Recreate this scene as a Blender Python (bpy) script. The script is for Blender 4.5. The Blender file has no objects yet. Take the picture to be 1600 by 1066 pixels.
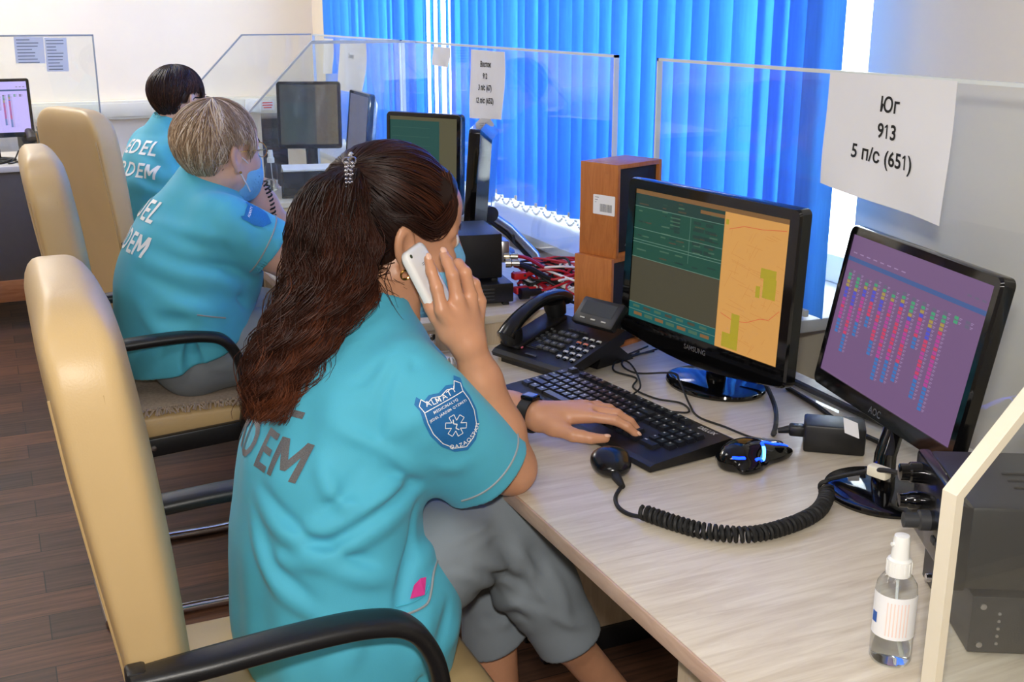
import bpy, bmesh, math, random
import numpy as np
from mathutils import Vector, Matrix
from mathutils.bvhtree import BVHTree

random.seed(7)
rng = np.random.default_rng(7)
scene = bpy.context.scene
col = scene.collection
PI = math.pi

# ------------------------------------------------------------------ camera
cam_d = bpy.data.cameras.new('camera')
cam = bpy.data.objects.new('camera', cam_d)
col.objects.link(cam)
scene.camera = cam
cam_d.sensor_width = 36.0
cam_d.lens = 36.0 * 1780.0 / 1600.0
cam_d.clip_start = 0.02
PITCH = math.atan(517.0 / 1780.0)
YAW = math.atan(843.0 / math.hypot(1780.0, 517.0))
CAM = Vector((0.0, 0.0, 1.43))
fw = Vector((math.sin(YAW) * math.cos(PITCH), math.cos(YAW) * math.cos(PITCH), -math.sin(PITCH)))
rt = Vector((math.cos(YAW), -math.sin(YAW), 0.0))
up = rt.cross(fw)
cam.matrix_world = Matrix(((rt.x, up.x, -fw.x, CAM.x), (rt.y, up.y, -fw.y, CAM.y),
                           (rt.z, up.z, -fw.z, CAM.z), (0, 0, 0, 1)))

# ------------------------------------------------------------------ world, lamps, exposure
world = bpy.data.worlds.new('overcast_sky')
scene.world = world
world.use_nodes = True
_bg = world.node_tree.nodes['Background']
_bg.inputs['Color'].default_value = (0.86, 0.93, 1.0, 1)
_bg.inputs['Strength'].default_value = 10.0

def area_light(name, loc, target, size, size_y, watts, colour):
    d = bpy.data.lights.new(name, 'AREA')
    d.shape = 'RECTANGLE'; d.size = size; d.size_y = size_y
    d.energy = watts; d.color = colour
    o = bpy.data.objects.new(name, d)
    col.objects.link(o)
    o.location = loc
    o.rotation_euler = (Vector(target) - Vector(loc)).to_track_quat('-Z', 'Y').to_euler()
    return o

# the camera's own flash, a hand above the lens
area_light('camera_flash', CAM + up * 0.11 - fw * 0.03, CAM + up * 0.11 + fw * 3, 0.07, 0.05, 17.5, (1.0, 0.95, 0.88))
# unseen fill lights added under the ceiling, strongest by the back wall
for lx, ly, lw in ((-0.9, 0.2, 17.0), (-0.9, 2.6, 18.0), (-0.6, 5.75, 62.0), (-2.6, 2.6, 15.0)):
    area_light('ceiling_fill', (lx, ly, 2.84), (lx, ly, 0), 1.2, 0.6, lw, (1.0, 0.96, 0.91))

vs = scene.view_settings
vs.view_transform = 'Standard'
vs.look = 'None'
vs.gamma = 1.0
vs.use_curve_mapping = False
vs.exposure = 0.0
scene.cycles.transparent_max_bounces = 32

# ------------------------------------------------------------------ materials
MATS = {}
def S(c):
    """sRGB 0-255 to linear"""
    r = []
    for v in c[:3]:
        v = v / 255.0
        r.append(v / 12.92 if v <= 0.04045 else ((v + 0.055) / 1.055) ** 2.4)
    return (r[0], r[1], r[2], 1.0)

def mat(name, rgb, rough=0.5, metal=0.0, spec=0.5, noise=0.06, scale=30.0, bump=0.0, bscale=200.0,
        sheen=0.0, sss=0.0, emit=None, estr=0.0, coat=0.0, stretch=(1, 1, 1)):
    if name in MATS:
        return MATS[name]
    m = bpy.data.materials.new(name)
    m.use_nodes = True
    nt = m.node_tree
    b = nt.nodes['Principled BSDF']
    b.inputs['Roughness'].default_value = rough
    b.inputs['Metallic'].default_value = metal
    b.inputs['Specular IOR Level'].default_value = spec
    b.inputs['Coat Weight'].default_value = coat
    b.inputs['Sheen Weight'].default_value = sheen
    if sss:
        b.inputs['Subsurface Weight'].default_value = sss
        b.inputs['Subsurface Radius'].default_value = (0.012, 0.005, 0.003)
        b.inputs['Subsurface Scale'].default_value = 0.6
    c = S(rgb)
    tc = nt.nodes.new('ShaderNodeTexCoord')
    mp = nt.nodes.new('ShaderNodeMapping')
    mp.inputs['Scale'].default_value = stretch
    nt.links.new(tc.outputs['Object'], mp.inputs['Vector'])
    n = nt.nodes.new('ShaderNodeTexNoise')
    n.inputs['Scale'].default_value = scale
    n.inputs['Detail'].default_value = 4
    nt.links.new(mp.outputs['Vector'], n.inputs['Vector'])
    r = nt.nodes.new('ShaderNodeValToRGB')
    r.color_ramp.elements[0].position = 0.25
    r.color_ramp.elements[1].position = 0.75
    r.color_ramp.elements[0].color = tuple(max(0, v * (1 - noise)) for v in c[:3]) + (1,)
    r.color_ramp.elements[1].color = tuple(min(1, v * (1 + noise)) for v in c[:3]) + (1,)
    nt.links.new(n.outputs['Fac'], r.inputs['Fac'])
    nt.links.new(r.outputs['Color'], b.inputs['Base Color'])
    if bump:
        n2 = nt.nodes.new('ShaderNodeTexNoise')
        n2.inputs['Scale'].default_value = bscale
        n2.inputs['Detail'].default_value = 3
        nt.links.new(mp.outputs['Vector'], n2.inputs['Vector'])
        bp = nt.nodes.new('ShaderNodeBump')
        bp.inputs['Strength'].default_value = bump
        bp.inputs['Distance'].default_value = 0.002
        nt.links.new(n2.outputs['Fac'], bp.inputs['Height'])
        nt.links.new(bp.outputs['Normal'], b.inputs['Normal'])
    if emit:
        b.inputs['Emission Color'].default_value = S(emit)
        b.inputs['Emission Strength'].default_value = estr
    MATS[name] = m
    return m

def mat_wood(name, c1, c2, rough=0.4, stretch=(2, 30, 30), scale=3.0, spec=0.4):
    if name in MATS:
        return MATS[name]
    m = bpy.data.materials.new(name); m.use_nodes = True
    nt = m.node_tree; b = nt.nodes['Principled BSDF']
    b.inputs['Roughness'].default_value = rough
    b.inputs['Specular IOR Level'].default_value = spec
    tc = nt.nodes.new('ShaderNodeTexCoord'); mp = nt.nodes.new('ShaderNodeMapping')
    mp.inputs['Scale'].default_value = stretch
    nt.links.new(tc.outputs['Object'], mp.inputs['Vector'])
    n = nt.nodes.new('ShaderNodeTexNoise'); n.inputs['Scale'].default_value = scale
    n.inputs['Detail'].default_value = 7; n.inputs['Roughness'].default_value = 0.62
    n.inputs['Distortion'].default_value = 0.8
    nt.links.new(mp.outputs['Vector'], n.inputs['Vector'])
    r = nt.nodes.new('ShaderNodeValToRGB')
    r.color_ramp.elements[0].position = 0.3; r.color_ramp.elements[1].position = 0.72
    r.color_ramp.elements[0].color = S(c1); r.color_ramp.elements[1].color = S(c2)
    nt.links.new(n.outputs['Fac'], r.inputs['Fac'])
    nt.links.new(r.outputs['Color'], b.inputs['Base Color'])
    MATS[name] = m
    return m

def mat_planks():
    m = bpy.data.materials.new('dark_laminate_planks'); m.use_nodes = True
    nt = m.node_tree; b = nt.nodes['Principled BSDF']
    b.inputs['Roughness'].default_value = 0.5
    b.inputs['Specular IOR Level'].default_value = 0.3
    tc = nt.nodes.new('ShaderNodeTexCoord')
    br = nt.nodes.new('ShaderNodeTexBrick')
    br.offset = 0.37
    br.inputs['Scale'].default_value = 1.0
    br.inputs['Brick Width'].default_value = 1.1
    br.inputs['Row Height'].default_value = 0.125
    br.inputs['Mortar Size'].default_value = 0.0015
    br.inputs['Color1'].default_value = S((100, 68, 51)); br.inputs['Color2'].default_value = S((58, 45, 39))
    br.inputs['Mortar'].default_value = S((30, 24, 22))
    nt.links.new(tc.outputs['Object'], br.inputs['Vector'])
    mp = nt.nodes.new('ShaderNodeMapping'); mp.inputs['Scale'].default_value = (1.4, 22, 1)
    nt.links.new(tc.outputs['Object'], mp.inputs['Vector'])
    n = nt.nodes.new('ShaderNodeTexNoise'); n.inputs['Scale'].default_value = 2.5
    n.inputs['Detail'].default_value = 8; n.inputs['Roughness'].default_value = 0.65
    nt.links.new(mp.outputs['Vector'], n.inputs['Vector'])
    r = nt.nodes.new('ShaderNodeValToRGB')
    r.color_ramp.elements[0].position = 0.3; r.color_ramp.elements[1].position = 0.75
    r.color_ramp.elements[0].color = (0.32, 0.30, 0.29, 1); r.color_ramp.elements[1].color = (1.55, 1.45, 1.35, 1)
    nt.links.new(n.outputs['Fac'], r.inputs['Fac'])
    mx = nt.nodes.new('ShaderNodeMix'); mx.data_type = 'RGBA'; mx.blend_type = 'MULTIPLY'
    mx.inputs['Factor'].default_value = 1.0
    nt.links.new(br.outputs['Color'], mx.inputs['A']); nt.links.new(r.outputs['Color'], mx.inputs['B'])
    nt.links.new(mx.outputs['Result'], b.inputs['Base Color'])
    return m

def mat_clear(name, tint=(0.97, 0.985, 0.98), ior=1.47, rough=0.0, haze=0.0, hazecol=(0.9, 0.93, 1.0)):
    """thin clear sheet: lets light straight through, mirrors by Fresnel, with a little painted haze for room reflections"""
    if name in MATS:
        return MATS[name]
    m = bpy.data.materials.new(name); m.use_nodes = True
    nt = m.node_tree; nt.nodes.clear()
    out = nt.nodes.new('ShaderNodeOutputMaterial')
    tr = nt.nodes.new('ShaderNodeBsdfTransparent'); tr.inputs['Color'].default_value = tint + (1,)
    gl = nt.nodes.new('ShaderNodeBsdfGlossy'); gl.inputs['Roughness'].default_value = rough
    fr = nt.nodes.new('ShaderNodeFresnel')
    geo = nt.nodes.new('ShaderNodeNewGeometry')          # same mirror strength on entering and leaving faces
    mr = nt.nodes.new('ShaderNodeMapRange')
    mr.inputs['To Min'].default_value = ior; mr.inputs['To Max'].default_value = 1.0 / ior
    nt.links.new(geo.outputs['Backfacing'], mr.inputs['Value'])
    nt.links.new(mr.outputs['Result'], fr.inputs['IOR'])
    mx = nt.nodes.new('ShaderNodeMixShader')
    nt.links.new(fr.outputs['Fac'], mx.inputs['Fac'])
    nt.links.new(tr.outputs['BSDF'], mx.inputs[1]); nt.links.new(gl.outputs['BSDF'], mx.inputs[2])
    last = mx
    if haze:
        df = nt.nodes.new('ShaderNodeBsdfDiffuse'); df.inputs['Color'].default_value = hazecol + (1,)  # bluish white mixed in as the bright room's reflection
        tl = nt.nodes.new('ShaderNodeTexNoise'); tl.inputs['Scale'].default_value = 5
        mm = nt.nodes.new('ShaderNodeMath'); mm.operation = 'MULTIPLY'; mm.inputs[1].default_value = haze * 2
        nt.links.new(tl.outputs['Fac'], mm.inputs[0])
        m2 = nt.nodes.new('ShaderNodeMixShader')
        nt.links.new(mm.outputs[0], m2.inputs['Fac'])
        nt.links.new(mx.outputs['Shader'], m2.inputs[1]); nt.links.new(df.outputs['BSDF'], m2.inputs[2])
        last = m2
    nt.links.new(last.outputs['Shader'], out.inputs['Surface'])
    MATS[name] = m
    return m

def mat_blind(name, rgb, trans=0.6):
    m = bpy.data.materials.new(name); m.use_nodes = True
    nt = m.node_tree; nt.nodes.clear()
    out = nt.nodes.new('ShaderNodeOutputMaterial')
    tc = nt.nodes.new('ShaderNodeTexCoord'); mp = nt.nodes.new('ShaderNodeMapping')
    mp.inputs['Scale'].default_value = (60, 60, 4)
    nt.links.new(tc.outputs['Object'], mp.inputs['Vector'])
    n = nt.nodes.new('ShaderNodeTexNoise'); n.inputs['Scale'].default_value = 3; n.inputs['Detail'].default_value = 5
    nt.links.new(mp.outputs['Vector'], n.inputs['Vector'])
    r = nt.nodes.new('ShaderNodeValToRGB')
    c = S(rgb)
    r.color_ramp.elements[0].color = tuple(v * 0.85 for v in c[:3]) + (1,)
    r.color_ramp.elements[1].color = tuple(min(1, v * 1.15) for v in c[:3]) + (1,)
    nt.links.new(n.outputs['Fac'], r.inputs['Fac'])
    d = nt.nodes.new('ShaderNodeBsdfDiffuse'); t = nt.nodes.new('ShaderNodeBsdfTranslucent')
    nt.links.new(r.outputs['Color'], d.inputs['Color']); nt.links.new(r.outputs['Color'], t.inputs['Color'])
    mx = nt.nodes.new('ShaderNodeMixShader'); mx.inputs['Fac'].default_value = trans
    nt.links.new(d.outputs['BSDF'], mx.inputs[1]); nt.links.new(t.outputs['BSDF'], mx.inputs[2])
    nt.links.new(mx.outputs['Shader'], out.inputs['Surface'])
    MATS[name] = m
    return m

def mat_hair(name, dark, light, rough=0.35, ends=None):
    """hair: colour varies from strand to strand (attribute) and towards the ends"""
    m = bpy.data.materials.new(name); m.use_nodes = True
    nt = m.node_tree; b = nt.nodes['Principled BSDF']
    b.inputs['Roughness'].default_value = rough
    b.inputs['Specular IOR Level'].default_value = 0.3
    a = nt.nodes.new('ShaderNodeAttribute'); a.attribute_name = 'tone'
    r = nt.nodes.new('ShaderNodeValToRGB')
    r.color_ramp.elements[0].color = S(dark); r.color_ramp.elements[1].color = S(light)
    if ends:
        e = r.color_ramp.elements.new(0.6); e.color = S(ends)
    nt.links.new(a.outputs['Fac'], r.inputs['Fac'])
    nt.links.new(r.outputs['Color'], b.inputs['Base Color'])
    MATS[name] = m
    return m

def mat_emit(name, rgb, strength):
    if name in MATS:
        return MATS[name]
    m = bpy.data.materials.new(name); m.use_nodes = True
    b = m.node_tree.nodes['Principled BSDF']
    b.inputs['Base Color'].default_value = (0.01, 0.01, 0.012, 1)
    b.inputs['Roughness'].default_value = 0.4
    b.inputs['Specular IOR Level'].default_value = 0.2
    b.inputs['Emission Color'].default_value = S(rgb)
    b.inputs['Emission Strength'].default_value = strength
    MATS[name] = m
    return m

# ------------------------------------------------------------------ object helpers
def link(name, me, m=None, parent=None):
    o = bpy.data.objects.new(name, me)
    col.objects.link(o)
    if m is not None:
        for mm in (m if isinstance(m, (list, tuple)) else [m]):
            me.materials.append(mm)
    if parent is not None:
        o.parent = parent
    return o

def tag(o, label=None, cat=None, group=None, kind=None):
    if label: o['label'] = label
    if cat: o['category'] = cat
    if group: o['group'] = group
    if kind: o['kind'] = kind
    return o

def thing(name, label, cat, loc=(0, 0, 0), rz=0.0, group=None):
    o = bpy.data.objects.new(name, None)
    o.empty_display_size = 0.05
    col.objects.link(o)
    o.location = loc
    o.rotation_euler = (0, 0, rz)
    return tag(o, label, cat, group)

def copy_tree(o, parent=None):
    c = o.copy(); col.objects.link(c)
    if parent is not None:
        c.parent = parent
    for ch in list(o.children):
        copy_tree(ch, c)
    return c

class MB:
    """collects shapes; build() links them as one mesh"""
    def __init__(s):
        s.v = []; s.f = []; s.mi = []; s.smooth = []
    def add(s, verts, faces, mi=0, smooth=False):
        b = len(s.v)
        s.v.extend([tuple(p) for p in verts])
        for f in faces:
            s.f.append(tuple(i + b for i in f)); s.mi.append(mi); s.smooth.append(smooth)
    def box(s, c, d, bev=0.0, rot=None, mi=0, seg=2):
        bm = bmesh.new()
        bmesh.ops.create_cube(bm, size=1.0)
        bmesh.ops.scale(bm, vec=d, verts=bm.verts)
        if bev > 0:
            bmesh.ops.bevel(bm, geom=bm.edges[:], offset=min(bev, min(d) * 0.49), segments=seg, profile=0.5, affect='EDGES')
        M = Matrix.Translation(c)
        if rot is not None:
            M = M @ (rot.to_4x4() if isinstance(rot, Matrix) else Matrix.Rotation(rot, 4, 'Z'))
        bm.transform(M)
        s.from_bm(bm, mi, bev > 0); bm.free()
    def from_bm(s, bm, mi=0, smooth=False):
        bm.verts.index_update()
        s.add([v.co[:] for v in bm.verts], [[v.index for v in f.verts] for f in bm.faces], mi, smooth)
    def tube(s, pts, r, n=10, mi=0, caps=True, flat=1.0, upv=(0, 0, 1)):
        pts = [Vector(p) for p in pts]
        N = len(pts)
        rs = r if isinstance(r, (list, tuple)) else [r] * N
        V = []; F = []
        ref = Vector(upv)
        prevn = None
        for i in range(N):
            t = (pts[min(i + 1, N - 1)] - pts[max(i - 1, 0)]).normalized()
            if prevn is None:
                nn = ref - t * ref.dot(t)
                if nn.length < 1e-3:
                    nn = Vector((1, 0, 0)) - t * t.x
            else:
                nn = prevn - t * prevn.dot(t)
            nn.normalize(); prevn = nn
            bb = t.cross(nn)
            for k in range(n):
                a = 2 * PI * k / n
                V.append(pts[i] + (nn * math.cos(a) * flat + bb * math.sin(a)) * rs[i])
        for i in range(N - 1):
            for k in range(n):
                k2 = (k + 1) % n
                F.append((i * n + k, i * n + k2, (i + 1) * n + k2, (i + 1) * n + k))
        if caps:
            F.append(tuple(range(n - 1, -1, -1))); F.append(tuple((N - 1) * n + k for k in range(n)))
        s.add(V, F, mi, True)
    def lathe(s, prof, n=28, c=(0, 0, 0), rot=None, mi=0, sx=1.0, sy=1.0):
        V = []; F = []
        R = rot if rot is not None else Matrix.Identity(3)
        c = Vector(c)
        for r, z in prof:
            for k in range(n):
                a = 2 * PI * k / n
                V.append(c + R @ Vector((r * math.cos(a) * sx, r * math.sin(a) * sy, z)))
        for i in range(len(prof) - 1):
            for k in range(n):
                k2 = (k + 1) % n
                F.append((i * n + k, i * n + k2, (i + 1) * n + k2, (i + 1) * n + k))
        F.append(tuple(range(n - 1, -1, -1))); F.append(tuple((len(prof) - 1) * n + k for k in range(n)))
        s.add(V, F, mi, True)
    def prism(s, poly, h, M=None, mi=0, smooth=False):
        """polygon in XY raised by h along Z, then placed by matrix M"""
        n = len(poly)
        M = M or Matrix.Identity(4)
        V = [M @ Vector((p[0], p[1], 0)) for p in poly] + [M @ Vector((p[0], p[1], h)) for p in poly]
        F = [tuple(range(n - 1, -1, -1)), tuple(range(n, 2 * n))]
        for i in range(n):
            j = (i + 1) % n
            F.append((i, j, n + j, n + i))
        s.add(V, F, mi, smooth)
    def quad(s, a, b, c, d, mi=0):
        s.add([a, b, c, d], [(0, 1, 2, 3)], mi)
    def ball(s, c, r, mi=0, n=16, sc=(1, 1, 1), rot=None):
        bm = bmesh.new()
        bmesh.ops.create_uvsphere(bm, u_segments=n, v_segments=max(6, n // 2 + 2), radius=r)
        M = Matrix.Translation(c) @ (rot.to_4x4() if rot is not None else Matrix.Identity(4)) @ Matrix.Diagonal((sc[0], sc[1], sc[2], 1))
        bm.transform(M)
        s.from_bm(bm, mi, True); bm.free()
    def mesh(s, name):
        me = bpy.data.meshes.new(name)
        me.from_pydata(s.v, [], s.f)
        me.polygons.foreach_set('material_index', s.mi)
        me.polygons.foreach_set('use_smooth', s.smooth)
        me.update()
        return me
    def build(s, name, m, parent=None, angle=40):
        me = s.mesh(name)
        if any(s.smooth):
            me.polygons.foreach_set('use_smooth', [True] * len(me.polygons))
            me.update()
            try:
                me.set_sharp_from_angle(angle=math.radians(angle))
            except Exception:
                pass
        return link(name, me, m, parent)

def np_mesh(name, V, quads, smooth=True):
    me = bpy.data.meshes.new(name)
    nv, nf = len(V), len(quads)
    k = quads.shape[1]
    me.vertices.add(nv)
    me.vertices.foreach_set('co', np.asarray(V, np.float32).ravel())
    me.loops.add(nf * k)
    me.loops.foreach_set('vertex_index', np.asarray(quads, np.int32).ravel())
    me.polygons.add(nf)
    me.polygons.foreach_set('loop_start', np.arange(0, nf * k, k, dtype=np.int32))
    me.polygons.foreach_set('loop_total', np.full(nf, k, np.int32))
    me.update(calc_edges=True)
    me.validate()
    me.polygons.foreach_set('use_smooth', np.full(len(me.polygons), smooth))
    me.update()
    return me

def spline(pts, n=8):
    """Catmull-Rom through the points"""
    P = [np.array(p, float) for p in pts]
    P = [2 * P[0] - P[1]] + P + [2 * P[-1] - P[-2]]
    out = []
    for i in range(1, len(P) - 2):
        for k in range(n):
            t = k / n
            a, b, c, d = P[i - 1], P[i], P[i + 1], P[i + 2]
            out.append(0.5 * ((2 * b) + (-a + c) * t + (2 * a - 5 * b + 4 * c - d) * t * t + (-a + 3 * b - 3 * c + d) * t ** 3))
    out.append(P[-2])
    return [Vector(p) for p in out]

def rrect(w, h, r, n=5):
    """rounded rectangle outline, centred"""
    out = []
    for cx, cy, a0 in ((w / 2 - r, h / 2 - r, 0), (-w / 2 + r, h / 2 - r, 90), (-w / 2 + r, -h / 2 + r, 180), (w / 2 - r, -h / 2 + r, 270)):
        for k in range(n + 1):
            a = math.radians(a0 + 90 * k / n)
            out.append((cx + r * math.cos(a), cy + r * math.sin(a)))
    return out

def frame(x, y, z, loc):
    """matrix from three axis vectors and an origin"""
    x, y, z = Vector(x), Vector(y), Vector(z)
    return Matrix(((x[0], y[0], z[0], loc[0]), (x[1], y[1], z[1], loc[1]), (x[2], y[2], z[2], loc[2]), (0, 0, 0, 1)))

def _font_geo(s, size, bold=0.0):
    cu = bpy.data.curves.new('lettering', 'FONT')
    cu.body = s; cu.size = size; cu.align_x = 'LEFT'; cu.align_y = 'BOTTOM_BASELINE'
    cu.offset = bold; cu.resolution_u = 3
    o = bpy.data.objects.new('lettering', cu)
    me = o.to_mesh()
    V = [(v.co.x, v.co.y) for v in me.vertices]
    F = [tuple(p.vertices) for p in me.polygons]
    o.to_mesh_clear()
    bpy.data.objects.remove(o); bpy.data.curves.remove(cu)
    return V, F

GLYPH = {  # heavy M and a flagged 1, in cap heights
    'M': ([(0, 0), (0, 1), (0.22, 1), (0.45, 0.50), (0.68, 1), (0.90, 1), (0.90, 0), (0.71, 0), (0.71, 0.62), (0.52, 0.22), (0.38, 0.22), (0.19, 0.62), (0.19, 0)], 1.02),
    '1': ([(0.26, 0), (0.26, 0.80), (0.08, 0.72), (0.08, 0.84), (0.28, 1.0), (0.40, 1.0), (0.40, 0)], 0.66)}
_ADV = {}
def text_geo(s, size, align='CENTER', bold=0.0, spacing=1.0):
    """flat lettering, set letter by letter and centred on its cap height: (verts 2D, faces)"""
    def width(t):
        if t not in _ADV:
            V, F = _font_geo(t, 1.0)
            _ADV[t] = (max(x for x, y in V) - min(x for x, y in V), max(y for x, y in V), min(x for x, y in V))
        return _ADV[t]
    hw, cap, hx = width('H')
    hh = width('HH')[0]
    V = []; F = []; x = 0.0
    for ch in s:
        if ch in GLYPH:
            P, adv = GLYPH[ch]
            b = len(V)
            V += [(x + px * cap * size, py * cap * size) for px, py in P]
            F.append(tuple(range(b, b + len(P)))[::-1])
            x += adv * cap * size * spacing
            continue
        adv = (width('H' + ch + 'H')[0] - hh) * size if ch != ' ' else 0.30 * size
        if ch != ' ':
            v, f = _font_geo(ch, size, bold)
            b = len(V)
            V += [(x + q[0], q[1]) for q in v]; F += [tuple(k + b for k in g) for g in f]
        x += adv * spacing
    x0 = x / 2 if align == 'CENTER' else 0.0
    return [(q[0] - x0, q[1] - cap * size / 2) for q in V], F

def add_text(mb, s, size, M, mi=0, align='CENTER', bold=0.0, spacing=1.0, sx=1.0):
    V, F = text_geo(s, size, align, bold, spacing)
    mb.add([M @ Vector((x * sx, y, 0)) for x, y in V], F, mi)
# ------------------------------------------------------------------ soft bodies: distance field + surface nets
class Field:
    def __init__(s, lo, hi, h):
        s.lo = np.array(lo, np.float32); s.h = h
        s.n = np.ceil((np.array(hi) - np.array(lo)) / h).astype(int) + 1
        s.D = np.full(s.n, 0.5, np.float32)
        s.ax = [s.lo[i] + h * np.arange(s.n[i], dtype=np.float32) for i in range(3)]
    def _sub(s, lo, hi):
        a = np.clip(np.floor((np.array(lo) - s.lo) / s.h).astype(int), 0, s.n)
        b = np.clip(np.ceil((np.array(hi) - s.lo) / s.h).astype(int) + 1, 0, s.n)
        if np.any(b <= a):
            return None
        sl = tuple(slice(a[i], b[i]) for i in range(3))
        X = s.ax[0][sl[0]][:, None, None]; Y = s.ax[1][sl[1]][None, :, None]; Z = s.ax[2][sl[2]][None, None, :]
        return sl, X, Y, Z
    @staticmethod
    def _smin(a, b, k):
        if k <= 0:
            return np.minimum(a, b)
        h = np.maximum(k - np.abs(a - b), 0) / k
        return np.minimum(a, b) - h * h * k * 0.25
    def _apply(s, sl, d, k, op):
        if op == 'u':
            s.D[sl] = s._smin(s.D[sl], d, k)
        elif op == 's':
            s.D[sl] = -s._smin(-s.D[sl], d, k)
    def rc(s, a, b, ra, rb=None, k=0.02, op='u', wide=None, f=1.0):
        """tapered capsule; wide = axis along which the section is stretched by 1/f"""
        rb = ra if rb is None else rb
        a = np.array(a, np.float32); b = np.array(b, np.float32)
        R = max(ra, rb) / min(f, 1.0) + k + 3 * s.h
        q = s._sub(np.minimum(a, b) - R, np.maximum(a, b) + R)
        if q is None:
            return s
        sl, X, Y, Z = q
        ba = b - a; L = float(ba @ ba) + 1e-12
        px, py, pz = X - a[0], Y - a[1], Z - a[2]
        t = np.clip((px * ba[0] + py * ba[1] + pz * ba[2]) / L, 0, 1)
        vx, vy, vz = px - t * ba[0], py - t * ba[1], pz - t * ba[2]
        if wide is not None:
            w = np.array(wide, np.float32); w = w / np.linalg.norm(w)
            dd = (vx * w[0] + vy * w[1] + vz * w[2]) * (f - 1.0)
            vx, vy, vz = vx + dd * w[0], vy + dd * w[1], vz + dd * w[2]
        d = np.sqrt(vx * vx + vy * vy + vz * vz) - (ra + (rb - ra) * t)
        s._apply(sl, d, k, op)
        return s
    def chain(s, pts, rs, k=0.02, op='u', wide=None, f=1.0):
        for i in range(len(pts) - 1):
            s.rc(pts[i], pts[i + 1], rs[i], rs[i + 1], k, op, wide, f)
        return s
    def ell(s, c, r, R=None, k=0.02, op='u'):
        """ellipsoid with radii r in the frame R (rows = axes)"""
        c = np.array(c, np.float32); r = np.array(r, np.float32)
        R = np.eye(3, dtype=np.float32) if R is None else np.array(R, np.float32)
        m = float(r.max()) + k + 3 * s.h
        q = s._sub(c - m, c + m)
        if q is None:
            return s
        sl, X, Y, Z = q
        px, py, pz = X - c[0], Y - c[1], Z - c[2]
        q0 = (px * R[0, 0] + py * R[0, 1] + pz * R[0, 2]) / r[0]
        q1 = (px * R[1, 0] + py * R[1, 1] + pz * R[1, 2]) / r[1]
        q2 = (px * R[2, 0] + py * R[2, 1] + pz * R[2, 2]) / r[2]
        k0 = np.sqrt(q0 * q0 + q1 * q1 + q2 * q2)
        k1 = np.sqrt((q0 / r[0]) ** 2 + (q1 / r[1]) ** 2 + (q2 / r[2]) ** 2) + 1e-9
        d = np.where(k0 > 1e-4, k0 * (k0 - 1.0) / k1, -float(r.min()))
        s._apply(sl, d.astype(np.float32), k, op)
        return s
    def cut(s, p, n, k=0.004):
        """remove everything on the +n side of the plane through p"""
        n = np.array(n, np.float32); n = n / np.linalg.norm(n); p = np.array(p, np.float32)
        X, Y, Z = s.ax[0][:, None, None], s.ax[1][None, :, None], s.ax[2][None, None, :]
        d = -((X - p[0]) * n[0] + (Y - p[1]) * n[1] + (Z - p[2]) * n[2])
        s.D = -s._smin(-s.D, d, k)
        return s
    def fold(s, pts, amp, w):
        """cloth fold along a polyline: amp > 0 raises a ridge, < 0 sinks a valley"""
        P = np.array([np.array(q, np.float32) for q in pts], np.float32)
        R = 2.6 * w
        q = s._sub(P.min(0) - R, P.max(0) + R)
        if q is None:
            return s
        sl, X, Y, Z = q
        best = None; n = len(P) - 1
        for k in range(n):
            a, b = P[k], P[k + 1]
            ba = b - a; L = float(ba @ ba) + 1e-12
            px, py, pz = X - a[0], Y - a[1], Z - a[2]
            t = np.clip((px * ba[0] + py * ba[1] + pz * ba[2]) / L, 0, 1)
            d2 = (px - t * ba[0]) ** 2 + (py - t * ba[1]) ** 2 + (pz - t * ba[2]) ** 2
            u = (k + t) / n
            if best is None:
                best, bu = d2, u
            else:
                m = d2 < best
                best = np.where(m, d2, best); bu = np.where(m, u, bu)
        s.D[sl] -= (amp * np.sin(np.pi * (0.06 + 0.88 * bu)) * np.exp(-best / (w * w))).astype(np.float32)
        return s
    def ripple(s, amp, freq, seed=0, aniso=(1, 1, 1)):
        """gentle unevenness of cloth, a sum of sine waves"""
        r = np.random.default_rng(seed)
        X, Y, Z = s.ax[0][:, None, None], s.ax[1][None, :, None], s.ax[2][None, None, :]
        for i in range(5):
            w = r.normal(size=3) * freq * np.array(aniso); ph = r.uniform(0, 6.28)
            s.D += (amp / (1 + 0.4 * i)) * np.sin((X * w[0] + Y * w[1] + Z * w[2] + ph)).astype(np.float32)
        return s
    def mesh(s, name, smooth=2):
        D = s.D
        D[0] = D[-1] = 0.1; D[:, 0] = D[:, -1] = 0.1; D[:, :, 0] = D[:, :, -1] = 0.1
        N = D < 0
        n = D.shape
        cnt = np.zeros((n[0] - 1, n[1] - 1, n[2] - 1), np.uint8)
        for i in (0, 1):
            for j in (0, 1):
                for l in (0, 1):
                    cnt += N[i:n[0] - 1 + i, j:n[1] - 1 + j, l:n[2] - 1 + l]
        act = (cnt > 0) & (cnt < 8)
        I = np.argwhere(act)
        idx = np.full(act.shape, -1, np.int32)
        idx[act] = np.arange(len(I))
        acc = np.zeros((len(I), 3)); num = np.zeros(len(I))
        corners = [(i, j, l) for i in (0, 1) for j in (0, 1) for l in (0, 1)]
        val = {c: D[I[:, 0] + c[0], I[:, 1] + c[1], I[:, 2] + c[2]] for c in corners}
        for c in corners:
            for a in range(3):
                if c[a] == 0:
                    e = list(c); e[a] = 1; e = tuple(e)
                    va, vb = val[c], val[e]
                    x = (va < 0) != (vb < 0)
                    t = np.where(x, va / (va - vb + 1e-20), 0)
                    P = np.tile(np.array(c, float), (len(I), 1)); P[:, a] = t
                    acc[x] += P[x]; num[x] += 1
        V = s.lo + s.h * (I + acc / num[:, None])
        quads = []
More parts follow.
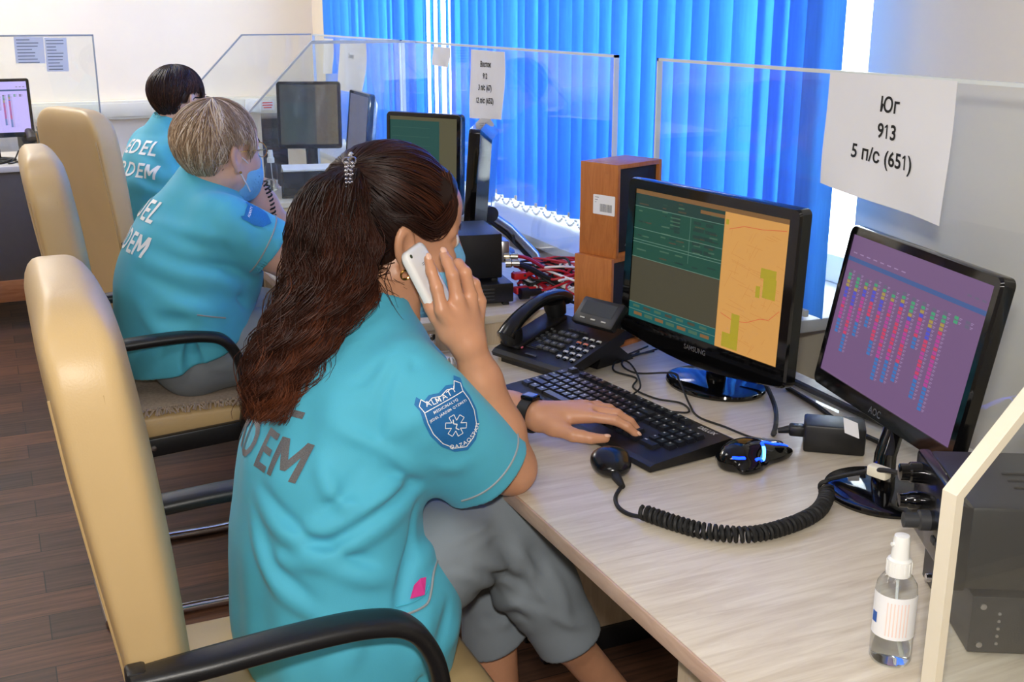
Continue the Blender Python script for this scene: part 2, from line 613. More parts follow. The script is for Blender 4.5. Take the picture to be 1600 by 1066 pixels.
        for a in range(3):
            b, c = (a + 1) % 3, (a + 2) % 3
            sl0 = [slice(None)] * 3; sl1 = [slice(None)] * 3
            sl0[a] = slice(0, n[a] - 1); sl1[a] = slice(1, n[a])
            A = N[tuple(sl0)]; B = N[tuple(sl1)]
            X = np.argwhere(A != B)
            ok = (X[:, b] > 0) & (X[:, c] > 0) & (X[:, b] < n[b] - 1) & (X[:, c] < n[c] - 1)
            X = X[ok]
            ins = A[X[:, 0], X[:, 1], X[:, 2]]
            def cell(db, dc):
                Y = X.copy(); Y[:, b] += db; Y[:, c] += dc
                return idx[Y[:, 0], Y[:, 1], Y[:, 2]]
            q = np.stack([cell(-1, -1), cell(0, -1), cell(0, 0), cell(-1, 0)], 1)
            q[~ins] = q[~ins][:, ::-1]
            quads.append(q)
        Q = np.concatenate(quads)
        Q = Q[(Q >= 0).all(1)]
        E = np.concatenate([Q[:, [0, 1]], Q[:, [1, 2]], Q[:, [2, 3]], Q[:, [3, 0]]])
        deg = np.bincount(E.ravel(), minlength=len(V)).astype(float)
        for lam in [0.5] * smooth:
            A = np.zeros_like(V)
            for c in range(3):
                A[:, c] = (np.bincount(E[:, 0], V[E[:, 1], c], len(V)) + np.bincount(E[:, 1], V[E[:, 0], c], len(V))) / np.maximum(deg, 1)
            V = V + lam * (A - V)
        return np_mesh(name, V, Q)

def bvh_of(o):
    me = o.data
    mw = o.matrix_world
    return BVHTree.FromPolygons([v.co[:] for v in me.vertices], [tuple(p.vertices) for p in me.polygons])

def project(V2, F, org, ax, ay, d, bvh, off=0.0015, cut=0.006):
    """lay flat 2D lettering or a badge onto a surface along direction d"""
    org, ax, ay, d = Vector(org), Vector(ax).normalized(), Vector(ay).normalized(), Vector(d).normalized()
    bm = bmesh.new()
    vs_ = [bm.verts.new((x, y, 0)) for x, y in V2]
    for f in F:
        try:
            bm.faces.new([vs_[i] for i in f])
        except ValueError:
            pass
    bm.normal_update()
    bmesh.ops.triangulate(bm, faces=bm.faces[:], ngon_method='EAR_CLIP')
    if bm.verts:
        for ax_i in (0, 1):                      # cut into a fine grid so that it follows the surface
            lo = min(v.co[ax_i] for v in bm.verts); hi = max(v.co[ax_i] for v in bm.verts)
            nrm = (1, 0, 0) if ax_i == 0 else (0, 1, 0)
            q = lo + cut
            while q < hi:
                co = (q, 0, 0) if ax_i == 0 else (0, q, 0)
                bmesh.ops.bisect_plane(bm, geom=bm.verts[:] + bm.edges[:] + bm.faces[:], plane_co=co, plane_no=nrm, dist=1e-7)
                q += cut
        bm.normal_update()
        bmesh.ops.triangulate(bm, faces=[f for f in bm.faces if len(f.verts) > 3], ngon_method='EAR_CLIP')
    bm.verts.index_update()
    V = []; ok = []
    for v in bm.verts:
        p = org + ax * v.co.x + ay * v.co.y
        h = bvh.ray_cast(p - d * 0.3, d, 0.8)
        if h[0] is None:
            V.append(p); ok.append(False)
        else:
            nrm = h[1]
            if nrm.dot(d) > 0: nrm = -nrm
            V.append(h[0] + nrm * off); ok.append(True)
    faces = [[v.index for v in f.verts] for f in bm.faces if all(ok[v.index] for v in f.verts)]
    # leave out faces stretched over an edge of the surface
    good = []
    for f in faces:
        p = [V[i] for i in f]
        if max((p[0] - p[1]).length, (p[1] - p[2]).length, (p[2] - p[0]).length) < 0.03:
            # keep the lettering facing outwards
            nrm = (p[1] - p[0]).cross(p[2] - p[0])
            good.append(f if nrm.dot(d) < 0 else f[::-1])
    bm.free()
    return V, good

def strands_mesh(name, paths, radii, tones, sides=3, tip=0.35):
    """many hair strands as one mesh: paths (S,N,3)"""
    P = np.asarray(paths, float); Sn, N, _ = P.shape
    T = np.gradient(P, axis=1)
    T /= np.linalg.norm(T, axis=2, keepdims=True) + 1e-9
    ref = np.array([0.31, -0.83, 0.46])
    A = np.cross(T, ref); A /= np.linalg.norm(A, axis=2, keepdims=True) + 1e-9
    B = np.cross(T, A)
    tt = np.linspace(0, 1, N)
    prof = np.where(tt < 0.6, 1.0, 1.0 - (1 - tip) * (tt - 0.6) / 0.4)
    R = np.asarray(radii)[:, None] * prof[None]
    V = np.stack([P + R[..., None] * (A * math.cos(2 * PI * k / sides) + B * math.sin(2 * PI * k / sides)) for k in range(sides)], 2)
    V = V.reshape(-1, 3)
    base = (np.arange(Sn)[:, None, None] * N + np.arange(N - 1)[None, :, None]) * sides
    k = np.arange(sides)[None, None, :]; k2 = (k + 1) % sides
    Q = np.stack([base + k, base + k2, base + sides + k2, base + sides + k], -1).reshape(-1, 4)
    me = np_mesh(name, V, Q)
    tone = np.asarray(tones, float)
    if tone.ndim == 1:
        tone = np.repeat(tone[:, None], N, 1)
    at_ = me.attributes.new('tone', 'FLOAT', 'POINT')
    at_.data.foreach_set('value', np.repeat(tone.reshape(-1), sides).astype(np.float32))
    return me
# ------------------------------------------------------------------ palette
WALL = mat('white_wall_paint', (246, 234, 214), 0.85, noise=0.015, scale=6, bump=0.05, bscale=300)
PILLAR = mat('grey_wall_paint', (236, 230, 217), 0.7, noise=0.015, scale=5, bump=0.04, bscale=300)
CEIL = mat('ceiling_paint', (240, 240, 238), 0.9, noise=0.01)
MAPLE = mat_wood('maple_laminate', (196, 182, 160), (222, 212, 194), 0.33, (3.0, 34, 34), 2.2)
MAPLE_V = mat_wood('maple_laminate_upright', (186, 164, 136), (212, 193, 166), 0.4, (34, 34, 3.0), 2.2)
EDGEBAND = mat_wood('desk_edge_band', (178, 146, 128), (204, 176, 156), 0.45, (20, 4, 20), 3)
VENEER = mat_wood('cherry_veneer', (168, 98, 46), (196, 124, 66), 0.42, (30, 30, 5), 3)
DARKPANEL = mat('dark_grey_panel', (92, 84, 78), 0.6, noise=0.05)
ORANGEWOOD = mat_wood('orange_wood_strip', (150, 92, 52), (184, 122, 76), 0.5, (3, 30, 30), 3)
BLACK = mat('black_plastic', (17, 17, 19), 0.42, noise=0.1, bump=0.12, bscale=900)
BLACKG = mat('glossy_black_plastic', (8, 8, 10), 0.06, noise=0.02, spec=0.6)
BLACKM = mat('matt_black_rubber', (20, 20, 21), 0.62, noise=0.1)
BLACKMETAL = mat('black_painted_metal', (24, 25, 28), 0.38, noise=0.08, bump=0.1, bscale=700)
DARKGREY = mat('dark_grey_plastic', (52, 53, 56), 0.5, noise=0.05)
GREYKEY = mat('grey_key_plastic', (70, 72, 74), 0.45, noise=0.05)
SILVER = mat('brushed_silver', (176, 176, 180), 0.3, 1.0, noise=0.05)
CHROME = mat('chrome', (215, 215, 220), 0.08, 1.0, noise=0.01)
NICKEL = mat('nickel_plug', (190, 182, 165), 0.25, 1.0, noise=0.05)
WHITEP = mat('white_plastic', (238, 238, 234), 0.35, noise=0.01)
CREAMP = mat('cream_plastic', (226, 220, 200), 0.4, noise=0.02)
PAPER = mat('white_paper', (236, 236, 238), 0.8, noise=0.015, scale=12, bump=0.25, bscale=14)
INK = mat('black_ink', (22, 22, 24), 0.7)
GREYINK = mat('grey_ink', (140, 142, 146), 0.7)
ACRYL = mat_clear('clear_acrylic', haze=0.009)
ACRYL_EDGE = mat('acrylic_sawn_edge', (222, 228, 226), 0.3, noise=0.02)
GREY_EDGE = mat('grey_edge', (168, 170, 168), 0.4)
CREAM_EDGE = mat('cream_edge_trim', (224, 214, 192), 0.4, noise=0.02)
GLASS = mat_clear('window_glass', (0.98, 0.99, 0.99))
FRAMEW = mat('white_window_frame', (242, 243, 245), 0.4, noise=0.01)
REDW = mat('red_cable_sheath', (186, 30, 44), 0.4)
REDP = mat('red_plastic', (214, 38, 40), 0.4)
PINK = mat('pink_plastic', (222, 110, 130), 0.4)
LGREYP = mat('light_grey_plastic', (196, 196, 192), 0.4)

def struct(name, mb, m, parent=None):
    o = mb.build(name, m, parent)
    if parent is None:
        o['kind'] = 'structure'
    return o

# ------------------------------------------------------------------ the room shell
FX0, FX1, FY0, FY1, CZ = -3.6, 1.70, -2.4, 6.40, 2.9
b = MB(); b.box(((FX0 + FX1) / 2, (FY0 + FY1) / 2, -0.03), (FX1 - FX0 + 0.5, FY1 - FY0 + 0.5, 0.06))
struct('floor', b, mat_planks())
b = MB(); b.box(((FX0 + FX1) / 2, (FY0 + FY1) / 2, CZ + 0.03), (FX1 - FX0 + 0.5, FY1 - FY0 + 0.5, 0.06))
struct('ceiling', b, CEIL)
b = MB(); b.box(((FX0 + FX1) / 2, FY1 + 0.06, CZ / 2), (FX1 - FX0 + 0.5, 0.12, CZ))
struct('wall_back', b, WALL)
b = MB(); b.box((FX0 - 0.06, (FY0 + FY1) / 2, CZ / 2), (0.12, FY1 - FY0, CZ))
struct('wall_left', b, WALL)
b = MB(); b.box(((FX0 + FX1) / 2, FY0 - 0.06, CZ / 2), (FX1 - FX0 + 0.5, 0.12, CZ))
struct('wall_front', b, WALL)
# window wall: pillar beside the camera, strip below and above the window, far strip
WY0, WY1, WZ0, WZ1 = 1.93, 5.72, 0.79, 2.62
b = MB()
b.box((FX1 + 0.14, (FY0 + WY0) / 2, CZ / 2), (0.28, WY0 - FY0, CZ))
struct('wall_right', b, PILLAR)
b = MB()
b.box((FX1 + 0.14, (WY1 + FY1) / 2, CZ / 2), (0.28, FY1 - WY1, CZ))
b.box((FX1 + 0.14, (WY0 + WY1) / 2, WZ0 / 2), (0.28, WY1 - WY0, WZ0))
b.box((FX1 + 0.14, (WY0 + WY1) / 2, (WZ1 + CZ) / 2), (0.28, WY1 - WY0, CZ - WZ1))
struct('wall_right', b, WALL)
b = MB(); b.box((1.59, (1.89 + 5.9) / 2, 0.775), (0.34, 4.01, 0.03), 0.006)
o = struct('trim_1', b, mat('pale_grey_sill', (196, 196, 198), 0.45, noise=0.02))
# window with frame and panes
win = MB()
XW = FX1 + 0.17
win.box((XW, (WY0 + WY1) / 2, WZ0 + 0.035), (0.07, WY1 - WY0, 0.07), 0.006)
win.box((XW, (WY0 + WY1) / 2, WZ1 - 0.035), (0.07, WY1 - WY0, 0.07), 0.006)
NB = 3
for i in range(NB + 1):
    y = WY0 + 0.035 + (WY1 - WY0 - 0.07) * i / NB
    win.box((XW, y, (WZ0 + WZ1) / 2), (0.07, 0.085, WZ1 - WZ0), 0.006)
wo = struct('window_1', win, FRAMEW)
for i in range(NB):
    y0 = WY0 + 0.035 + (WY1 - WY0 - 0.07) * i / NB; y1 = WY0 + 0.035 + (WY1 - WY0 - 0.07) * (i + 1) / NB
    p = MB(); p.box((XW, (y0 + y1) / 2, (WZ0 + WZ1) / 2), (0.006, y1 - y0 - 0.05, WZ1 - WZ0 - 0.1))
    p.build('pane', GLASS, wo)

# cable trunking on the back wall with a socket and a red notice
t = thing('cable_trunking', 'long white plastic cable trunking along the back wall with a socket and red notice', 'cable trunking', (0, 6.37, 0.93))
b = MB(); b.box((-0.9, 0, 0), (4.9, 0.055, 0.096), 0.006); b.box((-0.9, -0.03, 0.0), (4.9, 0.006, 0.07), 0.002)
b.build('channel', CREAMP, t)
b = MB(); b.box((1.33, -0.036, 0.0), (0.085, 0.012, 0.075), 0.004); b.lathe([(0.0, 0), (0.024, 0.0), (0.026, 0.006), (0.03, 0.007)], c=(1.33, -0.045, 0.0), rot=Matrix.Rotation(PI / 2, 3, 'X'))
b.build('socket', WHITEP, t)
b = MB(); b.box((1.41, -0.035, 0.0), (0.075, 0.002, 0.05)); o = b.build('notice', PAPER, t)
b = MB()
for k in range(3):
    b.box((1.41, -0.0372, 0.014 - k * 0.013), (0.055 - 0.012 * (k == 2), 0.001, 0.006))
b.build('notice_print', mat('red_print', (224, 70, 60), 0.7), o)

# ------------------------------------------------------------------ vertical blinds
BX = 1.60
BLUE = mat_blind('blue_blind_fabric', (116, 186, 252), 0.62)
bl = thing('vertical_blind', 'bright blue vertical blind of hanging fabric slats covering the window', 'blind', (BX, 3.8, 2.66))
b = MB(); b.box((0, 0, 0), (0.05, 3.98, 0.045), 0.005); b.build('headrail', FRAMEW, bl)
chain_pts = []
ys = []
y = 1.90
r_ = random.Random(3)
while y < 5.74:
    ys.append(y); y += 0.079
for i, y in enumerate(ys):
    ang = math.radians(r_.uniform(6, 38))
    xo = 0.0
    zb = 0.818 + r_.uniform(-0.004, 0.004)
    if 4.03 < y < 4.42:
        ang = math.radians(-r_.uniform(18, 23))       # the slats turned open, daylight between them
    if i < 2:
        xo = -0.045 + 0.02 * i; ang = math.radians(10); zb = 0.80
    w, hgt = 0.100, 2.62 - zb
    ca, sa = math.cos(ang), math.sin(ang)
    mb = MB(); V = []; F = []
    nu, nv = 7, 6
    for side in (0, 1):
        for a in range(nu):
            u = (a / (nu - 1) - 0.5)
            for c in range(nv):
                z = zb + hgt * c / (nv - 1)
                bow = 0.010 * (1 - 4 * u * u) + (0.0006 if side else 0)
                lx, ly = bow, u * w
                tw = 0.10 * math.sin(i * 1.7) * (1 - c / (nv - 1))
                c2, s2 = math.cos(ang + tw), math.sin(ang + tw)
                V.append((lx * c2 - ly * s2 + xo, ly * c2 + lx * s2 + y - 3.8, z - 2.66))
    for side in (0, 1):
        o_ = side * nu * nv
        for a in range(nu - 1):
            for c in range(nv - 1):
                q = (o_ + a * nv + c, o_ + (a + 1) * nv + c, o_ + (a + 1) * nv + c + 1, o_ + a * nv + c + 1)
                F.append(q if side else q[::-1])
    # close the rim
    rim = [(a, 0) for a in range(nu)] + [(nu - 1, c) for c in range(1, nv)] + [(a, nv - 1) for a in range(nu - 2, -1, -1)] + [(0, c) for c in range(nv - 2, 0, -1)]
    for (a0, c0), (a1, c1) in zip(rim, rim[1:] + rim[:1]):
        F.append((a0 * nv + c0, a1 * nv + c1, nu * nv + a1 * nv + c1, nu * nv + a0 * nv + c0))
    mb.add(V, F, 0, True)
    s_ = mb.build('slat', BLUE, bl, 60)
    # weight pocket seam and clip at the foot
    mb = MB()
    mb.box((xo, y - 3.8, zb - 2.66 + 0.004), (0.012, 0.02, 0.016), 0.003)
    mb.build('weight_clip', CREAMP, s_)
    chain_pts.append((xo - 0.01, y - 3.8, zb - 2.66))
b = MB()
for p, q in zip(chain_pts[:-1], chain_pts[1:]):
    n = 9
    for k in range(n):
        tt = (k + 0.5) / n
        z = p[2] + (q[2] - p[2]) * tt - 0.026 * (1 - (2 * tt - 1) ** 2) + 0.0
        b.ball((p[0] + (q[0] - p[0]) * tt - 0.012, p[1] + (q[1] - p[1]) * tt, z + 0.006), 0.0042, n=6)
b.build('bead_chain', WHITEP, bl)

# ------------------------------------------------------------------ desks
def desk(name, label, y0, y1, legs, ped=None):
    t = thing(name, label, 'desk', (0.64, (y0 + y1) / 2, 0))
    ym = (y0 + y1) / 2
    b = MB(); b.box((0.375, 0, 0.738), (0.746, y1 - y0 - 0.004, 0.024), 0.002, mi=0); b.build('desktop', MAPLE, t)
    b = MB(); b.box((0.0005, 0, 0.738), (0.004, y1 - y0 - 0.006, 0.023), 0.0015)
    b.build('edge_band', EDGEBAND, t)
    for y, x0, x1 in legs:
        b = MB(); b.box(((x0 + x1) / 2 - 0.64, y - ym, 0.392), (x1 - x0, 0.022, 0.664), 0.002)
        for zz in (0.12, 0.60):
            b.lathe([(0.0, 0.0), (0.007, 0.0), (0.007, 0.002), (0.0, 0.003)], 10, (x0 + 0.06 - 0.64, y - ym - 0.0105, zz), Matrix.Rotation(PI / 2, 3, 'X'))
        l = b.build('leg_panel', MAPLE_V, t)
        b = MB(); b.box(((x0 + x1) / 2 - 0.64, y - ym, 0.03), (x1 - x0 - 0.06, 0.03, 0.06), 0.004); b.build('foot_rail', BLACKMETAL, l)
    return t
d1 = desk('desk', 'pale maple desk in the foreground carrying the keyboard and two large monitors', 0.42, 2.11, [(2.06, 0.98, 1.38)])

d2 = desk('desk', 'maple desk of the blonde woman, second workstation along the window', 2.115, 3.73, [(2.16, 0.98, 1.38), (3.68, 0.80, 1.38)])
d3 = desk('desk', 'farthest maple desk by the window, in front of the dark haired woman', 3.735, 5.1, [(3.80, 0.80, 1.38), (5.05, 0.80, 1.38)])

# drawer pedestal below the near end of the first desk
t = thing('drawer_pedestal', 'pale maple drawer pedestal under the near end of the foreground desk', 'drawer unit', (0.70, 0.72, 0))
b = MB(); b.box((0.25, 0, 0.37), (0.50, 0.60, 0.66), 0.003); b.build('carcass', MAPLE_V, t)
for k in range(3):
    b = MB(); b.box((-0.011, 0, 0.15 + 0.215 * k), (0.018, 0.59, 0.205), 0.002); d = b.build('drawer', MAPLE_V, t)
    b = MB(); b.tube([(-0.02, -0.06, 0.2 + 0.215 * k), (-0.04, -0.055, 0.2 + 0.215 * k), (-0.04, 0.055, 0.2 + 0.215 * k), (-0.02, 0.06, 0.2 + 0.215 * k)], 0.004)
    b.build('handle', SILVER, d)
for sx in (0.05, 0.45):
    for sy in (-0.25, 0.25):
        b = MB(); b.ball((sx, sy, 0.02), 0.02, n=10); b.build('castor', BLACKM, t)

# raised monitor shelves standing across the joints between desks
def riser(label, x0, x1, y0, y1):
    t = thing('desk_riser', label, 'shelf', ((x0 + x1) / 2, (y0 + y1) / 2, 0.75), 0, 'low risers on the desks')
    w, d = x1 - x0, y1 - y0
    b = MB(); b.box((0, 0, 0.056), (w, d, 0.018), 0.002); tp = b.build('top', MAPLE, t)
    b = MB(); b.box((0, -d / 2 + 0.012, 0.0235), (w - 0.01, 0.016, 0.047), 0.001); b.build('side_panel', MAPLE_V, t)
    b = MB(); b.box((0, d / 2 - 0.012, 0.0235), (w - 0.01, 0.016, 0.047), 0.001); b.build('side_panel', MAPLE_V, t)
    return t
riser('low maple riser behind the black desk phone, under the black radio', 0.70, 1.09, 2.12, 2.56)
riser('low maple riser at the far end of the blonde woman\'s desk', 0.80, 1.16, 3.74, 4.10)

# ------------------------------------------------------------------ clear screens between the workstations
def acrylic_back(label, y0, y1, z1=1.334, thick=0.010):
    t = thing('protective_screen', label, 'clear screen', (1.30, (y0 + y1) / 2, 0.75))
    h = z1 - 0.75
    b = MB(); b.box((0, 0, h / 2 + 0.001), (thick, y1 - y0 - 0.006, h - 0.006)); b.build('sheet', ACRYL, t)
    b = MB(); e = 0.006
    b.box((0, 0, h - e / 2), (thick + 0.001, y1 - y0, e)); 
    b.box((0, -(y1 - y0) / 2 + e / 2, h / 2), (thick + 0.001, e, h)); b.box((0, (y1 - y0) / 2 - e / 2, h / 2), (thick + 0.001, e, h))
    b.build('polished_edge', ACRYL_EDGE, t)
    for yy in (-(y1 - y0) / 2 + 0.12, (y1 - y0) / 2 - 0.12):
        b = MB(); b.box((0, yy, 0.012), (0.05, 0.04, 0.024), 0.003); b.build('foot_clip', SILVER, t)
    return t
def acrylic_side(label, y, xf, zc, x1=1.292, z1=1.332, thick=0.010, edge=0.006, em=None):
    """sheet across the desk whose room-side upper corner is cut off at 45 degrees"""
    t = thing('protective_screen', label, 'clear screen', (xf, y, 0.75))
    xc = xf + (z1 - zc)
    P = [(0, 0.001), (x1 - xf, 0.001), (x1 - xf, z1 - 0.75), (xc - xf, z1 - 0.75), (0, zc - 0.75)]
    M = frame((1, 0, 0), (0, 0, 1), (0, -1, 0), (0, thick / 2, 0))
    b = MB(); b.prism(P, thick, M); b.build('sheet', ACRYL, t)
    b = MB()
    # a slim profile following front edge, cut corner and top edge, mitred at the corners
    k = edge * math.tan(PI / 8)
    xe = x1 - xf
    outl = [(-edge * 0.5, 0.0), (-edge * 0.5, zc - 0.75 + k * 0.5), (xc - xf - k * 0.5, z1 - 0.75 + edge * 0.5), (xe, z1 - 0.75 + edge * 0.5),
            (xe, z1 - 0.75 - edge * 0.5), (xc - xf + k * 0.5, z1 - 0.75 - edge * 0.5), (edge * 0.5, zc - 0.75 - k * 0.5), (edge * 0.5, 0.0)]
    tt = thick + edge * 0.4
    b.prism(outl, tt, frame((1, 0, 0), (0, 0, 1), (0, -1, 0), (0, tt / 2, 0)))
    b.build('polished_edge', em or ACRYL_EDGE, t)
    return t
acrylic_back('clear acrylic screen behind the two foreground monitors, the large white notice taped on it', 0.70, 2.112)
acrylic_back('clear acrylic screen behind the blonde woman\'s monitors, a creased notice hanging from it', 2.29, 3.745)
acrylic_back('farthest clear acrylic screen along the blue blind, before the back wall', 3.765, 4.893)
acrylic_side('thick clear screen with cream edge crossing the right foreground beside the spray bottle', 0.68, 0.735, 1.022, x1=1.292, thick=0.013, edge=0.009, em=CREAM_EDGE)
acrylic_side('clear screen with a cut corner at the far end of the blonde woman\'s desk', 3.60, 0.735, 1.12, em=GREY_EDGE)
acrylic_side('clear screen with a cut corner at the near end of the farthest window desk', 3.757, 0.735, 1.075, em=GREY_EDGE)
acrylic_side('clear screen with a cut corner at the far end of the farthest window desk', 4.90, 0.735, 1.066, em=GREY_EDGE)
# ------------------------------------------------------------------ notices taped to the screens
def notice(name, label, x, y_left, y_right, z_tl, z_tr, z_bl, z_br, lines, curl=0.006, sleeve=False, group=None, m=PAPER, small=False):
    """sheet hanging in the plane x, seen from the room side (-X); left edge is at the larger y"""
    t = thing(name, label, 'notice', (x, (y_left + y_right) / 2, (z_tl + z_bl) / 2), 0, group)
    cy, cz = (y_left + y_right) / 2, (z_tl + z_bl) / 2
    nu, nv = 14, 18
    def P(u, v, off):
        y = y_left + (y_right - y_left) * u
        zt = z_tl + (z_tr - z_tl) * u; zb = z_bl + (z_br - z_bl) * u
        z = zb + (zt - zb) * v
        bow = curl * (1 - v) * math.sin(3.1 * u + 0.6) + 0.0025 * math.sin(7 * u + 5 * v) * (1 - v) + curl * 1.3 * (1 - v) ** 2 * (u > 0.8) * (u - 0.8) / 0.2
        return (-0.0075 - bow - off, y - cy, z - cz)
    V = []; F = []
    for s in (0, 1):
        for i in range(nu):
            for j in range(nv):
                V.append(P(i / (nu - 1), j / (nv - 1), 0.0006 * s))
    n1 = nu * nv
    for s in (0, 1):
        for i in range(nu - 1):
            for j in range(nv - 1):
                q = (s * n1 + i * nv + j, s * n1 + (i + 1) * nv + j, s * n1 + (i + 1) * nv + j + 1, s * n1 + i * nv + j + 1)
                F.append(q if s else q[::-1])
    rim = [(a, 0) for a in range(nu)] + [(nu - 1, c) for c in range(1, nv)] + [(a, nv - 1) for a in range(nu - 2, -1, -1)] + [(0, c) for c in range(nv - 2, 0, -1)]
    for (a0, c0), (a1, c1) in zip(rim, rim[1:] + rim[:1]):
        F.append((a0 * nv + c0, a1 * nv + c1, n1 + a1 * nv + c1, n1 + a0 * nv + c0))
    b = MB(); b.add(V, F, 0, True); b.build('sheet', m, t, 60)
    W = abs(y_left - y_right); Hh = abs(z_tl - z_bl)
    for s, size, fx, fv in lines:
        V2, F2 = text_geo(s, size, 'CENTER', 0.0006 if not small else 0.0)
        vv = []
        for a, c in V2:
            u = fx + a / W; v = fv + c / Hh
            vv.append(P(u, v, 0.0014))
        b = MB(); b.add(vv, F2); b.build('print', INK if not small else GREYINK, t)
    return t
notice('paper_notice', 'large white paper notice reading 913 taped on the clear screen behind the right monitor', 1.30, 1.557, 1.276, 1.331, 1.331, 1.146, 1.118,
       [('Юг', 0.030, 0.53, 0.78), ('913', 0.030, 0.53, 0.575), ('5 п/с (651)', 0.030, 0.50, 0.37)])
notice('paper_notice', 'creased white notice with four printed lines on the middle clear screen before the blinds', 1.30, 3.125, 2.888, 1.322, 1.322, 1.128, 1.142,
       [('Восток', 0.022, 0.47, 0.80), ('912', 0.022, 0.47, 0.63), ('3 п/с (67)', 0.022, 0.47, 0.46), ('12 п/с (652)', 0.022, 0.47, 0.27)], curl=0.012)
notice('paper_notice', 'small white slip at the top of the middle clear screen, left of the creased notice', 1.30, 3.43, 3.29, 1.322, 1.322, 1.268, 1.262, [], curl=0.01)
notice('paper_notice', 'greyish curled notice hanging over the farthest monitors, right of its narrower neighbour', 1.30, 4.46, 4.13, 1.32, 1.32, 1.135, 1.128, [('Север', 0.022, 0.5, 0.7)], curl=0.03, small=True)
notice('paper_notice', 'narrow pale slip hanging on the farthest clear screen beside the curled notice', 1.30, 4.70, 4.56, 1.32, 1.32, 1.18, 1.185, [], curl=0.012)

# ------------------------------------------------------------------ keyboard
def keyboard():
    c = Vector((0.9165, 1.612, 0.75)); 
    ex = Vector((0.055, -0.442, 0)).normalized()          # left to right as typed on
    ey = Vector((0.442, 0.055, 0)).normalized()           # away from the typist
    t = thing('keyboard', 'black wired full size computer keyboard under the woman\'s left hand', 'keyboard', c, math.atan2(ex.y, ex.x))
    W, D = 0.446, 0.172
    b = MB()
    # wedge body
    prof = [(-D / 2, 0.003), (-D / 2, 0.012), (-D / 2 + 0.01, 0.015), (D / 2 - 0.012, 0.026), (D / 2, 0.022), (D / 2, 0.003)]
    M = frame((0, 1, 0), (0, 0, 1), (1, 0, 0), (-W / 2, 0, 0))
    b.prism(prof, W, M); b.build('case', BLACKG if False else BLACK, t)
    b = MB()
    for sx in (-0.19, 0.19):
        for sy in (-0.07, 0.07):
            b.box((sx, sy, 0.0016), (0.03, 0.012, 0.0032))
    b.build('foot_pad', BLACKM, t)
    slope = math.atan2(0.011, D - 0.022)
    def top(y): return 0.0153 + 0.0112 * (y + D / 2 - 0.01) / (D - 0.022)
    KEYM = mat('black_keycap', (24, 26, 34), 0.28, noise=0.05)
    p = 0.0190
    keys = []
    x0 = -W / 2 + 0.014
    rows = [(0.060, [1, 0, 1, 1, 1, 1, .5, 1, 1, 1, 1, .5, 1, 1, 1, 1]),]
    def row(y, seq, x):
        for w in seq:
            if w < 0:
                x += -w * p
            else:
                keys.append((x + w * p / 2, y, w * p - 0.0026)); x += w * p
    row(0.062, [1, -1, 1, 1, 1, 1, -.5, 1, 1, 1, 1, -.5, 1, 1, 1, 1, -.25, 1, 1, 1], x0)
    row(0.036, [1] * 13 + [2, -.25, 1, 1, 1, -.25, 1, 1, 1, 1], x0)
    row(0.017, [1.5] + [1] * 12 + [1.5, -.25, 1, 1, 1, -.25, 1, 1, 1, 1], x0)
    row(-0.002, [1.75] + [1] * 11 + [2.25, -3.5, 1, 1, 1], x0)
    row(-0.021, [2.25] + [1] * 10 + [2.75, -1.25, 1, -1.25, 1, 1, 1, 1], x0)
    row(-0.040, [1.25, 1.25, 1.25, 6.25, 1.25, 1.25, 1.25, 1.25, -.25, 1, 1, 1, -.25, 2, 1], x0)
    R = Matrix.Rotation(slope, 3, 'X')
    n = 0
    for kx, ky, kw in keys:
        if kx + kw / 2 > W / 2 - 0.006:
            continue
        b = MB()
        z = top(ky) + 0.003
        bm = bmesh.new()
        w2, d2 = kw / 2, 0.0082
        v0 = [(-w2, -d2, -0.004), (w2, -d2, -0.004), (w2, d2, -0.004), (-w2, d2, -0.004)]
        v1 = [(-w2 + 0.0018, -d2 + 0.0015, 0.003), (w2 - 0.0018, -d2 + 0.0015, 0.003), (w2 - 0.0018, d2 - 0.0022, 0.003), (-w2 + 0.0018, d2 - 0.0022, 0.003)]
        V = [R @ Vector(q) + Vector((kx, ky, z)) for q in v0 + v1]
        b.add(V, [(3, 2, 1, 0), (4, 5, 6, 7), (0, 1, 5, 4), (1, 2, 6, 5), (2, 3, 7, 6), (3, 0, 4, 7)])
        # legend
        lg = (0.0032 if kw < 0.02 else 0.006)
        q = [R @ Vector((-w2 + 0.004 + dx, 0.001 + dy, 0.0032)) + Vector((kx, ky, z)) for dx, dy in ((0, 0), (lg, 0), (lg, 0.003), (0, 0.003))]
        if not (kw > 0.08):
            b.add(q, [(0, 1, 2, 3)], 1)
        if n < 100:
            b.build('key', [KEYM, LGREYP], t)
        n += 1
    b = MB()
    add_text(b, 'DELUX', 0.013, frame((1, 0, 0), (0, math.cos(slope), math.sin(slope)), (0, -math.sin(slope), math.cos(slope)), (W / 2 - 0.045, 0.066, top(0.066) + 0.0006)), bold=0.0002)
    b.build('brand_lettering', LGREYP, t)
    # four pale symbols at the near corner cluster
    return t
kb = keyboard()

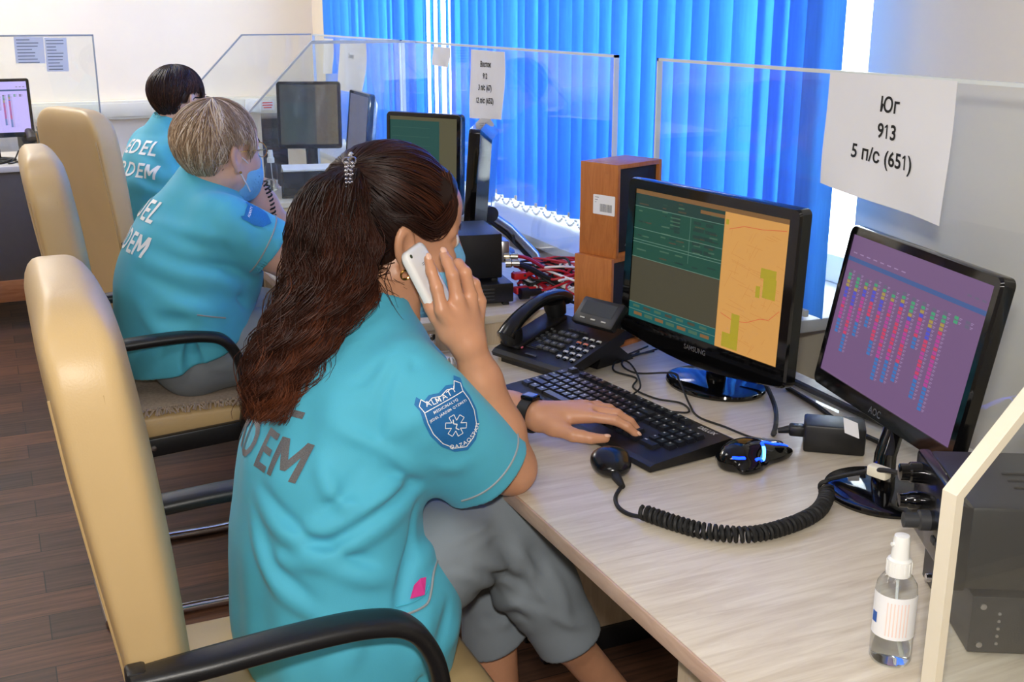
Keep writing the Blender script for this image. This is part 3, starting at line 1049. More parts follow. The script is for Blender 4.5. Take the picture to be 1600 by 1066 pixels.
# ------------------------------------------------------------------ mouse
def mouse():
    t = thing('computer_mouse', 'black gaming mouse with glowing blue stripes right of the keyboard', 'mouse', (1.028, 1.358, 0.75), math.radians(14))
    # long axis local x (front = +x)
    g = Field((-0.08, -0.055, -0.005), (0.085, 0.055, 0.055), 0.0018)
    g.ell((-0.018, 0, 0.013), (0.048, 0.034, 0.029), k=0.01)
    g.ell((0.028, 0, 0.009), (0.044, 0.031, 0.018), k=0.02)
    g.ell((-0.030, -0.030, 0.008), (0.030, 0.012, 0.010), k=0.012)
    g.ell((0.045, -0.024, 0.009), (0.026, 0.010, 0.010), k=0.010)
    g.rc((-0.004, -0.044, 0.020), (0.022, -0.046, 0.020), 0.013, k=0.012, op='s')
    g.ell((0.0, 0.030, 0.008), (0.045, 0.010, 0.010), k=0.012)
    g.cut((0, 0, 0.0005), (0, 0, -1))
    o = link('body', g.mesh('body', 1), BLACKG, t)
    bv = bvh_of(o)
    GLOW = mat_emit('blue_glow', (16, 60, 255), 5.0)
    GLOW2 = mat_emit('pale_blue_glow', (90, 180, 255), 5.0)
    def strip(pts, r, m, name):
        P = []
        for x, y in pts:
            h = bv.ray_cast(Vector((x, y, 0.2)), Vector((0, 0, -1)))
            if h[0] is not None:
                P.append(h[0])
        if len(P) > 2:
            b = MB(); b.tube(P, r, 8, flat=0.5); b.build(name, m, t)
    sp = lambda L_: [(p.x, p.y) for p in spline([(x, y, 0) for x, y in L_], 6)]
    strip(sp([(-0.030, -0.034), (-0.012, -0.032), (-0.002, -0.026), (0.002, -0.018), (0.016, -0.013), (0.040, -0.014), (0.064, -0.018)]), 0.0034, GLOW, 'light_strip')
    strip(sp([(-0.014, -0.0325), (-0.006, -0.029), (-0.001, -0.023)]), 0.0038, GLOW2, 'light_strip')
    strip(sp([(-0.058, -0.012), (-0.052, -0.019), (-0.044, -0.025)]), 0.0040, GLOW, 'light_strip')
    strip([(x, 0.0) for x in np.linspace(0.030, 0.050, 8)], 0.005, mat('rubber_wheel', (120, 125, 135), 0.3), 'scroll_wheel')
    strip([(x, 0.0) for x in np.linspace(0.052, 0.068, 8)], 0.0012, DARKGREY, 'button_gap')
    return t
mouse()

# ------------------------------------------------------------------ monitors
def monitor(name, label, bc, dirv, w, h, tilt, bez, depth, base, screen_fn, brand=None, curved_bottom=0.0, base_c=None, group=None, rim=0.004):
    """bc: centre of the lower edge of the front; dirv: left to right; tilt back in degrees"""
    ex = Vector((dirv[0], dirv[1], 0)).normalized()
    ez0 = Vector((0, 0, 1))
    ny = ez0.cross(ex)                        # points away from the viewer of the screen
    a = math.radians(tilt)
    ez = ez0 * math.cos(a) + ny * math.sin(a)
    eyv = ez.cross(ex)                        # depth axis, into the monitor
    if base_c is None:
        base_c = Vector(bc) + ny * 0.06
    t = thing(name, label, 'monitor', (base_c[0], base_c[1], base[2]), 0, group)
    org = Vector(bc) - Vector((base_c[0], base_c[1], base[2]))
    M = frame(ex, ez, -eyv, org)              # local: x right, y up, z toward the viewer
    b = MB()
    out = []
    rr = 0.012
    for (cx, cy, a0) in ((w / 2 - rr, h - rr, 0), (-w / 2 + rr, h - rr, 90), (-w / 2 + rr, rr, 180), (w / 2 - rr, rr, 270)):
        for k in range(6):
            aa = math.radians(a0 + 18 * k)
            out.append((cx + rr * math.cos(aa), cy + rr * math.sin(aa)))
        if a0 == 180 and curved_bottom:
            for k in range(1, 12):
                u = k / 12
                out.append((-w / 2 + rr + (w - 2 * rr) * u, -curved_bottom * math.sin(PI * u)))
    n = len(out)
    layers = [(0.0, -0.004), (1.0, -0.001), (1.0, -depth * 0.55), (0.72, -depth), ]
    # front ring is inset to hold the panel
    bl_, br_, bt_, bb_ = bez
    inner = [(-w / 2 + bl_, bb_), (w / 2 - br_, bb_), (w / 2 - br_, h - bt_), (-w / 2 + bl_, h - bt_)]
    cxm, cym = 0.0, h / 2
    V = []
    for s, z in ((0.985, 0.0), (1.0, -0.004), (1.0, -depth * 0.5), (0.80, -depth)):
        for x, y in out:
            V.append((cxm + (x - cxm) * s, cym + (y - cym) * s, z))
    F = []
    for L in range(3):
        for k in range(n):
            k2 = (k + 1) % n
            F.append((L * n + k2, L * n + k, (L + 1) * n + k, (L + 1) * n + k2))
    F.append(tuple(3 * n + k for k in range(n - 1, -1, -1)))
    b.add([M @ Vector(p) for p in V], F, 0, True)
    # front bezel face with an opening: four strips fanned to the outline
    V = [(cxm + (x - cxm) * 0.985, cym + (y - cym) * 0.985, 0.0) for x, y in out] + [(x, y, 0.0) for x, y in inner] + [(x, y, -0.003) for x, y in inner]
    F = []
    def nearest(p):
        # corner index by quadrant
        return {(1, -1): 1, (1, 1): 2, (-1, 1): 3, (-1, -1): 0}[(1 if p[0] >= 0 else -1, 1 if p[1] >= h / 2 else -1)]
    for k in range(n):
        k2 = (k + 1) % n
        a_, b_ = nearest(out[k]), nearest(out[k2])
        if a_ == b_:
            F.append((k, k2, n + a_))
        else:
            F.append((k, k2, n + b_, n + a_))
    for k in range(4):
        k2 = (k + 1) % 4
        F.append((n + k, n + k2, n + 4 + k2, n + 4 + k))
    b.add([M @ Vector(p) for p in V], F, 0, False)
    hs = b.build('housing', BLACKG, t, 35)
    # the lit panel
    iw, ih = w - bl_ - br_, h - bt_ - bb_
    MP = M @ Matrix.Translation((-w / 2 + bl_, bb_, -0.0028))
    screen_fn(t, MP, iw, ih)
    if brand:
        s, size, yoff = brand
        b = MB(); add_text(b, s, size, M @ Matrix.Translation((0, yoff, 0.0006)), bold=0.0002)
        b.build('brand_lettering', SILVER, hs)
    # neck and foot
    kind, rx, bz, ry = base
    nk = MB()
    back = M @ Vector((0, h * 0.3, -depth * 0.75))
    foot = Vector((0, 0, 0.012)) + ex * 0.0
    nk.tube([foot, foot + Vector((0, 0, 0.05)), (back + foot) / 2 + Vector((0, 0, 0.0)), back], [0.024, 0.022, 0.022, 0.024], 12, flat=0.6, upv=tuple(ny))
    nk.build('neck', BLACKG, t)
    fb = MB()
    R = Matrix.Rotation(math.atan2(ex.y, ex.x), 3, 'Z')
    fb.lathe([(0.0, 0.0), (0.97, 0.0), (1.0, 0.005), (0.985, 0.009), (0.90, 0.012), (0.0, 0.014)], 48, (0, 0, 0.0), R @ Matrix.Diagonal((rx, ry, 1)))
    fb.build('foot', BLACKG, t)
    return t, M, hs

def emit_cols(defs):
    return [mat_emit(n, c, s) for n, c, s in defs]

def scr_base(t, MP, w, h, m):
    b = MB(); b.quad(MP @ Vector((0, 0, 0)), MP @ Vector((w, 0, 0)), MP @ Vector((w, h, 0)), MP @ Vector((0, h, 0)))
    return b.build('display', m, t)

class ScreenMB(MB):
    """flat rectangles on the display in 0-1 coordinates (y down from the top)"""
    def __init__(s, MP, w, h):
        super().__init__(); s.M = MP; s.w = w; s.h = h
    def rect(s, x0, y0, x1, y1, mi, z=0.0002):
        M, w, h = s.M, s.w, s.h
        s.quad(M @ Vector((x0 * w, h - y1 * h, z)), M @ Vector((x1 * w, h - y1 * h, z)), M @ Vector((x1 * w, h - y0 * h, z)), M @ Vector((x0 * w, h - y0 * h, z)), mi)
    def line(s, pts, th, mi, z=0.0006):
        for (xa, ya), (xb, yb) in zip(pts[:-1], pts[1:]):
            a = Vector((xa * s.w, s.h - ya * s.h, z)); c = Vector((xb * s.w, s.h - yb * s.h, z))
            d = (c - a); d.normalize(); nn = Vector((-d.y, d.x, 0)) * th / 2
            s.quad(s.M @ (a - nn), s.M @ (c - nn), s.M @ (c + nn), s.M @ (a + nn), mi)

def screen_dispatch(t, MP, w, h):
    """green call form on the left, amber town map on the right"""
    ms = emit_cols([('form_green', (28, 72, 58), 1.0), ('form_dark', (32, 58, 52), 1.0), ('form_olive', (70, 66, 50), 1.0), ('map_amber', (206, 150, 80), 1.0),
                    ('map_park', (168, 150, 40), 1.0), ('map_road', (196, 132, 66), 1.0), ('form_line', (92, 124, 108), 1.0), ('map_river', (205, 96, 60), 1.0),
                    ('title_brown', (122, 88, 52), 1.0), ('form_text', (66, 98, 78), 1.0), ('form_teal', (20, 84, 84), 1.0), ('map_border', (190, 138, 74), 1.0)])
    d = scr_base(t, MP, w, h, ms[0])
    s = ScreenMB(MP, w, h); r = random.Random(5)
    sp = 0.62
    s.rect(0, 0, 1, 0.035, 8, 0.0003)
    s.rect(0, 0.035, sp, 0.13, 1)
    s.rect(0, 0.52, sp, 0.88, 2)
    s.rect(0, 0.88, sp, 1.0, 10)
    s.rect(sp, 0.035, 1, 1, 3)
    for yy in (0.13, 0.30, 0.385, 0.405, 0.52, 0.88, 0.935):
        s.line([(0, yy), (sp, yy)], 0.0012, 6)
    s.line([(0.40, 0.13), (0.40, 0.47)], 0.001, 6)
    for k in range(64):
        x = r.choice([0.03, 0.06, 0.2, 0.26, 0.31, 0.43, 0.47, 0.53]); y = 0.05 + 0.027 * r.randint(0, 17)
        if y > 0.5: continue
        wd = r.uniform(0.02, 0.07)
        s.rect(x, y, min(x + wd, sp - 0.01), y + 0.011, r.choice([9, 9, 1, 2]), 0.0005)
    for k in range(5):
        s.rect(0.27 + 0.005 * k, 0.14 + 0.028 * k, 0.33, 0.16 + 0.028 * k, 1, 0.0005)
        s.rect(0.42, 0.15 + 0.05 * k, 0.47 + 0.02 * (k % 3), 0.175 + 0.05 * k, 1, 0.0005)
        s.rect(0.5, 0.15 + 0.05 * k, 0.55 + 0.02 * (k % 2), 0.175 + 0.05 * k, 1, 0.0005)
    for k in range(7):
        s.rect(0.03 + 0.08 * k, 0.895, 0.08 + 0.08 * k, 0.915, 2 if k % 2 else 9, 0.0005)
        s.rect(0.04 + 0.08 * k, 0.95, 0.1 + 0.08 * k, 0.975, 9 if k % 2 else 8, 0.0005)
    s.rect(0.46, 0.06, sp, 0.085, 8, 0.0005)
    # map: streets, parks, one red river road
    for k in range(60):
        x = r.uniform(sp + 0.02, 0.96); y = r.uniform(0.12, 0.95); a = r.choice([0.15, 0.15 + PI / 2, 0.3, 1.9]); L = r.uniform(0.03, 0.13)
        x2 = min(0.985, max(sp + 0.01, x + L * math.cos(a))); y2 = min(0.985, y + L * math.sin(a))
        s.line([(x, y), (x2, y2)], 0.0007, 5)
    s.rect(0.86, 0.36, 0.95, 0.43, 4, 0.0007); s.rect(0.88, 0.42, 0.955, 0.56, 4, 0.0007); s.rect(0.84, 0.49, 0.865, 0.57, 4, 0.0007)
    s.rect(0.71, 0.73, 0.76, 0.92, 4, 0.0007); s.rect(0.66, 0.88, 0.76, 0.985, 4, 0.0007)
    s.line([(sp + 0.02, 0.75), (0.72, 0.78), (0.8, 0.765), (0.88, 0.71), (0.93, 0.70), (0.985, 0.62)], 0.0012, 7)
    s.line([(sp + 0.03, 0.15), (0.74, 0.11), (0.85, 0.105), (0.985, 0.08)], 0.0012, 7)
    s.line([(sp, 0.035), (sp, 1.0)], 0.0016, 11)
    s.rect(sp + 0.008, 0.085, sp + 0.025, 0.12, 4, 0.0009)
    s.build('screen_picture', ms, d)

def board(MP, w, h, d, cols, seed, bg):
    ms = emit_cols([('list_bar_blue' + bg, (62, 88, 140), 1.0), ('list_red' + bg, (196, 60, 96), 1.0), ('list_magenta' + bg, (172, 62, 140), 1.0), ('list_blue' + bg, (54, 110, 176), 1.0),
                    ('list_navy' + bg, (76, 78, 190), 1.0), ('list_green' + bg, (66, 150, 110), 1.0), ('list_olive' + bg, (160, 140, 70), 1.0), ('list_grey' + bg, (98, 92, 116), 1.0), ('list_pale' + bg, (150, 126, 164), 1.0)])
    s = ScreenMB(MP, w, h); r = random.Random(seed)
    s.rect(0.0, 0.155, 1.0, 0.185, 0)
    for k in range(8):
        s.rect(0.03 + 0.055 * k, 0.118, 0.06 + 0.055 * k, 0.126, 8)
    for k in range(3):
        s.rect(0.86 + 0.045 * k, 0.10, 0.885 + 0.045 * k, 0.112, 7)
    tops = [0.24, 0.25, 0.26, 0.24, 0.25, 0.26, 0.24, 0.25, 0.25, 0.26, 0.25, 0.25, 0.25]
    ends = [0.70, 0.80, 0.66, 0.57, 0.74, 0.86, 0.86, 0.80, 0.56, 0.84, 0.88, 0.28, 0.28]
    for c in range(cols):
        x = 0.035 + c * 0.93 / cols
        y = tops[c % 13]; e = ends[c % 13]
        n = int((e - y) / 0.026) + 1
        ng = r.randint(1, 3); no = r.randint(1, 2); nn = r.randint(0, 4)
        for k in range(n):
            f = k / max(1, n)
            mi = 7 if k == 0 else 5 if k <= ng else 6 if k <= ng + no else 4 if k <= ng + no + nn else (1 if r.random() < 0.45 else 2)
            if f > 0.74: mi = 3
            if n < 4: mi = 5 if c % 2 else 7
            yy = y + 0.026 * k
            s.rect(x, yy, x + 0.026, yy + 0.020, mi)
            s.rect(x + 0.031, yy + 0.003, x + 0.048, yy + 0.008, 8)
            s.rect(x + 0.031, yy + 0.012, x + 0.043, yy + 0.016, 8)
    s.build('screen_picture', ms, d)

def screen_board(t, MP, w, h):
    d = scr_base(t, MP, w, h, mat_emit('list_background_mauve', (112, 84, 122), 1.0))
    board(MP, w, h, d, 13, 11, '')
def screen_board_far(t, MP, w, h):
    d = scr_base(t, MP, w, h, mat_emit('list_background_lilac', (186, 172, 236), 1.3))
    board(MP, w, h, d, 13, 4, '_bright')
def screen_teal(t, MP, w, h):
    ms = emit_cols([('form_green', (28, 72, 58), 1.0), ('map_dull', (84, 80, 58), 1.0), ('form_dull', (58, 88, 78), 1.0)])
    d = scr_base(t, MP, w, h, mat_emit('form_teal_dull', (34, 74, 68), 1.0))
    s = ScreenMB(MP, w, h)
    s.rect(0.74, 0.0, 1.0, 1.0, 1); s.rect(0, 0, 1, 0.04, 1, 0.0004)
    for k in range(7):
        s.rect(0.03, 0.12 + 0.1 * k, 0.6, 0.125 + 0.1 * k, 2, 0.0004)
    s.build('screen_picture', ms, d)
def screen_dim(t, MP, w, h):
    ms = emit_cols([('dim_form', (62, 72, 68), 0.9), ('dim_map', (100, 88, 68), 0.9), ('dim_light', (120, 170, 176), 1.0)])
    d = scr_base(t, MP, w, h, mat_emit('dim_screen', (66, 68, 66), 0.9))
    s = ScreenMB(MP, w, h)
    s.rect(0.62, 0.0, 1.0, 1.0, 1); s.rect(0.06, 0.3, 0.58, 0.95, 0)
    s.build('screen_picture', ms, d)
def screen_off(t, MP, w, h):
    scr_base(t, MP, w, h, mat_emit('mauve_grey_screen', (104, 98, 108), 0.9))

monitor('computer_monitor', 'large black monitor beside the wooden speakers, green form and amber map on screen', (1.145, 1.701, 0.812), (0.13, -0.99), 0.459, 0.307, 2.5,
        (0.024, 0.024, 0.020, 0.034), 0.05, ('oval', 0.105, 0.75, 0.085), screen_dispatch, ('SAMSUNG', 0.0135, 0.014), 0.020, (1.195, 1.70))
monitor('computer_monitor', 'black monitor nearest the camera, coloured status columns on a mauve screen', (1.140, 1.220, 0.848), (-0.21, -0.977), 0.390, 0.262, 10.5,
        (0.012, 0.014, 0.014, 0.026), 0.042, ('oval', 0.088, 0.75, 0.082), screen_board, ('AOC', 0.015, 0.013), 0.0, (1.128, 1.175))
monitor('computer_monitor', 'black monitor before the blonde woman, teal form on its screen, facing the camera', (1.083, 2.984, 0.885), (0.56, -0.83), 0.253, 0.275, 2,
        (0.012, 0.014, 0.012, 0.02), 0.04, ('oval', 0.09, 0.75, 0.075), screen_teal, None, 0.0, (1.14, 3.02))
monitor('computer_monitor', 'glossy black monitor seen edge-on between the teal screen and the blue blind', (1.105, 2.70, 0.895), (-0.47, -0.88), 0.30, 0.262, 4,
        (0.014, 0.014, 0.012, 0.02), 0.055, ('oval', 0.09, 0.815, 0.075), screen_teal, None, 0.0, (1.15, 2.69))
monitor('computer_monitor', 'far black monitor with a dim grey and brown screen in front of the back wall', (1.085, 4.20, 0.935), (0.215, -0.085), 0.236, 0.245, 6,
        (0.012, 0.012, 0.012, 0.016), 0.04, ('oval', 0.09, 0.75, 0.075), screen_dim, None, 0.0, (1.11, 4.27))
monitor('computer_monitor', 'far monitor with a plain mauve grey screen turned towards the blind', (1.185, 3.97, 0.905), (-0.02, -0.32), 0.30, 0.25, 6,
        (0.012, 0.012, 0.012, 0.016), 0.04, ('oval', 0.08, 0.75, 0.07), screen_off, None, 0.0, (1.205, 3.97))
monitor('computer_monitor', 'monitor with a lilac status list on the desk along the back wall at far left', (0.02, 5.80, 0.865), (1, 0.05), 0.36, 0.265, 4,
        (0.014, 0.014, 0.014, 0.022), 0.04, ('oval', 0.09, 0.75, 0.08), screen_board_far, None, 0.0, (0.02, 5.88))

# ------------------------------------------------------------------ desk telephone
def desk_phone():
    # footprint: left front (0.90,2.10) right front (0.99,1.83); the set faces the operator
    ex = Vector((0.32, -0.947, 0)).normalized()
    ey = Vector((-ex.y, ex.x, 0))
    if ey.x < 0: ey = -ey
    c = Vector((0.993, 1.955, 0.75))
    t = thing('desk_phone', 'black office desk phone with tilted display left of the keyboard', 'telephone', c, math.atan2(ex.y, ex.x))
    t.scale = (0.88, 0.86, 0.80)
    W, D = 0.235, 0.20
    a = math.radians(17)
    def top(y): return 0.030 + (y + D / 2) * math.tan(a)
    M = frame((0, 1, 0), (0, 0, 1), (1, 0, 0), (-W / 2, 0, 0))
    b = MB()
    prof = [(-D / 2, 0.012), (-D / 2 - 0.004, 0.022), (-D / 2 + 0.006, 0.030), (D / 2 - 0.006, top(D / 2 - 0.006)), (D / 2, top(D / 2) - 0.012), (D / 2 - 0.01, 0.055), (-D / 2 + 0.03, 0.012)]
    b.prism(prof, W, M); b.build('case', BLACK, t)
    R = Matrix.Rotation(a, 3, 'X')
    def on(x, y, z=0.0): return Vector((x, y, top(y) + z / math.cos(a)))
    # rear support wedge
    b = MB(); b.prism([(D / 2 - 0.08, 0.001), (D / 2 + 0.045, 0.001), (D / 2 + 0.04, 0.006), (D / 2 - 0.02, 0.055), (D / 2 - 0.06, 0.05)], W * 0.86, frame((0, 1, 0), (0, 0, 1), (1, 0, 0), (-W * 0.43, 0, 0)))
    b.box((0, -D / 2 + 0.012, 0.0065), (W * 0.8, 0.014, 0.013))
    b.build('stand', BLACK, t)
    # handset on its cradle at the left
    hx = -W / 2 + 0.035
    b = MB(); b.box(on(hx, 0.0, 0.004), (0.062, 0.17, 0.012), 0.004, R); b.build('cradle', BLACK, t)
    b = MB()
    pts = [on(hx, -0.092, 0.034), on(hx, -0.07, 0.050), on(hx, -0.035, 0.063), on(hx, 0.01, 0.068), on(hx, 0.05, 0.064), on(hx, 0.085, 0.052), on(hx, 0.105, 0.036)]
    P = spline(pts, 5)
    b.tube(P, [0.026 - 0.006 * math.sin(PI * i / (len(P) - 1)) for i in range(len(P))], 16, flat=0.72)
    hs = b.build('handset', BLACKG if False else mat('satin_black_plastic', (14, 14, 17), 0.2, noise=0.04), t)
    for yy in (-0.068, 0.076):
        b = MB(); b.lathe([(0.0, 0), (0.024, 0), (0.027, 0.02), (0.026, 0.036), (0.0, 0.04)], 20, on(hx, yy, 0.010), R)
        b.build('handset_cup', BLACK, hs)
    b = MB()
    for k in range(12):
        b.box(on(hx + 0.052, -0.058 + 0.0062 * k, 0.0006), (0.036, 0.0025, 0.0016), 0, R)
    b.build('loudspeaker_grille', DARKGREY, t)
    # tilted display
    b = MB(); a2 = math.radians(48); R2 = Matrix.Rotation(a2, 3, 'X')
    dc = on(0.062, 0.068, 0.040)
    b.box(dc, (0.125, 0.074, 0.022), 0.006, R2); dp = b.build('display_hood', BLACK, t)
    b = MB(); b.box(dc + R2 @ Vector((0, 0.008, 0.0112)), (0.094, 0.036, 0.001), 0, R2)
    b.build('display', mat('grey_lcd', (58, 62, 64), 0.2, noise=0.03), dp)
    b = MB()
    for k in range(3):
        b.box(dc + R2 @ Vector((-0.032 + 0.032 * k, -0.022, 0.0118)), (0.014, 0.0035, 0.002), 0.0008, R2)
    b.build('soft_key', LGREYP, dp)
    # number keys 4 x 3
    for r_i in range(4):
        for c_i in range(3):
            b = MB(); p = on(-0.012 + 0.0205 * c_i, 0.022 - 0.0235 * r_i, 0.002)
            b.box(p, (0.0165, 0.0125, 0.006), 0.0015, R)
            add_text(b, '123456789*0#'[r_i * 3 + c_i], 0.008, Matrix.Translation(p + R @ Vector((0, 0, 0.0032))) @ R.to_4x4(), 1)
            b.build('number_key', [GREYKEY, LGREYP], t)
    for k in range(5):
        b = MB(); b.box(on(-0.006 + 0.0125 * k, 0.043, 0.002), (0.0105, 0.006, 0.004), 0.001, R); b.build('menu_key', DARKGREY, t)
    for c_i in range(2):
        for r_i in range(4):
            b = MB(); b.lathe([(0, 0), (0.0042, 0), (0.0042, 0.003), (0.0, 0.004)], 12, on(-0.048 + 0.0135 * c_i, 0.026 - 0.0165 * r_i - 0.006 * c_i, 0.0), R)
            b.build('function_key', GREYKEY, t)
    ORANGE = mat('orange_lit_key', (214, 130, 96), 0.4)
    for r_i in range(5):
        for c_i in range(3):
            if r_i == 1 and c_i == 2: pass
            p = on(0.058 + 0.0205 * c_i, 0.026 - 0.0215 * r_i, 0.001)
            b = MB(); b.box(p, (0.0125, 0.0075, 0.004), 0.0018, R)
            o = b.build('line_key', ORANGE if (r_i == 1 and c_i < 2) else LGREYP, t)
            b = MB(); b.box(p + R @ Vector((0.002, -0.0065, 0.0)), (0.0085, 0.006, 0.0045), 0.001, R); b.build('lamp_button', BLACKG, o)
    b = MB(); b.box(on(-0.058, -0.070, 0.002), (0.018, 0.0065, 0.004), 0.001, R); b.build('mute_key', PINK, t)
    b = MB(); b.box(on(-0.008, -0.084, 0.001), (0.034, 0.005, 0.002), 0.001, R); b.build('nameplate', GREYKEY, t)
    return t
desk_phone()

# ------------------------------------------------------------------ wooden loudspeakers, one on the other
def speaker_box(label, c, rz, w, d, h, sticker=False):
    t = thing('wooden_loudspeaker', label, 'loudspeaker', c, rz, 'stacked wooden loudspeakers')
    b = MB()
    th = 0.009
    for x in (-w / 2 + th / 2, w / 2 - th / 2):
        b.box((x, 0, h / 2), (th, d, h), 0.001)
    for z in (th / 2, h - th / 2):
        b.box((0, 0, z), (w - 2 * th, d, th), 0.001)
    b.box((0, d / 2 - th / 2, h / 2), (w - 2 * th, th, h - 2 * th))
    b.build('cabinet', VENEER, t)
    b = MB(); b.box((0, -d / 2 + 0.012, h / 2), (w - 2 * th - 0.001, 0.012, h - 2 * th - 0.001), 0.003); f = b.build('front_grille', BLACKM, t)
    b = MB()
    b.prism([(-0.012, 0), (0.012, 0), (0, 0.02)], 0.001, frame((1, 0, 0), (0, 0, 1), (0, -1, 0), (-w / 2 + 0.045, -d / 2 + 0.005, 0.022)))
    b.build('triangle_badge', SILVER, f)
    if sticker:
        b = MB(); x = -w / 2 - 0.0004
        M = frame((0, -1, 0), (0, 0, 1), (-1, 0, 0), (x, -0.016, h * 0.56))
        b.prism(rrect(0.058, 0.040, 0.002, 3), 0.0005, M, 0)
        r = random.Random(9); xx = -0.010
        while xx < 0.020:
            wd = r.choice([0.0006, 0.001, 0.0014])
            b.prism([(xx, -0.014), (xx + wd, -0.014), (xx + wd, 0.002), (xx, 0.002)], 0.0004, M @ Matrix.Translation((0, 0, 0.0004)), 1); xx += wd + r.choice([0.0007, 0.001])
        for k in range(3):
            b.prism([(-0.024, 0.014 - 0.005 * k), (-0.014 - 0.003 * k, 0.014 - 0.005 * k), (-0.014 - 0.003 * k, 0.0152 - 0.005 * k), (-0.024, 0.0152 - 0.005 * k)], 0.0004, M @ Matrix.Translation((0, 0, 0.0004)), 1)
        b.build('barcode_sticker', [PAPER, GREYINK], t)
    return t
spc = Vector((1.167, 2.048, 0.75))
speaker_box('wooden loudspeaker standing on the desk beside the phone, lower of the stacked pair', spc, math.radians(22), 0.140, 0.098, 0.194)
speaker_box('wooden loudspeaker with a barcode sticker, on top of the stacked pair', spc + Vector((0.012, 0.0, 0.1945)), math.radians(20), 0.140, 0.100, 0.190, True)

# ------------------------------------------------------------------ hand microphone, coiled cord, radios at the right
def coil(path, turns, R, r, n=14, sides=6):
    P = spline(path, 12)
    P = [np.array(p) for p in P]
    L = [0.0]
    for a, c in zip(P[:-1], P[1:]):
        L.append(L[-1] + np.linalg.norm(c - a))
    N = turns * n
    out = []
    up_ = np.array([0, 0, 1.0])
    for i in range(N + 1):
        s = L[-1] * i / N
        k = min(len(L) - 2, max(0, int(np.searchsorted(L, s) - 1)))
        f = (s - L[k]) / (L[k + 1] - L[k] + 1e-9)
        p = P[k] + (P[k + 1] - P[k]) * f
        tg = P[k + 1] - P[k]; tg = tg / np.linalg.norm(tg)
        a = up_ - tg * (up_ @ tg); a /= np.linalg.norm(a); c = np.cross(tg, a)
        ph = 2 * PI * turns * i / N
        out.append(Vector(p + R * (a * math.cos(ph) + c * math.sin(ph))))
    return out
def hand_microphone():
    t = thing('radio_microphone', 'black radio hand microphone on the desk with a coiled cord', 'microphone', (0.805, 1.405, 0.75))
    ax = Vector((0.30, 0.95, 0)).normalized()
    sd = Vector((ax.y, -ax.x, 0))
    g = Field((-0.06, -0.06, 0.0), (0.06, 0.06, 0.055), 0.002)
    Rm = np.array([[sd.x, sd.y, 0], [ax.x, ax.y, 0], [0, 0, 1]])
    g.ell((0, 0, 0.017), (0.030, 0.036, 0.0175), Rm, k=0.004)
    g.ell(tuple(ax * 0.012 + Vector((0, 0, 0.024))), (0.028, 0.022, 0.015), Rm, k=0.012)
    g.cut((0, 0, 0.001), (0, 0, -1))
    body = link('body', g.mesh('body', 1), mat('satin_black_plastic', (14, 14, 17), 0.2), t)
    b = MB()
    for k in range(4):
        q = ax * (0.002 + 0.008 * k) + Vector((0, 0, 0.0385 - 0.0008 * k))
        b.tube([q - sd * 0.017 + Vector((0, 0, -0.004)), q, q + sd * 0.017 + Vector((0, 0, -0.004))], 0.0011, 6)
    b.build('ribs', BLACKM, body)
    b = MB(); b.tube([-ax * 0.026 + Vector((0, 0, 0.014)), -ax * 0.042 + Vector((0, 0, 0.012)), -ax * 0.066 + Vector((0.004, 0, 0.007))], [0.0085, 0.007, 0.0042], 10)
    b.build('strain_relief', BLACKM, t)
    o0 = Vector((0.805, 1.405, 0.75))
    P = [-ax * 0.06 + Vector((0.004, 0, 0.006))] + [Vector(p) - o0 for p in ((0.766, 1.322, 0.7535), (0.752, 1.290, 0.7535), (0.753, 1.262, 0.754), (0.765, 1.236, 0.757))]
    b = MB(); b.tube(spline(P, 8), 0.0032, 8)
    path = [(0.764, 1.243, 0.763), (0.786, 1.196, 0.7625), (0.812, 1.155, 0.7625), (0.860, 1.124, 0.7625), (0.926, 1.126, 0.7625), (0.985, 1.145, 0.7625), (1.028, 1.178, 0.764), (1.040, 1.195, 0.772)]
    C_ = coil([Vector(p) - o0 for p in path], 46, 0.0088, 0.0031)
    b.tube(C_, 0.0031, 6)
    tail = [C_[-1], Vector((1.045, 1.188, 0.785)) - o0, Vector((1.055, 1.150, 0.806)) - o0, Vector((1.045, 1.090, 0.835)) - o0, Vector((1.018, 1.0, 0.862)) - o0, Vector((1.0, 0.965, 0.866)) - o0]
    b.tube(spline(tail, 6), 0.0034, 8)
    b.build('coiled_cord', BLACKM, t)
    b = MB(); b.box(Vector((1.052, 1.105, 0.826)) - o0, (0.016, 0.030, 0.016), 0.003, math.radians(15)); b.build('cord_tag', CREAMP, t)
    return t
hand_microphone()

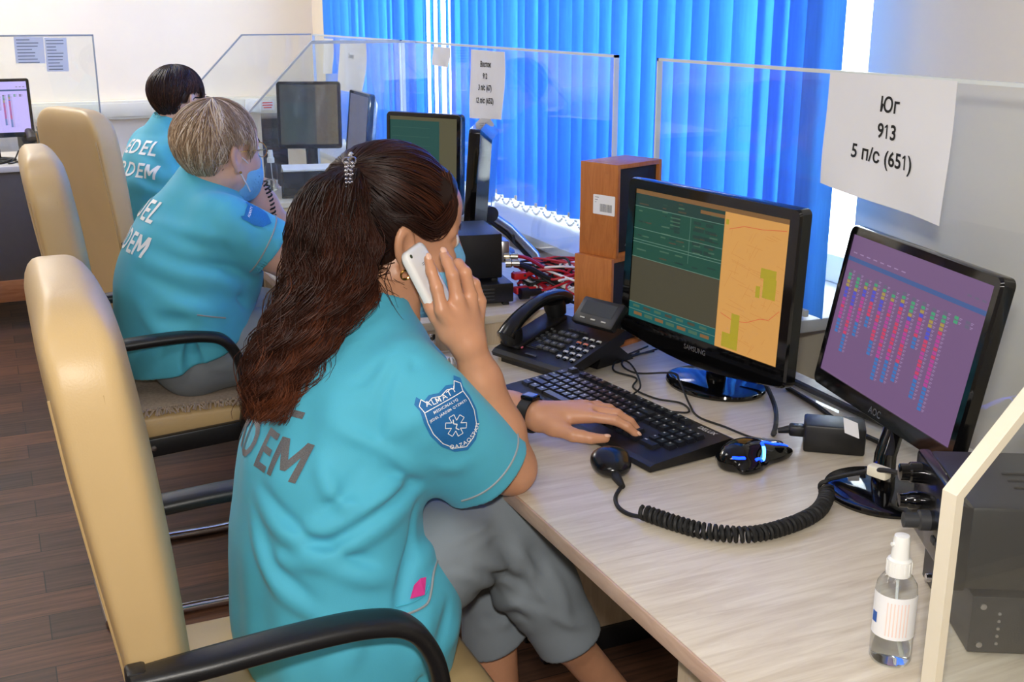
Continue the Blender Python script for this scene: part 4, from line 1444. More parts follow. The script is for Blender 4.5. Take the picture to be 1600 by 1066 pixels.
def radio_stack():
    ex = Vector((0.52, -0.13, 0)).normalized()          # along the camera-facing side
    fy = Vector((-0.086, -0.158, 0)).normalized()       # along the front, towards the camera
    nx = Vector((fy.y, -fy.x, 0))                       # front normal (to the operator)
    if nx.x > 0: nx = -nx
    inn = -nx
    A = Vector((0.993, 0.953, 0.75))
    rz = math.atan2(inn.y, inn.x)
    # power supply: local x goes inwards from the front, local y = across
    W = 0.178; Dp = 0.24; hh = 0.072
    c = A + fy * (W / 2)
    t = thing('power_supply_unit', 'black metal power supply box under the radio at the right edge', 'power supply', c, rz)
    b = MB(); b.box((Dp / 2, 0, hh / 2 + 0.004), (Dp, W, hh - 0.004), 0.002); body = b.build('case', BLACKMETAL, t)
    b = MB()
    for x, z in ((0.012, 0.012), (0.012, 0.058), (0.20, 0.012), (0.20, 0.058)):
        b.lathe([(0, 0), (0.0035, 0), (0.0035, 0.0015), (0, 0.002)], 8, (x, -W / 2, z + 0.004), Matrix.Rotation(PI / 2, 3, 'X'))
    for k in range(5):
        b.lathe([(0, 0), (0.0018, 0), (0.0018, 0.001), (0, 0.001)], 8, (0.03, -W / 2, 0.018 + k * 0.009), Matrix.Rotation(PI / 2, 3, 'X'))
    b.build('screw', SILVER, body)
    b = MB(); b.lathe([(0, 0), (0.006, 0), (0.005, 0.006), (0, 0.007)], 12, (0, 0.055, 0.02), Matrix.Rotation(-PI / 2, 3, 'Y')); b.build('switch', CHROME, body)
    b = MB()
    for sx in (0.03, Dp - 0.03):
        for sy in (-0.07, 0.07):
            b.box((sx, sy, 0.003), (0.014, 0.014, 0.006))
    b.build('foot', BLACKM, t)
    # the radio above
    W2, D2, h2 = 0.165, 0.22, 0.098
    t2 = thing('two_way_radio', 'black two-way radio with front knobs beside the nearest monitor', 'radio', c + Vector((0, 0, 0.078)) - inn * 0.01 + fy * 0.002, rz)
    b = MB(); b.box((D2 / 2, 0, h2 / 2), (D2, W2, h2), 0.005); body = b.build('case', BLACK, t2)
    b = MB(); b.box((-0.006, 0, h2 / 2), (0.016, W2 + 0.006, h2 + 0.002), 0.005); fr = b.build('front_panel', mat('satin_black_plastic', (14, 14, 17), 0.2), t2)
    Rk = Matrix.Rotation(-PI / 2, 3, 'Y')
    for yy, zz, r in ((0.058, 0.078, 0.013), (0.052, 0.045, 0.011)):
        b = MB(); b.lathe([(0, 0), (r, 0), (r * 0.96, 0.014), (r * 0.8, 0.016), (r * 0.78, 0.026), (0, 0.027)], 18, (-0.013, yy, zz), Rk); b.build('knob', BLACKG, fr)
    b = MB(); b.lathe([(0, 0), (0.012, 0), (0.012, 0.012), (0.009, 0.014), (0.009, 0.03), (0.0, 0.032)], 16, (-0.013, 0.012, 0.038), Rk); b.build('microphone_plug', DARKGREY, fr)
    b = MB(); b.box((-0.0142, -0.04, 0.062), (0.001, 0.06, 0.026)); b.build('display', mat('dark_lcd', (30, 40, 60), 0.15), fr)
    for k in range(4):
        b = MB(); b.box((-0.0145, -0.062 + 0.017 * k, 0.024), (0.003, 0.012, 0.008), 0.001); b.build('button', DARKGREY, fr)
    b = MB(); b.box((0.13, 0.0, h2 + 0.0002), (0.05, 0.07, 0.0006)); b.build('paper_label', PAPER, t2)
    b = MB()
    for k in range(3):
        b.tube([(0.06, -0.03 + 0.02 * k, h2 + 0.0002), (0.09, -0.03 + 0.02 * k, h2 + 0.0002)], 0.002, 6)
    b.build('speaker_slot', BLACKG, t2)
    return t, t2
radio_stack()

# ------------------------------------------------------------------ spray bottle
def spray_bottle(name, label, c, s=1.0, sticker=True):
    t = thing(name, label, 'bottle', c)
    CLR = MATS.get('clear_bottle_plastic') or mat_clear('clear_bottle_plastic', (0.95, 0.97, 0.97), 1.45, 0.02)
    LIQ = MATS.get('clear_liquid')
    if LIQ is None:
        LIQ = bpy.data.materials.new('clear_liquid'); LIQ.use_nodes = True
        bb = LIQ.node_tree.nodes['Principled BSDF']
        bb.inputs['Base Color'].default_value = (0.95, 0.95, 0.88, 1); bb.inputs['Transmission Weight'].default_value = 1.0
        bb.inputs['Roughness'].default_value = 0.0; bb.inputs['IOR'].default_value = 1.33
        nz = LIQ.node_tree.nodes.new('ShaderNodeTexNoise'); nz.inputs['Scale'].default_value = 20
        MATS['clear_liquid'] = LIQ
    r = 0.0215 * s
    b = MB(); b.lathe([(0, 0.001), (r * 0.9, 0.001), (r, 0.005 * s), (r, 0.078 * s), (r * 0.93, 0.090 * s), (r * 0.7, 0.098 * s), (r * 0.5, 0.102 * s), (r * 0.5, 0.106 * s)], 32)
    bd = b.build('body', CLR, t)
    b = MB(); b.lathe([(0, 0.003), (r * 0.86, 0.003), (r * 0.94, 0.006 * s), (r * 0.94, 0.040 * s), (0, 0.0402 * s)], 32); b.build('liquid', LIQ, bd)
    b = MB(); b.tube([(0, 0, 0.1 * s), (0.002, 0, 0.05 * s), (0.010 * s, 0, 0.008 * s)], 0.0016 * s, 8); b.build('dip_tube', mat('milky_plastic', (225, 228, 226), 0.4), bd)
    b = MB(); b.lathe([(0, 0.100 * s), (0.0125 * s, 0.100 * s), (0.0128 * s, 0.102 * s), (0.0122 * s, 0.117 * s), (0.0095 * s, 0.119 * s), (0.009 * s, 0.128 * s), (0.0085 * s, 0.139 * s), (0.0075 * s, 0.1435 * s), (0.0, 0.1445 * s)], 28)
    for k in range(14):
        a = 2 * PI * k / 14
        b.box((0.0124 * s * math.cos(a), 0.0124 * s * math.sin(a), 0.109 * s), (0.0012, 0.0012, 0.013 * s), 0, a)
    cp = b.build('spray_cap', WHITEP, t)
    b = MB(); b.tube([(-0.007 * s, 0.002, 0.134 * s), (-0.0105 * s, 0.003, 0.1345 * s)], 0.0022 * s, 8); b.build('nozzle', WHITEP, cp)
    if sticker:
        b = MB(); V = []; F = []
        nn = 20
        for j, z in enumerate((0.034 * s, 0.082 * s)):
            for k in range(nn + 1):
                a = -3.70 + 2.75 * k / nn
                V.append(((r + 0.0004) * math.cos(a), (r + 0.0004) * math.sin(a), z))
        for k in range(nn):
            F.append((k, k + 1, nn + 1 + k + 1, nn + 1 + k))
        b.add(V, F, 0, True)
        lb = b.build('label', PAPER, bd)
        b = MB()
        def patch(a0, a1, z0, z1, mi):
            n2 = 5; V = []; F = []
            for z in (z0, z1):
                for k in range(n2 + 1):
                    a = a0 + (a1 - a0) * k / n2
                    V.append(((r + 0.0008) * math.cos(a), (r + 0.0008) * math.sin(a), z * s))
            for k in range(n2): F.append((k, k + 1, n2 + 1 + k + 1, n2 + 1 + k))
            b.add(V, F, mi, True)
        patch(-3.55, -3.2, 0.048, 0.060, 1)
        for k in range(7):
            patch(-2.7 + 0.16 * k, -2.64 + 0.16 * k, 0.038, 0.076, 0)
        b.build('label_print', [mat('pale_pink_print', (240, 214, 204), 0.7), mat('blue_print', (40, 90, 170), 0.6)], lb)
    return t
spray_bottle('spray_bottle', 'small clear spray bottle with white cap at the near edge of the desk', (0.829, 0.828, 0.75), 1.03)
spray_bottle('spray_bottle', 'distant clear spray bottle standing on the farthest window desk', (0.895, 4.02, 0.7525 + 0.062), 1.0, False)

# ------------------------------------------------------------------ power adapter behind the right monitor, cables
t = thing('power_adapter', 'black power adapter brick with white paper tag left of the right monitor\'s foot', 'power adapter', (1.185, 1.352, 0.75), math.radians(-38))
b = MB(); b.box((0, 0, 0.023), (0.095, 0.06, 0.046), 0.004); ab = b.build('brick', BLACK, t)
b = MB(); b.box((-0.058, 0.0, 0.026), (0.026, 0.022, 0.018), 0.004); b.tube([(-0.07, 0, 0.026), (-0.088, 0, 0.022)], [0.007, 0.0045], 10); b.build('plug', BLACK, ab)
b = MB(); b.quad((0.01, -0.0305, 0.064), (0.032, -0.036, 0.058), (0.036, -0.040, 0.034), (0.014, -0.0345, 0.040)); b.quad((0.0105, -0.0300, 0.064), (0.0145, -0.034, 0.040), (0.0365, -0.0395, 0.034), (0.0325, -0.0355, 0.058))
b.build('paper_tag', PAPER, ab)

def cable(label, pts, r, m, n=8, name='cable', group=None, sides=7):
    o = Vector(pts[0])
    b = MB(); b.tube([p - o for p in spline(pts, n)], r, sides)
    ob = b.build(name, m); ob.location = o
    return tag(ob, label, 'cable', group)
z0 = 0.7535
cable('black power cord running from behind the left monitor to the adapter brick', [(1.262, 1.70, 0.80), (1.245, 1.62, 0.775), (1.215, 1.545, z0 + 0.002), (1.165, 1.475, z0 + 0.001), (1.125, 1.43, z0 + 0.003), (1.112, 1.41, 0.768)], 0.0042, BLACKM)
cable('thin black mouse cord looping over the desk from the mouse to the left monitor\'s foot', [(1.098, 1.376, 0.760), (1.112, 1.395, 0.757), (1.090, 1.44, z0 - 0.001), (1.078, 1.50, z0 - 0.001), (1.065, 1.56, z0 - 0.001), (1.085, 1.62, z0), (1.115, 1.70, 0.768), (1.13, 1.75, 0.768), (1.09, 1.82, z0), (1.11, 1.90, z0), (1.24, 1.95, z0)], 0.0019, BLACKM)
cable('thin black keyboard cord lying in loops between keyboard and left monitor', [(1.018, 1.60, 0.757), (1.06, 1.585, z0), (1.075, 1.63, z0), (1.045, 1.67, z0 + 0.001), (1.04, 1.74, z0), (1.075, 1.79, z0), (1.06, 1.85, z0), (1.10, 1.90, z0 + 0.004), (1.2, 1.955, z0 + 0.004)], 0.0019, BLACKM)
cable('thin black cord curling out from behind the keyboard\'s upper edge to the speakers', [(1.01, 1.70, z0), (1.055, 1.74, z0 + 0.004), (1.10, 1.86, z0 + 0.008), (1.09, 1.93, z0 + 0.002), (1.13, 1.925, z0), (1.2, 1.93, z0)], 0.0018, BLACKM)
cable('black cord coming out beneath the desk phone towards the loudspeakers', [(1.085, 1.93, 0.757), (1.10, 1.905, z0 - 0.0005), (1.135, 1.915, z0 - 0.0005), (1.17, 1.94, z0 - 0.0005)], 0.0022, BLACKM)
cable('thick black cable along the back edge of the foreground desk', [(1.34, 2.0, 0.757), (1.335, 1.8, 0.757), (1.33, 1.62, 0.757), (1.325, 1.45, 0.757), (1.335, 1.25, 0.757)], 0.0065, BLACKM)
cable('second black cable along the desk\'s back edge, in front of the thick one', [(1.30, 1.62, 0.755), (1.285, 1.52, 0.755), (1.262, 1.42, 0.755), (1.262, 1.33, 0.755)], 0.0045, BLACKM)
# white coiled handset cord by her forearm
P = coil([(0.775, 2.04, 0.758), (0.79, 2.02, 0.758), (0.82, 2.025, 0.758), (0.86, 2.05, 0.758)], 14, 0.0075, 0.002, 10)
b = MB(); o_ = P[0]; b.tube([p - o_ for p in P], 0.0022, 6); ob = b.build('coiled_handset_cord', WHITEP); ob.location = o_
tag(ob, 'white coiled handset cord lying left of the desk phone', 'cable')
# chrome latch in front of the riser
t = thing('metal_latch', 'small chrome latch bracket on the desk in front of the riser', 'latch', (0.757, 2.106, 0.75), math.radians(15))
b = MB(); b.box((0, -0.012, 0.0035), (0.05, 0.02, 0.006), 0.0015); b.build('plate', CHROME, t)
b = MB(); b.box((0.02, -0.006, 0.024), (0.014, 0.006, 0.042), 0.0015); b.build('hook', CHROME, t)
# ------------------------------------------------------------------ second workstation: radio on a power supply, cables
def vent_box(name, label, cat, c, rz, w, d, h, vents=True, zoff=0.0):
    t = thing(name, label, cat, c, rz)
    b = MB(); b.box((0, 0, h / 2 + 0.004), (w, d, h - 0.008), 0.003); bd = b.build('case', BLACKMETAL, t)
    if vents:
        for cx in (-0.030, 0.024):
            b = MB()
            for k in range(4):
                b.box((cx, -d / 2 - 0.0002, 0.016 + 0.0075 * k), (0.036, 0.0012, 0.0032), 0.0006)
            b.build('vent_slots', DARKGREY, bd)
    b = MB()
    for sx in (-w / 2 + 0.015, w / 2 - 0.015):
        for sy in (-d / 2 + 0.015, d / 2 - 0.015):
            b.box((sx, sy, 0.003), (0.014, 0.014, 0.006), 0.001)
    b.build('foot', BLACKM, t)
    return t
vent_box('power_supply_unit', 'black power supply with ventilation slots on the riser, under the farther radio', 'power supply', (0.925, 2.29, 0.815), math.radians(-8), 0.17, 0.20, 0.050)
t = vent_box('two_way_radio', 'black two-way radio on the slotted power supply behind the young woman\'s hand', 'radio', (0.912, 2.30, 0.865), math.radians(-10), 0.165, 0.17, 0.105, False)
b = MB()
for k in range(5):
    b.tube(spline([(-0.02 + 0.013 * k, -0.03, 0.1012), (-0.012 + 0.013 * k, -0.01, 0.1012), (-0.018 + 0.013 * k, 0.01, 0.1012)], 4), 0.0014, 6)
b.build('speaker_slots', BLACKG, t)
b = MB(); b.box((0.055, -0.005, 0.1014), (0.04, 0.06, 0.0008)); b.build('paper_label', PAPER, t)
# plug panel on the side towards the window
b = MB(); b.box((0.092, -0.045, 0.062), (0.022, 0.055, 0.05), 0.006); pl = b.build('connector_hood', SILVER, t)
b = MB()
for k in range(2):
    b.lathe([(0, 0), (0.010, 0), (0.010, 0.012), (0.007, 0.014), (0.007, 0.030), (0, 0.031)], 14, (0.09, -0.085 + 0.014 * k, 0.040 + 0.012 * k), Matrix.Rotation(PI / 2, 3, 'Y') @ Matrix.Rotation(math.radians(15), 3, 'X'))
b.build('threaded_plug', NICKEL, pl)

# cables spilling over the desk behind the riser
r_ = random.Random(21)
def loop_cable(label, m, group, seed, rad):
    rr = random.Random(seed)
    st = Vector((1.045 + rr.uniform(0, 0.02), 2.24 + rr.uniform(-0.03, 0.07), 0.85 + rr.uniform(-0.02, 0.03)))
    pts = [st]
    c = Vector((1.125 + rr.uniform(-0.02, 0.05), 2.25 + rr.uniform(-0.03, 0.04), 0)); a0 = rr.uniform(0, 6.28)
    for k in range(rr.randint(6, 9)):
        a = a0 + k * rr.uniform(0.9, 1.5)
        rx, ry = rr.uniform(0.03, 0.085), rr.uniform(0.03, 0.085)
        pts.append(Vector((c.x + rx * math.cos(a), c.y + ry * math.sin(a), 0.822 + rr.uniform(0, 0.065))))
    pts.append(Vector((1.225 + rr.uniform(-0.01, 0.03), 2.24 + rr.uniform(-0.05, 0.06), 0.83 + rr.uniform(0, 0.04))))
    cable(label, pts, rad, m, 7, 'looped_cable', group)
for k in range(9):
    loop_cable('red looped power cable in the tangle behind the black radio', REDW, 'red cables in the tangle', 100 + k, 0.0027)
for k in range(5):
    loop_cable('black looped cable in the tangle behind the black radio', BLACKM, 'black cables in the tangle', 200 + k, 0.0028)
for k in range(3):
    loop_cable('white looped cable in the tangle behind the black radio', WHITEP, 'white cables in the tangle', 300 + k, 0.0026)
cable('thick red cable arching from the radio plug to the loudspeakers', [(1.02, 2.215, 0.915), (1.05, 2.22, 0.905), (1.10, 2.23, 0.875), (1.16, 2.22, 0.845), (1.21, 2.20, 0.838), (1.28, 2.19, 0.85)], 0.0042, REDW)
cable('thick black aerial cable with a white joint running down from the radio', [(1.015, 2.20, 0.900), (1.05, 2.205, 0.885), (1.10, 2.20, 0.855), (1.15, 2.19, 0.825), (1.22, 2.17, 0.795)], 0.0056, BLACKM)
b = MB(); b.tube([(0, 0, 0), (0.030, -0.006, -0.018)], [0.009, 0.007], 12); o = b.build('cable_joint', WHITEP); o.location = (1.118, 2.193, 0.846)
tag(o, 'white plastic cable joint on the thick black aerial cable', 'cable joint')
for k, (lb) in enumerate(('red crocodile plug at the corner of the slotted power supply', 'red plug standing above the lower red plug by the power supply')):
    b = MB(); b.box((0, 0, 0), (0.034, 0.022, 0.016), 0.004); b.tube([(0.015, 0, 0), (0.035, 0, 0.002)], [0.006, 0.003], 8)
    o = b.build('red_plug', REDP); o.location = (1.035 + 0.004 * k, 2.225 + 0.02 * k, 0.835 + 0.028 * k); tag(o, lb, 'plug')
b = MB(); b.tube([(0, 0, 0), (0.02, 0, 0), (0.021, 0, 0), (0.05, 0.0, 0.0)], [0.013, 0.013, 0.009, 0.008], 12); o = b.build('black_plug', BLACK); o.location = (1.022, 2.205, 0.832)
tag(o, 'black round plug at the right side of the slotted power supply', 'plug')
cable('black cord from the round plug to the cable tangle', [(1.07, 2.205, 0.832), (1.10, 2.21, 0.826), (1.15, 2.23, 0.80), (1.2, 2.26, 0.775)], 0.004, BLACKM)
# slanting silver pole of the monitor arm, running down to the desk
t = thing('monitor_arm', 'slanting silver monitor arm between the edge-on monitor and the desk', 'monitor arm', (1.12, 2.60, 0.93))
b = MB(); b.tube([(0.0, 0.0, 0.01), (0.055, 0.0, -0.03), (0.12, -0.015, -0.10), (0.145, -0.02, -0.165)], 0.011, 14); b.build('pole', SILVER, t)
b = MB(); b.lathe([(0, -0.012), (0.02, -0.012), (0.02, 0.012), (0, 0.012)], 20, (0.0, 0.0, 0.01), Matrix.Rotation(PI / 2, 3, 'X')); b.build('joint', BLACK, t)
b = MB(); b.tube([(-0.01, 0.0, 0.0), (0.05, 0.005, -0.045), (0.12, 0.0, -0.12)], 0.006, 10); b.build('lower_rail', BLACKMETAL, t)
b = MB(); b.tube([(0.06, -0.012, -0.05), (0.075, 0.0, -0.045), (0.08, 0.014, -0.055), (0.068, 0.0, -0.068), (0.06, -0.012, -0.05)], 0.004, 8); b.build('cable_clip', DARKGREY, t)
b = MB(); b.lathe([(0, 0), (0.035, 0), (0.035, 0.006), (0.015, 0.010), (0, 0.011)], 24, (0.147, -0.02, -0.1795)); b.build('foot', SILVER, t)

# ------------------------------------------------------------------ second workstation, in front of the blonde woman
def small_phone(label, c, rz, handset=True):
    t = thing('desk_phone', label, 'telephone', c, rz)
    b = MB(); b.prism([(-0.09, 0.001), (-0.09, 0.02), (0.09, 0.065), (0.09, 0.001)], 0.2, frame((0, 1, 0), (0, 0, 1), (1, 0, 0), (-0.1, 0, 0))); b.build('case', BLACK, t)
    a = math.atan2(0.045, 0.18); R = Matrix.Rotation(a, 3, 'X')
    b = MB(); b.box((0.035, 0.05, 0.072), (0.10, 0.05, 0.014), 0.003, Matrix.Rotation(a + 0.35, 3, 'X')); d = b.build('display_hood', BLACK, t)
    b = MB(); b.box((0.035, 0.0465, 0.0806), (0.07, 0.026, 0.001), 0, Matrix.Rotation(a + 0.35, 3, 'X')); b.build('display', mat('pale_lcd', (160, 168, 160), 0.3), d)
    for k in range(12):
        b = MB(); b.box((0.01 + 0.022 * (k % 3), -0.06 + 0.018 * (k // 3), 0.032 + 0.0045 * (k // 3)), (0.015, 0.011, 0.006), 0.001, R); b.build('number_key', LGREYP, t)
    if handset:
        b = MB(); P = spline([(-0.065, -0.085, 0.045), (-0.065, -0.05, 0.068), (-0.065, 0.0, 0.082), (-0.065, 0.05, 0.09), (-0.065, 0.085, 0.08)], 5)
        b.tube(P, [0.024 - 0.006 * math.sin(PI * i / (len(P) - 1)) for i in range(len(P))], 12, flat=0.75); b.build('handset', BLACK, t)
    return t
small_phone('black desk phone without its handset on the desk before the blonde woman', (0.84, 3.22, 0.75), math.radians(-75), False)
t = thing('computer_keyboard', 'black keyboard lying before the farthest monitors under the woman\'s forearm', 'keyboard', (0.93, 4.23, 0.75), math.radians(-75))
b = MB(); b.box((0, 0, 0.011), (0.42, 0.15, 0.02), 0.004); b.build('case', BLACK, t)
b = MB()
for i in range(14):
    for j in range(5):
        b.box((-0.185 + 0.0285 * i, -0.05 + 0.025 * j, 0.0235), (0.022, 0.019, 0.006), 0.0015)
b.build('keys', mat('black_keycap', (24, 26, 34), 0.28), t)
t = thing('computer_tower', 'black computer tower standing left of the far monitor', 'computer', (1.035, 4.56, 0.75), math.radians(-12))
b = MB(); b.box((0, 0, 0.14), (0.095, 0.24, 0.28), 0.006); bd = b.build('case', BLACK, t)
b = MB(); b.box((0.0, -0.121, 0.22), (0.08, 0.004, 0.04), 0.001); b.box((0.0, -0.121, 0.16), (0.08, 0.004, 0.035), 0.001); b.build('drive_bay', DARKGREY, bd)
t = thing('document_tray', 'black tray with papers below the far dim monitor', 'tray', (1.02, 3.88, 0.815), math.radians(-14))
b = MB(); b.box((0, 0, 0.006), (0.24, 0.18, 0.01), 0.002); b.box((-0.117, 0, 0.045), (0.006, 0.18, 0.08), 0.001); b.box((0.117, 0, 0.045), (0.006, 0.18, 0.08), 0.001); b.box((0, 0, 0.088), (0.24, 0.18, 0.006), 0.002); b.box((0, 0.085, 0.045), (0.23, 0.006, 0.08)); b.build('tray', BLACK, t)
b = MB(); b.box((-0.01, -0.01, 0.0942), (0.21, 0.15, 0.005), 0, 0.05); o = b.build('paper_sheets', PAPER); o.location = (1.02, 3.88, 0.815); o.rotation_euler = (0, 0, math.radians(-14))
tag(o, 'sheets of white paper lying on top of the black tray under the far monitor', 'papers')
b = MB(); b.box((0, 0, 0), (0.06, 0.03, 0.02), 0.004); b.tube([(0.03, 0, 0), (0.06, 0.0, 0.0)], 0.004, 8); b.tube(spline([(0.06, 0, 0), (0.1, 0.02, 0.03), (0.09, 0.05, 0.09), (0.05, 0.06, 0.10), (0.03, 0.05, 0.04)], 6), 0.004, 8)
# white socket block and black cord near the blind behind the far monitor
t = thing('socket_strip', 'white socket strip with a black plug beside the blind behind the far monitors', 'socket strip', (1.40, 3.92, 0.79))
b = MB(); b.box((0, 0, 0.045), (0.05, 0.10, 0.09), 0.006); b.build('block', WHITEP, t)
b = MB(); b.box((-0.03, 0, 0.05), (0.018, 0.02, 0.045), 0.003); b.tube(spline([(-0.035, 0, 0.07), (-0.04, -0.03, 0.10), (-0.03, -0.06, 0.06), (-0.02, -0.05, 0.0)], 6), 0.004, 8); b.build('plug_and_cord', BLACK, t)

# ------------------------------------------------------------------ desk along the back wall at far left
t = thing('wall_desk', 'far desk along the back wall at the left with a dark front panel', 'desk', (-0.45, 5.95, 0))
b = MB(); b.box((0, 0, 0.738), (1.75, 0.62, 0.026), 0.002); b.build('desktop', mat('pale_grey_laminate', (222, 214, 204), 0.35), t)
b = MB(); b.box((-0.02, -0.28, 0.475), (1.66, 0.018, 0.50), 0.001); b.build('front_panel', DARKPANEL, t)
b = MB(); b.box((-0.02, -0.285, 0.175), (1.66, 0.03, 0.10), 0.002); b.build('bottom_rail', ORANGEWOOD, t)
for x in (-0.85, 0.83):
    b = MB(); b.box((x, 0, 0.3625), (0.024, 0.58, 0.725), 0.002); b.build('side_panel', mat('white_laminate', (228, 224, 216), 0.5), t)
t = thing('protective_screen', 'clear acrylic screen on the far left desk with two small paper sheets', 'clear screen', (-0.37, 5.66, 0.75))
b = MB(); b.box((0, 0, 0.286), (1.70, 0.008, 0.566)); b.build('sheet', ACRYL, t)
b = MB(); b.box((0, 0, 0.5715), (1.712, 0.010, 0.008), 0.001); b.box((0.853, 0, 0.287), (0.007, 0.010, 0.57), 0.001); b.build('polished_edge', GREY_EDGE, t)
def far_sheet(label, x0, x1, z0_, z1_, seed):
    t = thing('paper_sheet', label, 'notice', ((x0 + x1) / 2, 5.652, (z0_ + z1_) / 2))
    w, h = x1 - x0, z1_ - z0_
    b = MB(); b.box((0, 0, 0), (w, 0.0012, h), 0, Matrix.Rotation(0.02, 3, 'Y')); b.build('sheet', PAPER, t)
    r = random.Random(seed); b = MB()
    for k in range(int(h / 0.014)):
        L = w * r.uniform(0.4, 0.8)
        b.box((-w * 0.42 + L / 2, -0.0012, h / 2 - 0.012 - 0.014 * k), (L, 0.0006, 0.004))
    b.build('print', GREYINK, t)
far_sheet('wider paper sheet with handwriting, left one on the far left clear screen', 0.15, 0.272, 1.202, 1.316, 1)
far_sheet('narrower paper sheet, right one on the far left clear screen', 0.275, 0.368, 1.165, 1.312, 2)
t = small_phone('black desk phone right of the lilac monitor on the far left desk', (0.235, 5.84, 0.812), math.radians(8))
t = thing('black_box', 'low black equipment box under the phone on the far left desk', 'equipment box', (0.235, 5.84, 0.751))
b = MB(); b.box((0, 0, 0.03), (0.22, 0.20, 0.06), 0.003); b.build('case', BLACK, t)
for k in range(3):
    rr = random.Random(50 + k)
    pts = [(0.12, 5.82, 0.80), (0.09 + 0.03 * k, 5.75, 0.765), (0.02 + 0.05 * k, 5.72, 0.7555), (0.08, 5.74 + 0.02 * k, 0.77), (0.02, 5.78, 0.757 + 0.01 * k), (-0.05, 5.80, 0.757)]
    cable('thin black cord in the tangle below the lilac monitor', pts, 0.0035, BLACKM, 6, 'looped_cable', 'cords on the far left desk')

# ------------------------------------------------------------------ chairs
LEATHER = mat('cream_leatherette', (208, 178, 128), 0.42, noise=0.03, scale=9, bump=0.10, bscale=450)
SEAM = mat('cream_seam', (190, 160, 112), 0.6)
def cushion_loft(sections, n=40, p=4.0):
    """sections: (centre vector, half extents along a and b, axis a, axis b) superellipse rings"""
    V = []; F = []
    for c, ha, hb, ax_, bx_ in sections:
        for k in range(n):
            t_ = 2 * PI * k / n
            ct, st = math.cos(t_), math.sin(t_)
            u = math.copysign(abs(ct) ** (2 / p), ct); v = math.copysign(abs(st) ** (2 / p), st)
            V.append(Vector(c) + Vector(ax_) * (ha * u) + Vector(bx_) * (hb * v))
    N = len(sections)
    for i in range(N - 1):
        for k in range(n):
            k2 = (k + 1) % n
            F.append((i * n + k, i * n + k2, (i + 1) * n + k2, (i + 1) * n + k))
    F.append(tuple(range(n - 1, -1, -1))); F.append(tuple((N - 1) * n + k for k in range(n)))
    return V, F
